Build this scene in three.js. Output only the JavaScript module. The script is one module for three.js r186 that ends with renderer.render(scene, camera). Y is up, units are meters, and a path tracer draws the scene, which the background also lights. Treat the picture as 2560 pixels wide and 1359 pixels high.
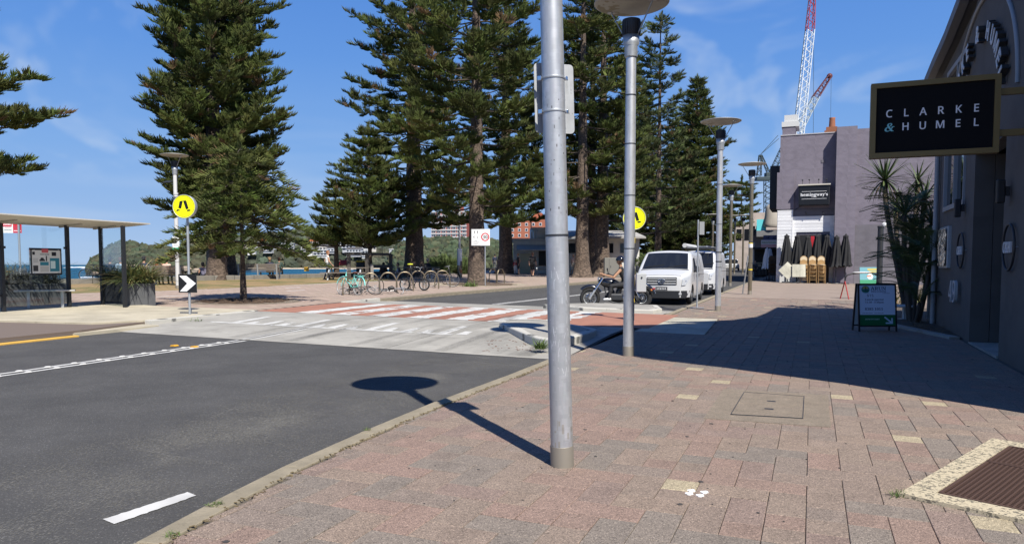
import * as THREE from 'three';
import { mergeGeometries } from 'three/addons/utils/BufferGeometryUtils.js';
import { RoundedBoxGeometry } from 'three/addons/geometries/RoundedBoxGeometry.js';
import { TextGeometry } from 'three/addons/geometries/TextGeometry.js';
import { FontLoader } from 'three/addons/loaders/FontLoader.js';
import { MarchingCubes } from 'three/addons/objects/MarchingCubes.js';

// ---------- camera, sky, sun, exposure ----------
// world: y up, the street runs along -z, the sea lies towards -x, the shops towards +x
const scene = new THREE.Scene();
const F = 1850, CX = 1280, CY = 771, HORIZON = 661, EYE = 1.5;
const YAW = 22.05 * Math.PI / 180, PITCH = Math.atan((CY - HORIZON) / F);
const camera = new THREE.PerspectiveCamera(2 * Math.atan(679.5 / F) * 180 / Math.PI, 2560 / 1359, 0.1, 20000);
camera.rotation.order = 'YXZ';
camera.position.set(0, EYE, 0);
camera.rotation.set(-PITCH, YAW, 0);
camera.setViewOffset(2560, 1359, 0, -(CY - 679.5), 2560, 1359);
scene.add(camera);

const SUN_AZ = 45 * Math.PI / 180, SUN_EL = 50.5 * Math.PI / 180;
const SUN_DIR = new THREE.Vector3(Math.sin(SUN_AZ) * Math.cos(SUN_EL), Math.sin(SUN_EL), Math.cos(SUN_AZ) * Math.cos(SUN_EL));

// seeded random and noise
function rng(seed) { let s = seed >>> 0; return () => { s = (s + 0x6D2B79F5) >>> 0; let t = s; t = Math.imul(t ^ (t >>> 15), t | 1); t ^= t + Math.imul(t ^ (t >>> 7), t | 61); return ((t ^ (t >>> 14)) >>> 0) / 4294967296; }; }
const hash = (x, y, s = 0) => { let h = Math.imul(x | 0, 374761393) + Math.imul(y | 0, 668265263) + Math.imul(s | 0, 1274126177); h = Math.imul(h ^ (h >>> 13), 1274126177); return ((h ^ (h >>> 16)) >>> 0) / 4294967296; };
const sm = (t) => t * t * (3 - 2 * t);
const clamp = (v, a, b) => Math.max(a, Math.min(b, v));
const lerp = (a, b, t) => a + (b - a) * t;
function vn(x, y, per, s) { const xi = Math.floor(x), yi = Math.floor(y), u = sm(x - xi), v = sm(y - yi); const m = (k) => per ? ((k % per) + per) % per : k; return lerp(lerp(hash(m(xi), m(yi), s), hash(m(xi + 1), m(yi), s), u), lerp(hash(m(xi), m(yi + 1), s), hash(m(xi + 1), m(yi + 1), s), u), v); }
function fbm(x, y, per, s, o = 4) { let a = 0, k = 0.5, t = 0; for (let i = 0; i < o; i++) { a += k * vn(x, y, per, s + i * 17); t += k; k *= 0.55; x *= 2; y *= 2; per *= 2; } return a / t; }

// sky: clear blue air with a few thin cirrus streaks, all round
{
  const W = 2048, H = 1024, data = new Float32Array(W * H * 4);
  const stops = [[0, [0.46, 0.62, 0.86]], [3, [0.35, 0.54, 0.86]], [8, [0.235, 0.45, 0.85]], [15, [0.14, 0.34, 0.80]], [22, [0.092, 0.265, 0.735]], [40, [0.05, 0.16, 0.53]], [65, [0.032, 0.10, 0.38]], [90, [0.028, 0.085, 0.34]]];
  for (let j = 0; j < H; j++) {
    const el = ((j + 0.5) / H - 0.5) * 180;
    let c = [0.34, 0.42, 0.5];
    if (el > 0) { let k = 0; while (k < stops.length - 2 && stops[k + 1][0] < el) k++; const t = clamp((el - stops[k][0]) / (stops[k + 1][0] - stops[k][0]), 0, 1); c = [0, 1, 2].map((i) => lerp(stops[k][1][i], stops[k + 1][1][i], t)); }
    for (let i = 0; i < W; i++) {
      let w = 0;
      if (el > 1) {
        const u = i / W, warp = fbm(u * 24, el * 0.10, 24, 5, 3);
        const streak = fbm(u * 160 + warp * 9, el * 0.75 + u * 60 + warp * 5, 0 || 4096, 9, 4);
        const patch = fbm(u * 20 + 3.3, el * 0.11 + 1.7, 4096, 31, 3);
        w = clamp((patch - 0.57) * 4, 0, 1) * clamp((streak - 0.44) * 2.6, 0, 1) * 0.5;
        const low = fbm(u * 30, el * 0.9, 4096, 77, 3);
        w += clamp((low - 0.52) * 2, 0, 1) * 0.35 * clamp((13 - el) / 8, 0, 1) * clamp(el - 1, 0, 1);
      }
      const o = (j * W + i) * 4;
      const K = 0.665; data[o] = lerp(c[0], 0.62, w) * K; data[o + 1] = lerp(c[1], 0.74, w) * K; data[o + 2] = lerp(c[2], 0.92, w) * K; data[o + 3] = 1;
    }
  }
  const t = new THREE.DataTexture(data, W, H, THREE.RGBAFormat, THREE.FloatType);
  t.mapping = THREE.EquirectangularReflectionMapping; t.magFilter = THREE.LinearFilter; t.minFilter = THREE.LinearFilter; t.needsUpdate = true;
  scene.background = t; scene.environment = t;
}
const sun = new THREE.DirectionalLight(new THREE.Color().setRGB(1, 0.955, 0.88), 5);
sun.position.copy(SUN_DIR).multiplyScalar(120); sun.castShadow = true; sun.shadow.mapSize.set(4096, 4096);
Object.assign(sun.shadow.camera, { left: -90, right: 60, top: 90, bottom: -60, near: 1, far: 400 });
scene.add(sun); scene.add(sun.target);
const renderer = new THREE.WebGLRenderer({ antialias: true });
renderer.toneMapping = THREE.LinearToneMapping; renderer.toneMappingExposure = 1.42;
renderer.shadowMap.enabled = true;

// ---------- the lie of the land: one gently sloping plane ----------
const SA = -0.0125, SB = -0.0085, SC = -0.08;
const gy = (x, z) => SC + SA * x + SB * z;
const V = (x, y, z) => new THREE.Vector3(x, y, z);
const TILT = new THREE.Quaternion().setFromUnitVectors(V(0, 1, 0), V(-SA, 1, -SB).normalize());
// surveying helpers: sight lines of the photograph turned into places on the ground or at a known distance
function ray(px, py) { const v = V((px - CX) / F, -(py - CY) / F, -1); v.applyEuler(new THREE.Euler(-PITCH, YAW, 0, 'YXZ')); return v; }
function S(px, py, off = 0) { const r = ray(px, py), t = (SC + off - EYE) / (r.y - SA * r.x - SB * r.z); return V(r.x * t, EYE + r.y * t, r.z * t); }
function P(px, py, d) { const r = ray(px, py), fw = ray(CX, CY).normalize(), k = d / r.dot(fw); return V(r.x * k, EYE + r.y * k, r.z * k); }
function onX(px, py, x) { const r = ray(px, py), t = x / r.x; return V(x, EYE + r.y * t, r.z * t); }
function onZ(px, py, z) { const r = ray(px, py), t = z / r.z; return V(r.x * t, EYE + r.y * t, z); }
const hAt = (px, py, base) => { const r = ray(px, py), t = Math.hypot(base.x, base.z) / Math.hypot(r.x, r.z); return EYE + r.y * t; };

// ---------- geometry helpers ----------
function plain(g) { if (g.index) g = g.toNonIndexed(); for (const k of Object.keys(g.attributes)) if (!['position', 'normal', 'uv'].includes(k)) g.deleteAttribute(k); if (!g.attributes.uv) g.setAttribute('uv', new THREE.BufferAttribute(new Float32Array(g.attributes.position.count * 2), 2)); if (!g.attributes.normal) g.computeVertexNormals(); return g; }
const merge = (list) => mergeGeometries(list.map(plain), false);
function put(g, x = 0, y = 0, z = 0, rx = 0, ry = 0, rz = 0) { if (rx || ry || rz) g.applyMatrix4(new THREE.Matrix4().makeRotationFromEuler(new THREE.Euler(rx, ry, rz))); g.translate(x, y, z); return g; }
function uvBox(g) { g = plain(g); const p = g.attributes.position, n = g.attributes.normal, u = g.attributes.uv; for (let i = 0; i < p.count; i++) { const ax = Math.abs(n.getX(i)), ay = Math.abs(n.getY(i)), az = Math.abs(n.getZ(i)); if (ay >= ax && ay >= az) u.setXY(i, p.getX(i), p.getZ(i)); else if (ax >= az) u.setXY(i, p.getZ(i), p.getY(i)); else u.setXY(i, p.getX(i), p.getY(i)); } return g; }
// box centred in x and z, standing on y
const B = (w, h, d, x = 0, y = 0, z = 0, rx = 0, ry = 0, rz = 0) => put(uvBox(new THREE.BoxGeometry(w, h, d)), x, y, z, rx, ry, rz);
const BB = (x0, x1, y0, y1, z0, z1) => uvBox(new THREE.BoxGeometry(x1 - x0, y1 - y0, z1 - z0).translate((x0 + x1) / 2, (y0 + y1) / 2, (z0 + z1) / 2));
const RB = (w, h, d, r, x = 0, y = 0, z = 0, rx = 0, ry = 0, rz = 0) => put(plain(new RoundedBoxGeometry(w, h, d, 2, r)), x, y, z, rx, ry, rz);
const CY_ = (r1, r2, h, n = 16, x = 0, y = 0, z = 0, rx = 0, ry = 0, rz = 0) => put(plain(new THREE.CylinderGeometry(r1, r2, h, n)), x, y, z, rx, ry, rz);
const SPH = (r, x, y, z, n = 14, sx = 1, sy = 1, sz = 1) => plain(new THREE.SphereGeometry(r, n, Math.max(8, n * 0.7 | 0)).scale(sx, sy, sz).translate(x, y, z));
function bar(p, q, r, n = 8, r2 = r) { const a = p.isVector3 ? p : V(...p), b = q.isVector3 ? q : V(...q), d = b.clone().sub(a), L = d.length(); const g = new THREE.CylinderGeometry(r2, r, L, n); g.applyQuaternion(new THREE.Quaternion().setFromUnitVectors(V(0, 1, 0), d.normalize())); g.translate((a.x + b.x) / 2, (a.y + b.y) / 2, (a.z + b.z) / 2); return plain(g); }
function beam(p, q, w, h) { const a = p.isVector3 ? p : V(...p), b = q.isVector3 ? q : V(...q), d = b.clone().sub(a), L = d.length(); const g = new THREE.BoxGeometry(w, h, L); const m = new THREE.Matrix4().lookAt(V(0, 0, 0), d, Math.abs(d.y) > 0.99 * L ? V(1, 0, 0) : V(0, 1, 0)); g.applyMatrix4(m); g.translate((a.x + b.x) / 2, (a.y + b.y) / 2, (a.z + b.z) / 2); return plain(g); }
const tube = (pts, r, seg = 20, n = 8, closed = false) => plain(new THREE.TubeGeometry(new THREE.CatmullRomCurve3(pts.map((p) => p.isVector3 ? p : V(...p)), closed), seg, r, n, closed));
const lathe = (pts, n = 28) => plain(new THREE.LatheGeometry(pts.map((p) => new THREE.Vector2(...p)), n));
function shape(pts) { const s = new THREE.Shape(); pts.forEach((p, i) => i ? s.lineTo(p[0], p[1]) : s.moveTo(p[0], p[1])); return s; }
const extr = (pts, depth, bevel = 0) => plain(new THREE.ExtrudeGeometry(pts instanceof THREE.Shape ? pts : shape(pts), { depth, bevelEnabled: bevel > 0, bevelThickness: bevel, bevelSize: bevel, bevelSegments: 2, curveSegments: 20 }));
// flat prism on the ground from [x, z] points: top at y1, underside at y0
function slabG(pts, y0, y1, bevel = 0) { const g = new THREE.ExtrudeGeometry(shape(pts.map(([x, z]) => [x, -z])), { depth: y1 - y0 - bevel, bevelEnabled: bevel > 0, bevelThickness: bevel, bevelSize: bevel, bevelOffset: -bevel, bevelSegments: 2 }); g.rotateX(-Math.PI / 2); g.translate(0, y0, 0); return uvBox(g); }
// sheet of quads over a grid, y from a function
function sheet(x0, x1, nx, z0, z1, nz, fy) { const g = new THREE.PlaneGeometry(1, 1, nx, nz), p = g.attributes.position, u = g.attributes.uv; for (let i = 0; i < p.count; i++) { const x = lerp(x0, x1, p.getX(i) + 0.5), z = lerp(z0, z1, 0.5 - p.getY(i)); p.setXYZ(i, x, fy(x, z), z); u.setXY(i, x, z); } if ((x1 - x0) * (z1 - z0) > 0) g.index.array.reverse(); g.computeVertexNormals(); return g; }
function turnUp(g) { g = plain(g); const n = g.attributes.normal; let s = 0; for (let i = 0; i < n.count; i++) s += n.getY(i); if (s < 0) { const p = g.attributes.position; for (let i = 0; i < p.count; i += 3) { for (const a of [g.attributes.position, g.attributes.uv]) { const k = a.itemSize, t = Array.from(a.array.slice((i + 1) * k, (i + 2) * k)); a.array.copyWithin((i + 1) * k, (i + 2) * k, (i + 3) * k); a.array.set(t, (i + 2) * k); } } g.computeVertexNormals(); } return g; }

// box whose faces each show a whole print
const printBox = (w, h, d, x = 0, y = 0, z = 0, rx = 0, ry = 0, rz = 0) => put(plain(new THREE.BoxGeometry(w, h, d)), x, y, z, rx, ry, rz);
// ---------- naming ----------
const used = {};
function numbered(n) { const k = used[n] = (used[n] ?? -1) + 1; return k ? n + '_' + String(k).padStart(3, '0') : n; }
function obj(name, g, m, parent) { const o = new THREE.Mesh(Array.isArray(g) ? merge(g) : g, m); o.name = name; o.castShadow = o.receiveShadow = true; if (parent) parent.add(o); return o; }
function thing(name, label, category, at = [0, 0, 0], turn = 0, group) { const o = new THREE.Group(); o.name = numbered(name); scene.add(o); if (at.isVector3) o.position.copy(at); else o.position.set(...at); o.rotation.y = turn; o.userData = { label, category }; if (group) o.userData.group = group; return o; }
function single(name, label, category, g, m, at = [0, 0, 0], turn = 0, group) { const o = obj(numbered(name), g, m, scene); if (at.isVector3) o.position.copy(at); else o.position.set(...at); o.rotation.y = turn; o.userData = { label, category }; if (group) o.userData.group = group; return o; }
function structure(name, label, g, m, category = name.split('_').pop()) { const o = g ? obj(numbered(name), g, m, scene) : Object.assign(new THREE.Group(), { name: numbered(name) }); scene.add(o); o.userData = { kind: 'structure', label, category }; return o; }
function ground(o) { o.position.set(0, SC, 0); o.quaternion.copy(TILT); return o; }
function copyOf(o, label, at, turn = o.rotation.y) { const c = o.clone(); c.name = numbered(o.name.replace(/_\d{3}$/, '')); c.userData = { ...o.userData, label }; if (at.isVector3) c.position.copy(at); else c.position.set(...at); c.rotation.y = turn; scene.add(c); return c; }

// ---------- materials ----------
const texCache = {};
function tex(size, fn, srgb = true) { const d = new Uint8Array(size * size * 4); for (let j = 0; j < size; j++) for (let i = 0; i < size; i++) { const c = fn(i / size, j / size, i, j), o = (j * size + i) * 4; if (typeof c === 'number') { d[o] = d[o + 1] = d[o + 2] = clamp(c, 0, 1) * 255; } else { for (let k = 0; k < 3; k++) { const v = clamp(c[k], 0, 1); d[o + k] = 255 * (srgb ? (v <= 0.0031308 ? 12.92 * v : 1.055 * v ** (1 / 2.4) - 0.055) : v); } } d[o + 3] = 255; } const t = new THREE.DataTexture(d, size, size); t.wrapS = t.wrapT = THREE.RepeatWrapping; t.magFilter = THREE.LinearFilter; t.minFilter = THREE.LinearMipmapLinearFilter; t.generateMipmaps = true; if (srgb) t.colorSpace = THREE.SRGBColorSpace; t.needsUpdate = true; return t; }
function rep(t, m) { const c = t.clone(); c.repeat.set(1 / m, 1 / m); c.needsUpdate = true; return c; }
const lin = (r, g, b) => new THREE.Color().setRGB(r, g, b);
const mat = (r, g, b, rough = 0.8, metal = 0, extra = {}) => new THREE.MeshStandardMaterial({ color: lin(r, g, b), roughness: rough, metalness: metal, ...extra });
function canvasTex(w, h, draw) { const c = document.createElement('canvas'); c.width = w; c.height = h; const x = c.getContext('2d'); draw(x, w, h); const t = new THREE.CanvasTexture(c); t.colorSpace = THREE.SRGBColorSpace; t.anisotropy = 4; return t; }
const printMat = (w, h, draw, rough = 0.5, extra = {}) => new THREE.MeshStandardMaterial({ map: canvasTex(w, h, draw), roughness: rough, ...extra });
// grain around 1, coarse and fine, to multiply a colour
const grain = (amp, coarse, seed, n = 64) => (u, v) => 1 + amp * (hash(u * 512 | 0, v * 512 | 0, seed) - 0.5) * 2 * 0.6 + coarse * (fbm(u * 6, v * 6, 6, seed + 3, 5) - 0.5) * 2;
const tint = (base, f) => (u, v) => { const k = f(u, v); return base.map((c) => c * k); };
const tAsphalt = tex(512, (u, v, i, j) => { const s = hash(i, j, 1), s2 = hash(i >> 1, j >> 1, 2), k = 0.75 + 0.5 * fbm(u * 4, v * 4, 4, 8, 4); const c = (0.045 + 0.045 * s * s + (s2 > 0.972 ? 0.08 : 0)) * k; return [c * 1.04, c * 1.0, c * 0.93]; });
const tAsphaltB = tex(512, (u, v, i, j) => hash(i, j, 1) * 0.6 + hash(i >> 1, j >> 1, 5) * 0.4, false);
const tConc = tex(512, (u, v, i, j) => { const k = 0.86 + 0.16 * hash(i, j, 3) + 0.55 * (fbm(u * 5, v * 5, 5, 21, 5) - 0.5) - (fbm(u * 16, v * 16, 16, 40, 3) > 0.70 ? 0.10 : 0); return [0.35 * k, 0.332 * k, 0.288 * k]; });
const tConcB = tex(256, (u, v, i, j) => 0.5 * hash(i, j, 3) + 0.5 * fbm(u * 20, v * 20, 20, 4, 3), false);
const tSpeck = tex(512, (u, v, i, j) => { const a = hash(i >> 1, j >> 1, 11), b = hash(i, j, 12), c = hash((i + 1) >> 2, (j + 2) >> 2, 13); let k = 0.80 + 0.22 * b + 0.4 * (fbm(u * 5, v * 5, 5, 14, 4) - 0.5); if (a > 0.88) k *= 1.6; else if (a < 0.14) k *= 0.5; if (c > 0.95) k *= 1.55; else if (c < 0.05) k *= 0.6; return [k * 0.6, k * 0.6, k * 0.6]; });
const tSpeckB = tex(256, (u, v, i, j) => 0.5 * hash(i >> 1, j >> 1, 11) + 0.5 * hash(i, j, 12), false);
const tPlast = tex(512, (u, v, i, j) => { const k = 0.9 + 0.08 * hash(i, j, 51) + 0.42 * (fbm(u * 5, v * 7, 35, 52, 5) - 0.5); return [k, k, k]; });
const tPlastB = tex(512, (u, v) => fbm(u * 8, v * 12, 8 * 12, 55, 5), false);
const tSteel = tex(256, (u, v, i, j) => { const k = 0.86 + 0.08 * hash(i, 0, 61) + 0.42 * (fbm(u * 8, v * 8, 8, 62, 4) - 0.5) - (hash(i >> 1, j >> 2, 66) > 0.990 ? 0.3 : 0) + (fbm(u * 40, v * 5, 200, 67, 2) > 0.74 ? 0.15 : 0); return [k, k, k]; });
const tBark = tex(512, (u, v, i, j) => { const r = fbm(u * 16, v * 20, 16 * 20, 71, 5), k = 0.3 + 2.0 * r * r + 0.25 * hash(i >> 1, j >> 1, 72); return [0.115 * k, 0.084 * k, 0.062 * k]; });
const tBarkB = tex(512, (u, v) => fbm(u * 16, v * 20, 16 * 20, 71, 5), false);
const tGrass = tex(512, (u, v, i, j) => { const a = fbm(u * 6, v * 6, 6, 81, 5), b = hash(i, j, 82), k = 0.65 + 0.7 * b; const t = clamp((a - 0.42) * 4, 0, 1); return [lerp(0.27, 0.13, t) * k, lerp(0.185, 0.125, t) * k, lerp(0.085, 0.035, t) * k]; });
const tWood = tex(256, (u, v, i, j) => { const k = 0.7 + 0.5 * fbm(u * 3, v * 48, 3 * 48, 91, 3) + 0.1 * hash(i, j, 92); return [0.20 * k, 0.17 * k, 0.14 * k]; });
const tBlank = tex(64, (u, v, i, j) => 0.9 + 0.1 * hash(i, j, 7));
const M = {
  asphalt: new THREE.MeshStandardMaterial({ map: rep(tAsphalt, 2.1), roughness: 0.92, bumpMap: rep(tAsphaltB, 2.1), bumpScale: 0.006 }),
  concrete: new THREE.MeshStandardMaterial({ map: rep(tConc, 2.6), roughness: 0.9, bumpMap: rep(tConcB, 1.3), bumpScale: 0.003 }),
  plaster: (r, g, b, s = 3, bump = 0.01) => new THREE.MeshStandardMaterial({ color: lin(r, g, b), map: rep(tPlast, s), roughness: 0.9, bumpMap: rep(tPlastB, s), bumpScale: bump }),
  steel: new THREE.MeshStandardMaterial({ color: lin(0.58, 0.585, 0.585), map: rep(tSteel, 0.9), roughness: 0.45, metalness: 0.6 }),
  galv: new THREE.MeshStandardMaterial({ color: lin(0.47, 0.49, 0.50), map: rep(tSteel, 0.7), roughness: 0.5, metalness: 0.6 }),
  bronze: new THREE.MeshStandardMaterial({ color: lin(0.30, 0.25, 0.17), map: rep(tSteel, 0.9), roughness: 0.4, metalness: 0.75 }),
  darkSteel: mat(0.05, 0.052, 0.056, 0.5, 0.5),
  charcoal: mat(0.022, 0.024, 0.027, 0.55, 0.2),
  black: mat(0.012, 0.012, 0.013, 0.55),
  rubber: mat(0.018, 0.018, 0.018, 0.85),
  chrome: mat(0.75, 0.75, 0.76, 0.12, 1),
  white: mat(0.55, 0.55, 0.53, 0.6),
  whitePaint: new THREE.MeshStandardMaterial({ color: lin(0.56, 0.55, 0.515), map: rep(tPlast, 1.1), roughness: 0.75 }),
  wornPaint: new THREE.MeshStandardMaterial({ color: lin(0.56, 0.55, 0.51), map: rep(tPlast, 1.1), roughness: 0.8, transparent: true, alphaMap: rep(tex(512, (u, v, i, j) => clamp((fbm(u * 7, v * 7, 7, 471, 5) - 0.27) * 9 + 0.55 * (hash(i >> 1, j >> 1, 472) - 0.5), 0, 1), false), 1.9) }),
  redPaint: new THREE.MeshStandardMaterial({ color: lin(0.35, 0.162, 0.108), map: rep(tPlast, 1.7), roughness: 0.85, bumpMap: rep(tAsphaltB, 2.1), bumpScale: 0.003 }),
  yellowPaint: new THREE.MeshStandardMaterial({ color: lin(0.62, 0.37, 0.07), map: rep(tPlast, 0.5), roughness: 0.8 }),
  bark: new THREE.MeshStandardMaterial({ map: tBark, roughness: 0.95, bumpMap: tBarkB, bumpScale: 0.05 }),
  limb: mat(0.07, 0.055, 0.042, 0.95),
  wood: new THREE.MeshStandardMaterial({ map: rep(tWood, 0.8), roughness: 0.85 }),
  grass: new THREE.MeshStandardMaterial({ map: rep(tGrass, 5.5), roughness: 1 }),
  glass: new THREE.MeshPhysicalMaterial({ color: lin(0.93, 0.97, 0.97), roughness: 0.02, transmission: 1, thickness: 0, ior: 1.5 }),
  darkGlass: new THREE.MeshStandardMaterial({ color: lin(0.012, 0.014, 0.017), roughness: 0.04, metalness: 0 }),
  dirt: new THREE.MeshStandardMaterial({ color: lin(0.13, 0.10, 0.075), map: rep(tPlast, 0.7), roughness: 1, bumpMap: rep(tSpeckB, 0.8), bumpScale: 0.02 }),
};
// ---------- ground, road, crossing, pavements ----------
const ro = (z) => z > -11.4 ? -0.12 : z > -14.6 ? lerp(-0.12, -0.005, (-11.4 - z) / 3.2) : z > -20.6 ? -0.005 : z > -23.2 ? lerp(-0.005, -0.12, (-20.6 - z) / 2.6) : -0.12;
// sight line to a place on the road surface with its raised table
function R(px, py) { let p; let off = -0.12; for (let i = 0; i < 8; i++) { p = S(px, py, off); off = ro(p.z); } return [p.x, p.z]; }
const G2 = (px, py, off = 0) => { const p = S(px, py, off); return [p.x, p.z]; };
const KERB = [[-3.05, 8], [-3.2, 1], [-3.40, -2.9], [-3.5, -3.5], [-3.62, -4.4], [-3.69, -5.5], [-3.74, -7], [-3.70, -9], [-3.72, -11], [-3.72, -15]];
const kerbX = (z) => { for (let i = 0; i < KERB.length - 1; i++) if (z <= KERB[i][1] && z >= KERB[i + 1][1]) return lerp(KERB[i][0], KERB[i + 1][0], (KERB[i][1] - z) / (KERB[i][1] - KERB[i + 1][1])); return z > 8 ? -3.05 : -3.72; };
const FARK = [[-13.5, 30], [-13.55, -10.6], [-13.95, -12.5], [-13.95, -16.2], [-14.15, -22.5], [-14.05, -27], [-13.4, -34], [-12.75, -41.4], [-11.6, -56], [-11.2, -140]];
const farX = (z) => { for (let i = 0; i < FARK.length - 1; i++) if (z <= FARK[i][1] && z >= FARK[i + 1][1]) return lerp(FARK[i][0], FARK[i + 1][0], (FARK[i][1] - z) / (FARK[i][1] - FARK[i + 1][1])); return -11.2; };

// line of the sea wall, where the land ends
const WALL = [[-47, 24], [-44, -8], G2(150, 711), G2(420, 703.5), G2(800, 694), [-31.7, -62], [-30.5, -75], [-33, -140]];
ground(structure('ground', 'bare earth under the street', slabG([[160, 40], [-47, 40], ...WALL, [160, -140]], -4.6, -0.34), M.dirt));
const road = ground(structure('road', 'dark grey asphalt road curving past the crossing', turnUp(sheet(-14.6, -2.9, 24, 40, -145, 60, () => -0.12)), M.asphalt));
// paler worn wheel tracks of sand blown on the asphalt are matter: dust along the near kerb
{
  const t = tex(512, (u, v, i, j) => { const n = fbm(u * 7, v * 3, 21, 401, 5), s = hash(i, j, 402); return [0.19, 0.18, 0.155].map((c) => c * (0.7 + 0.6 * s) * (0.8 + 0.5 * n)); });
  const al = tex(512, (u, v, i, j) => { const n = fbm(u * 5, v * 9, 45, 411, 5) + 0.35 * (fbm(u * 2, v * 40, 80, 412, 3) - 0.5), edge = clamp((1 - Math.abs(u - 0.55) * 2.1), 0, 1); return hash(i, j, 413) < clamp((n - 0.22) * 1.5, 0, 0.75) * edge ? 0.3 + 0.45 * hash(i, j, 414) : 0; }, false);
  const m = new THREE.MeshStandardMaterial({ map: t, alphaMap: al, transparent: true, roughness: 1 });
  const g = sheet(0, 1, 6, 2, -11.2, 24, () => 0), p = g.attributes.position, uv = g.attributes.uv;
  for (let i = 0; i < p.count; i++) { const z = p.getZ(i), u = p.getX(i); p.setXYZ(i, kerbX(z) - 0.17 - (1 - u) * 2.6, -0.116, z); uv.setXY(i, u, (2 - z) / 6.6); }
  obj('road_dust', turnUp(g), m, road);
}
// raised table: concrete ramps, laid as bays with open joints
const table = ground(structure('raised_crossing_table', 'pale concrete ramps of the raised pedestrian crossing', null, null, 'crossing'));
{
  const xs = [-14.4, -12.55, -10.25, -7.1, -3.75], zs = [[-11.4, -14.6], [-14.6, -16.1]];
  for (let k = 0; k < 4; k++) for (const [za, zb] of zs) obj('concrete_bay', turnUp(sheet(xs[k] + 0.006, xs[k + 1] - 0.006, 4, za - 0.004, zb + 0.004, 6, (x, z) => ro(z) + 0.006)), M.concrete, table);
  for (let k = 0; k < 4; k++) obj('concrete_bay', turnUp(sheet(xs[k] + 0.006, xs[k + 1] - 0.006, 4, -20.2, -23.2, 6, (x, z) => ro(z) + 0.006)), M.concrete, table);
  obj('table_core', turnUp(sheet(-14.4, -3.7, 2, -11.42, -23.2, 24, (x, z) => ro(z) - 0.004)), M.asphalt, table);
}
// crossing: terracotta coating with white bars
const crossing = ground(structure('zebra_crossing', 'terracotta coated crossing with worn white bars', null, null, 'crossing'));
obj('red_coating', turnUp(sheet(-14.1, -3.3, 30, -16.1, -20.2, 10, (x, z) => ro(z) + 0.008)), M.redPaint, crossing);
const rgM = rng(77);
function strip(pts, off, wob = 0.02, n = 26) { // painted strip between two edge lines a->b and d->c, ragged
  const [a, b, c, d] = pts, top = [], bot = [];
  for (let i = 0; i <= n; i++) { const t = i / n; top.push([lerp(a[0], b[0], t) + (rgM() - 0.5) * wob, lerp(a[1], b[1], t) + (rgM() - 0.5) * wob]); bot.push([lerp(d[0], c[0], t) + (rgM() - 0.5) * wob, lerp(d[1], c[1], t) + (rgM() - 0.5) * wob]); }
  const pos = [], uv = [];
  const pt = (q) => [q[0], ro(q[1]) + off, q[1]];
  for (let i = 0; i < n; i++) for (const q of [top[i], bot[i], bot[i + 1], top[i], bot[i + 1], top[i + 1]]) { pos.push(...pt(q)); uv.push(q[0], q[1]); }
  const g = new THREE.BufferGeometry(); g.setAttribute('position', new THREE.Float32BufferAttribute(pos, 3)); g.setAttribute('uv', new THREE.Float32BufferAttribute(uv, 2)); g.computeVertexNormals(); return turnUp(g);
}
for (let k = 0; k < 7; k++) { const x = -12.75 + k * 1.12; obj('white_bar', strip([[x, -16.05], [x, -20.15], [x + 0.56, -20.15], [x + 0.56, -16.05]], 0.013, k > 3 ? 0.16 : 0.09, 22), M.wornPaint, crossing); }
// ramp marks: rows of white tapering teeth joined by a base line
const marks = ground(structure('road_markings', 'white painted lines and ramp teeth on the road', null, null, 'marking'));
{
  const zb = -13.35, zt = -14.75;
  obj('ramp_base_line', strip([[-13.1, zb], [-6.75, zb], [-6.75, zb - 0.13], [-13.1, zb - 0.13]], 0.011, 0.02, 50), M.wornPaint, marks);
  const xs = [-12.55, -11.65, -10.75, -9.85, -8.9, -8.0, -7.15];
  xs.forEach((x, i) => { const top = i % 2 ? zb - 0.75 : zt; obj('ramp_tooth', strip([[x, zb - 0.135], [x, top], [x + 0.16, top], [x + 0.24, zb - 0.135]], 0.011, 0.02, 12), M.wornPaint, marks); const x2 = x + 0.45; obj('ramp_tooth', strip([[x2, zb - 0.135], [x2, zb - 0.62], [x2 + 0.16, zb - 0.62], [x2 + 0.24, zb - 0.135]], 0.011, 0.02, 12), M.wornPaint, marks); });
  for (const s of [-0.13, 0.06]) obj('centre_line', strip([[-10.55 + s, 30], [-10.25 + s, -11.3], [-10.17 + s, -11.3], [-10.47 + s, 30]], 0.006, 0.025, 240), M.whitePaint, marks);
  for (const s of [-0.13, 0.06]) obj('centre_line', strip([[-10.25 + s, -11.42], [-10.2 + s, -13.3], [-10.13 + s, -13.3], [-10.18 + s, -11.42]], 0.011, 0.03, 10), M.whitePaint, marks);
  for (const s of [-0.12, 0.06]) obj('centre_line', strip([[-10.15 + s, -23.4], [-9.35 + s, -31], [-9.25 + s, -31], [-10.05 + s, -23.4]], 0.006, 0.02, 40), M.whitePaint, marks);
  for (const s of [-0.12, 0.06]) obj('centre_line', strip([[-9.35 + s, -31], [-7.2 + s, -60], [-7.1 + s, -60], [-9.25 + s, -31]], 0.006, 0.02, 60), M.whitePaint, marks);
  // raised ribs of the profile line
  const ribs = []; for (let z = 6; z > -11.2; z -= 0.42) for (const s of [-0.09, 0.10]) ribs.push(put(new THREE.CylinderGeometry(0.035, 0.055, 0.012, 8), lerp(-10.25, -10.55, (z + 11.3) / 41.3) + s, -0.107, z));
  const rb = obj('line_ribs', ribs, M.whitePaint, marks); rb.userData.kind = 'stuff';
  // near edge dash and far edge dashes
  const q = (px, py) => R(px, py);
  obj('edge_dash', strip([q(255, 1300), q(470, 1231), q(490, 1240), q(288, 1311)], 0.006, 0.012, 20), M.whitePaint, marks);
}
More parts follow.
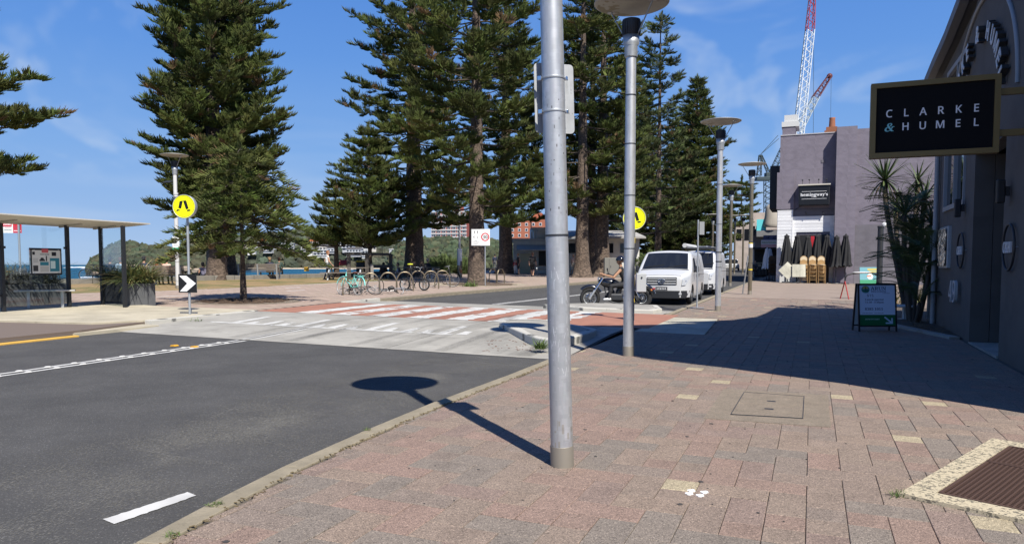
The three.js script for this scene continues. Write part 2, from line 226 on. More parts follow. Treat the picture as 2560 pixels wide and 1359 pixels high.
for (const [px, py, label] of [[435, 865, 'yellow reflective road stud on the far side of the double line'], [485, 868, 'yellow reflective road stud on the near side of the double line']]) {
  const [x, z] = R(px, py); const t = thing('road_stud', label, 'road stud', [x, gy(x, z) - 0.117, z], 0.1, 'reflective studs on the centre line');
  obj('body', extr([[-0.055, 0], [0.055, 0], [0.035, 0.02], [-0.035, 0.02]], 0.1, 0.002), mat(0.65, 0.33, 0.02, 0.35), t).position.z = -0.05;
  obj('reflector', B(0.008, 0.012, 0.09, 0.05, 0.009, 0, 0, 0, 0.75), mat(0.8, 0.45, 0.03, 0.15), t);
}
{ // rubber streaks left by tyres on the ramps
  const al = tex(512, (u, v, i, j) => { const n = fbm(u * 26, v * 2.2, 57, 451, 4), l = fbm(u * 5, v * 3, 15, 452, 3); return clamp((n - 0.47) * 2.6, 0, 1) * clamp((l - 0.38) * 2.5, 0, 1) * (0.25 + 0.45 * hash(i, j, 453)); }, false);
  const g = sheet(-13.6, -4.3, 12, -11.5, -23, 24, (x, z) => ro(z) + 0.017), uv = g.attributes.uv; for (let i = 0; i < uv.count; i++) uv.setXY(i, (uv.getX(i) + 13.6) / 9.3, (uv.getY(i) + 23) / 11.5);
  obj('tyre_marks', turnUp(g), new THREE.MeshStandardMaterial({ color: lin(0.06, 0.058, 0.055), alphaMap: al, transparent: true, roughness: 0.9 }), table);
}
// near kerb: granite-coloured concrete units
const kerbNear = ground(structure('kerb', 'weathered concrete kerb along the near pavement', null, null, 'kerb'));
function kerbUnits(parent, line, w, y0, y1, unit, m, side, gap = 0.006) { // line of [x, z]; width to `side`
  const seg = []; for (let i = 0; i < line.length - 1; i++) { const [a, b] = [line[i], line[i + 1]], L = Math.hypot(b[0] - a[0], b[1] - a[1]), n = Math.max(1, Math.round(L / unit)); for (let k = 0; k < n; k++) seg.push([[lerp(a[0], b[0], k / n), lerp(a[1], b[1], k / n)], [lerp(a[0], b[0], (k + 1) / n), lerp(a[1], b[1], (k + 1) / n)]]); }
  for (const [a, b] of seg) { const dx = b[0] - a[0], dz = b[1] - a[1], L = Math.hypot(dx, dz), nx = -dz / L * side, nz = dx / L * side, gx = dx / L * gap / 2, gz = dz / L * gap / 2; obj('kerb_stone', slabG([[a[0] + gx, a[1] + gz], [b[0] - gx, b[1] - gz], [b[0] - gx + nx * w, b[1] - gz + nz * w], [a[0] + gx + nx * w, a[1] + gz + nz * w]], y0, y1 - rgM() * 0.004, 0.012), m, parent); }
}
const kerbMat = new THREE.MeshStandardMaterial({ color: lin(0.80, 0.72, 0.58), map: rep(tConc, 0.9), roughness: 0.95, bumpMap: rep(tConcB, 0.5), bumpScale: 0.006 });
kerbUnits(kerbNear, KERB.slice(0, 9), 0.16, -0.3, 0.004, 1.1, kerbMat, 1);
kerbUnits(kerbNear, [[-3.72, -20.3], [-3.72, -62]], 0.16, -0.3, 0.004, 2.4, kerbMat, 1);
// far kerb, worn white at the crossing
const kerbFar = ground(structure('kerb', 'concrete kerb along the seaward pavement', null, null, 'kerb'));
kerbUnits(kerbFar, [[-14.15, -22.5], [-14.05, -27], [-13.4, -34], [-12.75, -41.4], [-11.6, -56], [-11.2, -100]], 0.2, -0.3, 0.01, 2.5, kerbMat, -1);
const kerbWhite = new THREE.MeshStandardMaterial({ map: rep(tex(256, (u, v, i, j) => { const n = fbm(u * 5, v * 5, 5, 131, 5), k = 0.85 + 0.2 * hash(i, j, 132); return n > 0.66 ? [0.16 * k, 0.155 * k, 0.14 * k] : n > 0.58 ? [0.36 * k, 0.35 * k, 0.31 * k] : [0.50 * k, 0.48 * k, 0.42 * k]; }), 1.4), roughness: 0.85 });
kerbUnits(kerbFar, [[-13.95, -12.5], [-13.95, -16.0]], 0.2, -0.3, 0.03, 1.75, kerbWhite, -1);
kerbUnits(kerbFar, [[-14.05, -20.3], [-14.15, -22.5]], 0.2, -0.3, 0.03, 1.2, kerbWhite, -1);
kerbUnits(kerbFar, [[-13.5, 30], [-13.5, 4], [-13.55, -10.4]], 0.12, -0.3, -0.085, 2.4, M.yellowPaint, -1);
// island blisters each side of the crossing
function island(label, pts, topY) {
  const t = ground(structure('traffic_island', label, null, null, 'island'));
  const c = pts.reduce((a, p) => [a[0] + p[0] / pts.length, a[1] + p[1] / pts.length], [0, 0]);
  const inner = pts.map((p) => { const d = Math.hypot(p[0] - c[0], p[1] - c[1]); const k = 1 - 0.17 / d; return [c[0] + (p[0] - c[0]) * k, c[1] + (p[1] - c[1]) * k]; });
  const s = shape(pts.map(([x, z]) => [x, -z])); const hole = new THREE.Path(); inner.forEach(([x, z], i) => i ? hole.lineTo(x, -z) : hole.moveTo(x, -z)); s.holes.push(hole);
  const g = new THREE.ExtrudeGeometry(s, { depth: topY + 0.3 - 0.03, bevelEnabled: true, bevelThickness: 0.03, bevelSize: 0.03, bevelOffset: -0.03, bevelSegments: 3 }); g.rotateX(-Math.PI / 2); g.translate(0, -0.3, 0);
  obj('kerb_ring', uvBox(g), kerbWhite, t); obj('infill', slabG(inner.map((p) => [c[0] + (p[0] - c[0]) * 0.992, c[1] + (p[1] - c[1]) * 0.992]), -0.3, topY - 0.006), M.concrete, t);
}
const smoothPoly = (pts, n = 6) => { const c = new THREE.CatmullRomCurve3(pts.map((p) => V(p[0], 0, p[1])), true, 'catmullrom', 0.25); return c.getPoints(pts.length * n).slice(0, -1).map((p) => [p.x, p.z]); };
island('wedge shaped concrete traffic island with pale kerb beside the near crossing end', smoothPoly([G2(1249, 806, 0.1), G2(1268, 798, 0.1), G2(1350, 797, 0.1), [-4.05, -14.6], [-4.0, -13.2], G2(1385, 848, 0.1), G2(1330, 840, 0.1)]), 0.1);
island('low concrete traffic island behind the near crossing end', [[-7.6, -21.3], [-6.1, -22.9], [-4.35, -22.6], [-3.95, -21.2], [-4.05, -20.4], [-6.1, -20.5]].map((p) => [p[0], p[1]]), 0.1);
// near pavement: pavers
const pavement = ground(structure('pavement', 'pink and grey exposed aggregate paver footpath', null, null, 'pavement'));
{
  const bed = mat(0.10, 0.084, 0.064, 1);
  const bedPts = [...KERB.map(([x, z]) => [x + 0.165, z]), [-3.5, -20.2], [-3.5, -30.3], [9, -30.3], [9, 8]];
  { const s = shape(bedPts.map(([x, z]) => [x, -z])), hole = new THREE.Path(); [[0.57, -5.45], [1.49, -7.48], [3.25, -6.75], [2.35, -4.72]].forEach(([x, z], i) => { const a = 1.92 + (x - 1.92) * 0.84, b = 6.1 - (z + 6.1) * 0.84; i ? hole.lineTo(a, b) : hole.moveTo(a, b); }); s.holes.push(hole); const g = new THREE.ExtrudeGeometry(s, { depth: 0.286, bevelEnabled: false }); g.rotateX(-Math.PI / 2); g.translate(0, -0.3, 0); obj('joint_sand', uvBox(g), bed, pavement); }
  const tones = [[0.262, 0.185, 0.150], [0.248, 0.198, 0.158], [0.215, 0.192, 0.165], [0.275, 0.190, 0.155], [0.228, 0.19, 0.160], [0.262, 0.205, 0.160], [0.205, 0.185, 0.16], [0.245, 0.182, 0.155], [0.255, 0.202, 0.162], [0.24, 0.19, 0.155]].map((c) => { const g = (c[0] + c[1] + c[2]) / 3; return c.map((v, i) => lerp(v, g * [1.16, 0.97, 0.87][i], 0.3) * [1.72, 1.62, 1.50][i]); });
  const pm = tones.map((c) => new THREE.MeshStandardMaterial({ color: lin(...c), map: rep(tSpeck, 1.15), roughness: 0.92, bumpMap: rep(tSpeckB, 0.5), bumpScale: 0.004 }));
  const cream = new THREE.MeshStandardMaterial({ color: lin(0.66, 0.55, 0.36), map: rep(tSpeck, 1.15), roughness: 0.92, bumpMap: rep(tSpeckB, 0.31), bumpScale: 0.003 });
  const rg = rng(5), RD = 0.238, U = 0.232;
  // one paver: flat top with a small chamfer, from corner to corner, uv shifted
  function paver(w, d, uo) {
    const c = 0.003, t = 0.05, x = w / 2, z = d / 2, pos = [], uv = [];
    const ring = [[-x, -t, -z], [x, -t, -z], [x, -t, z], [-x, -t, z]], r1 = ring.map(([a, , b]) => [a, -c, b]), r2 = ring.map(([a, , b]) => [a - Math.sign(a) * c, 0, b - Math.sign(b) * c]);
    const quad = (a, b, cc, dd) => { for (const q of [a, b, cc, a, cc, dd]) { pos.push(...q); uv.push(q[0] + uo, q[2] + q[1] + uo * 1.7); } };
    quad(r2[3], r2[2], r2[1], r2[0]);
    for (let i = 0; i < 4; i++) { const j = (i + 1) % 4; quad(r1[j], r1[i], r2[i], r2[j]); quad(ring[j], ring[i], r1[i], r1[j]); }
    const g = new THREE.BufferGeometry(); g.setAttribute('position', new THREE.Float32BufferAttribute(pos, 3)); g.setAttribute('uv', new THREE.Float32BufferAttribute(uv, 2)); g.computeVertexNormals();
    // outward normals
    return g;
  }
  const cache = {}; const shared = (w, d, k) => cache[[w.toFixed(3), d.toFixed(3), k]] ??= paver(w, d, k * 0.137);
  const inPoly = (x, z, pts) => { let c = false; for (let i = 0, j = pts.length - 1; i < pts.length; j = i++) if ((pts[i][1] > z) !== (pts[j][1] > z) && x < (pts[j][0] - pts[i][0]) * (z - pts[i][1]) / (pts[j][1] - pts[i][1]) + pts[i][0]) c = !c; return c; };
  const rampSlab = [[-3.45, -15.4], [-3.45, -19.4], [-2.2, -19.4], [-2.0, -15.4]];
  const hatch = [[-0.85, -7.5], [0.1, -7.55], [0.1, -9.05], [-0.85, -9.0]];
  const grate = [[0.57, -5.45], [1.49, -7.48], [3.25, -6.75], [2.35, -4.72]].map(([x, z]) => [1.92 + (x - 1.92) * 0.9, -6.1 + (z + 6.1) * 0.9]);
  const bedP = [[1.75, -26.5], [1.75, -19.3], [2.55, -16.9], [4, -16.9], [4, -26.5]];
  const skip = (x, z) => x < kerbX(z) + 0.165 + (z < -15 ? 0.05 : 0) || inPoly(x, z, rampSlab) || inPoly(x, z, hatch) || inPoly(x, z, grate) || inPoly(x, z, bedP) || (x > 2.75 && z < -8 && z > -22);
  const list = [];
  // herringbone of two-to-one pavers, some split into squares; each cut smaller where it meets a kerb, a cover or a bed
  function lay(px, pz, pw, pd, m, lv, y, a, t) {
    const cs = [[-1, -1], [1, -1], [1, 1], [-1, 1], [0, 0]].map(([e, f]) => skip(px + e * pw / 2, pz + f * pd / 2)); if (!cs.some(Boolean)) { list.push({ w: pw - 0.004, d: pd - 0.004, x: px, z: pz, m, y, a: lv ? 0 : a, t: lv ? 0 : t }); return; }
    if (lv < 3 && !cs.every(Boolean)) { const nx = pw > pd * 0.7 ? [-1, 1] : [0], nz = pd > pw * 0.7 ? [-1, 1] : [0]; for (const e of nx) for (const f of nz) lay(px + e * pw / 4, pz + f * pd / 4, pw / nx.length, pd / nz.length, m, lv + 1, y, 0, 0); }
  }
  for (let j = -5; j < 130; j++) for (let i = -18; i < 42; i++) {
    const v = (((i - j) % 4) + 4) % 4; if (v === 1 || v === 3) continue;
    const hz = v === 0, x = i * U + (hz ? U : U / 2), z = -j * RD + (hz ? -RD / 2 : 0), w = hz ? 2 * U : U, d = hz ? RD : 2 * RD; if (z < -30 || x > (z < -22 ? 8.6 : 3.2) || x < -4) continue;
    const tone = () => rg() * pm.length | 0, y = (rg() - 0.5) * 0.003, a = (rg() - 0.5) * 0.008, t = (rg() - 0.5) * 0.006;
    if (rg() < 0.16) { const c = rg() < 0.11; for (const s of [-1, 1]) lay(x + (hz ? s * U / 2 : 0), z + (hz ? 0 : s * RD / 2), U, RD, c && s > 0 ? -1 : tone(), 0, y, a, t); } else lay(x, z, w, d, tone(), 0, y, a, t);
  }
  const inView = (p) => { const v = V(p.x, 0, p.z).project(camera); return v.z < 1 && p.z < -2 && Math.abs((p.x * Math.cos(YAW) - p.z * -Math.sin(YAW)) / -(p.x * -Math.sin(YAW) * -1 + p.z * Math.cos(YAW))) < 0.75; };
  const dist = (p) => Math.hypot(p.x, p.z);
  const seen = list.filter((p) => { const lat = p.x * Math.cos(YAW) + p.z * -Math.sin(YAW), dep = -(p.x * Math.sin(YAW) + p.z * Math.cos(YAW)); return dep > 3.5 && Math.abs(lat / dep) < 0.71; }).sort((a, b) => dist(a) - dist(b));
  const near = new Set(seen.slice(0, 300));
  const rest = {}; 
  for (const p of list) {
    const m = p.m < 0 ? cream : pm[p.m];
    if (near.has(p)) { const o = obj('paver', shared(p.w, p.d, (p.x * 31 + p.z * 17 + 999 | 0) % 7), m, pavement); o.position.set(p.x, p.y, p.z); o.rotation.set(p.t, p.a, p.a * 0.7); }
    else (rest[p.m] ??= []).push(put(paver(p.w, p.d, hash(p.x * 100, p.z * 100) * 3), p.x, p.y, p.z, p.t, p.a, 0));
  }
  for (const k of Object.keys(rest)) { const o = obj('paver_bed', rest[k], k < 0 ? cream : pm[k], pavement); o.userData.kind = 'stuff'; }
  obj('crossing_ramp', slabG(rampSlab, -0.3, 0.001, 0.006), new THREE.MeshStandardMaterial({ color: lin(1.25, 1.22, 1.1), map: rep(tConc, 1.8), roughness: 0.9 }), pavement);
  // access hatch filled with aggregate, two lids in a frame
  const agg = new THREE.MeshStandardMaterial({ color: lin(0.50, 0.405, 0.30), map: rep(tSpeck, 0.7), roughness: 0.95, bumpMap: rep(tSpeckB, 0.2), bumpScale: 0.006 });
  const h = thing('access_hatch', 'square aggregate filled access hatch set into the pavers', 'hatch'); ground(h);
  obj('surround', slabG([[-0.95, -7.35], [0.2, -7.45], [0.2, -9.2], [-0.95, -9.1]], -0.05, 0.0065), agg, h);
  obj('lid', slabG([[-0.72, -7.62], [-0.05, -7.72], [-0.05, -8.30], [-0.72, -8.26]], -0.04, 0.012, 0.004), agg, h);
  obj('lid', slabG([[-0.72, -8.275], [-0.05, -8.315], [-0.05, -8.95], [-0.70, -8.95]], -0.04, 0.012, 0.004), agg, h);
  const rim = [[-0.72, -7.62], [-0.05, -7.72], [-0.05, -8.95], [-0.70, -8.95]]; rim.forEach((a, i) => { const b = rim[(i + 1) % 4]; obj('frame_edge', beam([a[0], 0.009, a[1]], [b[0], 0.009, b[1]], 0.007, 0.012), M.darkSteel, h); });
  for (const z of [-8.05, -8.5]) obj('key_slot', B(0.09, 0.01, 0.05, -0.38, 0.009, z), M.charcoal, h);
  // drain grate: concrete frame with perforated steel lids
  const gt = thing('drain_cover', 'brown perforated steel drain cover in a speckled concrete surround', 'drain cover'); ground(gt);
  const o4 = [[0.57, -5.45], [1.49, -7.48], [3.25, -6.75], [2.35, -4.72]], ins = o4.map((p, i) => { const c = [1.92, -6.1]; return [c[0] + (p[0] - c[0]) * 0.83, c[1] + (p[1] - c[1]) * 0.83]; });
  const s = shape(o4.map(([x, z]) => [x, -z])), hole = new THREE.Path(); ins.forEach(([x, z], i) => i ? hole.lineTo(x, -z) : hole.moveTo(x, -z)); s.holes.push(hole);
  const fg = new THREE.ExtrudeGeometry(s, { depth: 0.1, bevelEnabled: false }); fg.rotateX(-Math.PI / 2); fg.translate(0, -0.075, 0);
  const fm = new THREE.MeshStandardMaterial({ map: rep(tex(256, (u, v, i, j) => { const n = fbm(u * 44, v * 44, 44, 141, 3), k = 0.75 + 0.5 * hash(i, j, 142); return n > 0.6 ? [0.16 * k, 0.14 * k, 0.10 * k] : [0.47 * k, 0.40 * k, 0.27 * k]; }), 0.7), roughness: 0.95 });
  obj('surround', uvBox(fg), fm, gt);
  const ax = [ins[1][0] - ins[0][0], ins[1][1] - ins[0][1]], bx = [ins[3][0] - ins[0][0], ins[3][1] - ins[0][1]], at = (u, v) => [ins[0][0] + ax[0] * u + bx[0] * v, ins[0][1] + ax[1] * u + bx[1] * v];
  const rust = mat(0.10, 0.058, 0.042, 0.7, 0.35);
  obj('pit_floor', slabG(ins, -0.31, -0.295), M.concrete, gt);
  for (const [u0, u1] of [[0.012, 0.62], [0.64, 0.988]]) { // each lid: two crossing layers of flat bars
    const bars = []; const nb = Math.round((u1 - u0) * 54);
    for (let k = 0; k <= nb; k++) { const u = lerp(u0, u1, k / nb), a = at(u, 0.012), b = at(u, 0.988); bars.push(beam([a[0], 0.014, a[1]], [b[0], 0.014, b[1]], 0.011, 0.012)); }
    for (let k = 0; k <= 46; k++) { const v = lerp(0.012, 0.988, k / 46), a = at(u0, v), b = at(u1, v); bars.push(beam([a[0], 0.0155, a[1]], [b[0], 0.0155, b[1]], 0.011, 0.012)); }
    const e = [at(u0, 0.012), at(u1, 0.012), at(u1, 0.988), at(u0, 0.988)]; for (let i = 0; i < 4; i++) { const a = e[i], b = e[(i + 1) % 4]; bars.push(beam([a[0], 0.016, a[1]], [b[0], 0.016, b[1]], 0.022, 0.02)); }
    obj('lid', bars, rust, gt);
  }
  for (const [u, v] of [[0.25, 0.36], [0.42, 0.42]]) { const a = at(u, v); obj('lifting_handle', tube([[a[0] - 0.09, 0.02, a[1]], [a[0] - 0.05, 0.034, a[1] - 0.03], [a[0] + 0.05, 0.034, a[1] - 0.03], [a[0] + 0.09, 0.02, a[1]]], 0.009, 12, 6), M.charcoal, gt); }
  // survey dots sprayed on a paver
  const q = G2(1735, 1233), dm = new THREE.MeshStandardMaterial({ color: lin(0.8, 0.8, 0.78), map: rep(tPlast, 0.2), roughness: 0.8 });
  for (const [a, b] of [[-0.026, -0.05], [0.07, -0.055], [-0.03, 0.025], [0.05, 0.035]]) { const pts = []; for (let i = 0; i < 18; i++) { const f = i / 18 * 6.283, r = 0.024 + 0.007 * Math.sin(i * 5.1) * hash(i, 3); pts.push([q[0] + a * 0.9 + Math.cos(f) * r * 1.15, q[1] + b * 0.9 + Math.sin(f) * r * 1.2]); } obj('paint_dot', slabG(pts, -0.001, 0.0045), dm, pavement); }
  // farther pavement: pieces too small to tell apart
  const tPav = tex(512, (u, v, i, j) => { const row = Math.floor(v * 16), col = Math.floor(u * 8 + (row % 2) * 0.5), h2 = hash(col & 7, row, 151), k = (0.86 + 0.22 * h2) * (0.9 + 0.2 * hash(i, j, 152)); return [0.275 * k, 0.215 * k, 0.17 * k]; });
  const farPav = new THREE.MeshStandardMaterial({ map: rep(tPav, 3.8), roughness: 0.95 });
  obj('far_paving', slabG([[-3.52, -30.3], [9, -30.3], [9, -53.5], [-1.6, -53.5], [-1.2, -140], [-3.55, -140]], -0.3, -0.002), farPav, pavement);
  // garden bed edging beside the shop
  const bedEdge = thing('garden_edging', 'pale concrete edging around the yucca garden bed', 'edging'); ground(bedEdge);
  const edge = [[2.55, -16.75], [1.7, -19.3], [1.7, -26.6], [1.9, -26.6], [1.9, -19.36], [2.74, -16.82]];
  obj('edging', slabG(edge, -0.3, 0.05, 0.01), M.concrete, bedEdge);
  obj('soil', slabG([[1.9, -19.36], [2.78, -16.86], [4.5, -16.86], [4.5, -26.6], [1.9, -26.6]], -0.3, 0.02), M.dirt, bedEdge);
}
// seaward side: promenade paving, shelter slab, brown bay, grass, sea wall, sea
{
  const tProm = tex(512, (u, v, i, j) => { const k = 0.88 + 0.2 * hash(i, j, 161) + 0.35 * (fbm(u * 5, v * 5, 5, 162, 4) - 0.5); return [0.34 * k, 0.262 * k, 0.21 * k]; });
  const pm = new THREE.MeshStandardMaterial({ map: rep(tProm, 3.1), roughness: 0.95 });
  const pmB = mat(0.15, 0.115, 0.092, 1);
  const prom = ground(structure('promenade', 'brick paved seaside promenade', null, null, 'promenade'));
  const edge = FARK.filter(([, z]) => z < 20).map(([x, z]) => [x - 0.2, z]);
  obj('paving_base', slabG([[-13.7, 24], ...edge, ...WALL.slice().reverse()], -0.335, -0.012), pmB, prom);
  const g = slabG([[-0.098, -0.049], [0.098, -0.049], [0.098, 0.049], [-0.098, 0.049]].map(([a, b]) => [a * 2.02, b * 2.02]), -0.02, 0);
  const rg = rng(9), pos = [];
  for (let r = 0, z = -16.1; z > -46; z -= 0.21, r++) for (let x = farX(z) - 0.45 - (r % 2) * 0.2; x > -27; x -= 0.41) { if (z > -17.5 && x < -24) continue; pos.push([x, z]); }
  const im = new THREE.InstancedMesh(g, pm, pos.length); im.name = 'brick_paver_bed'; im.userData.kind = 'stuff'; const mtx = new THREE.Matrix4(), col = new THREE.Color();
  pos.forEach(([x, z], i) => { mtx.makeTranslation(x, -0.002 + rg() * 0.003, z); im.setMatrixAt(i, mtx); const k = 0.88 + 0.24 * rg(); im.setColorAt(i, col.setRGB(k, k * (0.96 + 0.06 * rg()), k * 0.98)); });
  im.receiveShadow = true; prom.add(im);
  obj('far_paving', slabG([[-12.6, -46.2], [-11.4, -140], [-33, -140], [-30.5, -75], [-31.7, -62], [-32, -46.2]], -0.3, -0.004), pm, prom);
  obj('far_paving', slabG([[-27.1, -17.4], [-32, -17.4], [-32, -46.1], [-27.1, -46.1]], -0.3, -0.005), pm, prom);
  // white edge lines painted on the shared path
  for (const [a, b] of [[[385, 728], [620, 717]], [[620, 717], [960, 702]]]) { const p = G2(...a), q = G2(...b), d = Math.hypot(q[0] - p[0], q[1] - p[1]), nx = (q[1] - p[1]) / d * 0.09, nz = -(q[0] - p[0]) / d * 0.09; obj('path_edge_line', slabG([[p[0] - nx, p[1] - nz], [q[0] - nx, q[1] - nz], [q[0] + nx, q[1] + nz], [p[0] + nx, p[1] + nz]], -0.01, 0.005), M.whitePaint, prom); }
  for (const [a, b] of [[[715, 720], [750, 718]], [[716, 727.5], [760, 725]], [[390, 742], [470, 738]]]) { const p = G2(...a), q = G2(...b), d = Math.hypot(q[0] - p[0], q[1] - p[1]), nx = (q[1] - p[1]) / d * 0.06, nz = -(q[0] - p[0]) / d * 0.06; obj('path_dash', slabG([[p[0] - nx, p[1] - nz], [q[0] - nx, q[1] - nz], [q[0] + nx, q[1] + nz], [p[0] + nx, p[1] + nz]], -0.01, 0.005), M.whitePaint, prom); }
  const slab = ground(structure('shelter_slab', 'cream concrete slab under the bus shelter', null, null, 'slab'));
  const cream = new THREE.MeshStandardMaterial({ color: lin(1.32, 1.24, 1.05), map: rep(tConc, 2.9), roughness: 0.92, bumpMap: rep(tConcB, 1.1), bumpScale: 0.003 });
  obj('slab', slabG([[-20.6, -10.2], [-14.6, -11.5], [-14.15, -12.45], [-14.15, -16.1], [-17.2, -15.9], [-20.6, -16.4]], -0.3, 0.035, 0.01), cream, slab);
  const bay = ground(structure('bus_bay', 'brown grey paved bay beside the yellow kerb', slabG([[-13.68, 24], [-13.68, -10.4], [-14.5, -11.46], [-20.6, -10.15], [-20.6, 24]], -0.33, -0.07), new THREE.MeshStandardMaterial({ map: rep(tex(256, (u, v, i, j) => { const k = 0.75 + 0.35 * hash(i, j, 171) + 0.3 * (fbm(u * 4, v * 4, 4, 172, 4) - 0.5); return [0.135 * k, 0.112 * k, 0.09 * k]; }), 1.5), roughness: 0.95 }), 'bay'));
  const tp = [[-14.5, -11.44], [-13.68, -10.36], [-13.6, -12.4], [-14.14, -12.42]]; obj('apron', slabG(tp, -0.3, -0.055, 0.004), cream, slab);
  const grassPts = [G2(300, 729), G2(400, 727.5), G2(640, 716.5), G2(960, 701.5), G2(1010, 694), [-31.5, -62], G2(800, 694), G2(420, 703), G2(150, 711), [-45, -8], [-38, 24], [-33, 24], [-29, -8]];
  ground(structure('grass_verge', 'dry brown and green grass strip along the sea wall', slabG(grassPts, -0.1, 0.012), M.grass, 'grass')).userData.kind = 'structure';
}
// ---------- lamp posts and sign posts ----------
const dishMat = new THREE.MeshStandardMaterial({ map: rep(tex(128, (u, v, i, j) => { const n = fbm(u * 5, v * 5, 5, 201, 4), k = 0.9 + 0.15 * hash(i, j, 202); return n > 0.62 ? [0.25 * k, 0.22 * k, 0.15 * k] : [0.40 * k, 0.385 * k, 0.33 * k]; }), 1), roughness: 0.75 });
const dishTop = mat(0.42, 0.43, 0.43, 0.5, 0.4);
const baseRing = mat(0.30, 0.27, 0.22, 0.6, 0.5);
function lampPost(label, at, { h = 5.45, r = 0.084, m = M.steel, lean = 0, leanDir = 0, dish = 0.57, turn = 0.6, tags = [], joints = [1.35, 2.25, 3.2, 3.75] } = {}) {
  const t = thing('street_lamp', label, 'street lamp', [at.x, gy(at.x, at.z) - 0.02, at.z], 0, 'disc topped street lamps');
  if (lean) t.quaternion.setFromAxisAngle(V(Math.cos(leanDir), 0, -Math.sin(leanDir)), lean);
  const pg = lathe([[0.0001, 0], [r * 1.0, 0], [r, h * 0.5], [r * 0.93, h - 0.72], [0.0001, h - 0.72]], 32), uv = pg.attributes.uv; for (let i = 0; i < uv.count; i++) uv.setXY(i, uv.getX(i) * 0.6, uv.getY(i) * 5);
  obj('pole', pg, m, t);
  obj('base_sleeve', lathe([[r + 0.001, 0], [r + 0.004, 0.005], [r + 0.004, 0.17], [r + 0.001, 0.175]], 32), baseRing, t);
  for (const y of joints) if (y < h - 1) obj('joint_ring', CY_(r + 0.0035, r + 0.0035, 0.014, 28, 0, y, 0), M.darkSteel, t);
  obj('collar', lathe([[r * 0.95, h - 0.78], [r * 1.2, h - 0.76], [r * 1.2, h - 0.6], [r * 1.5, h - 0.57], [r * 1.5, h - 0.44], [0.001, h - 0.44]], 28), M.galv, t);
  const fins = [lathe([[0.001, h - 0.44], [r * 1.55, h - 0.44], [r * 1.62, h - 0.2], [r * 1.3, h - 0.19], [0.001, h - 0.21]], 28)];
  for (let k = 0; k < 24; k++) { const a = k / 24 * Math.PI * 2; fins.push(B(0.014, 0.22, 0.012, Math.cos(a) * r * 1.62, h - 0.33, Math.sin(a) * r * 1.62, 0, -a, 0)); }
  obj('lamp_housing', fins, M.darkSteel, t);
  const d = obj('reflector_dish', lathe([[0.0001, h + 0.0], [dish * 0.5, h - 0.004], [dish * 0.93, h + 0.025], [dish, h + 0.05], [dish, h + 0.058], [dish * 0.9, h + 0.075], [dish * 0.5, h + 0.11], [0.0001, h + 0.12]], 48), dishMat, t);
  obj('rim', plain(new THREE.TorusGeometry(dish, 0.008, 6, 48).rotateX(Math.PI / 2).translate(0, h + 0.054, 0)), dishTop, d);
  for (const s of [0, 1]) { const a = turn + s * Math.PI; obj('dish_arm', bar([Math.cos(a) * r * 1.45, h - 0.45, Math.sin(a) * r * 1.45], [Math.cos(a) * dish * 0.72, h + 0.012, Math.sin(a) * dish * 0.72], 0.011, 8), M.galv, t); obj('arm_cap', CY_(0.06, 0.06, 0.012, 16, Math.cos(a) * dish * 0.72, h + 0.006, Math.sin(a) * dish * 0.72), M.galv, t); }
  for (const [y, hh, mm] of tags) obj('tag', lathe([[r + 0.002, y], [r + 0.006, y + 0.003], [r + 0.006, y + hh], [r + 0.002, y + hh + 0.003]], 24), mm, t);
  return t;
}
const yellowTag = mat(0.75, 0.55, 0.03, 0.5), whiteTag = mat(0.7, 0.7, 0.68, 0.5);
const camLeft = YAW; // lean axis helper: camera right is (cos, 0, -sin)
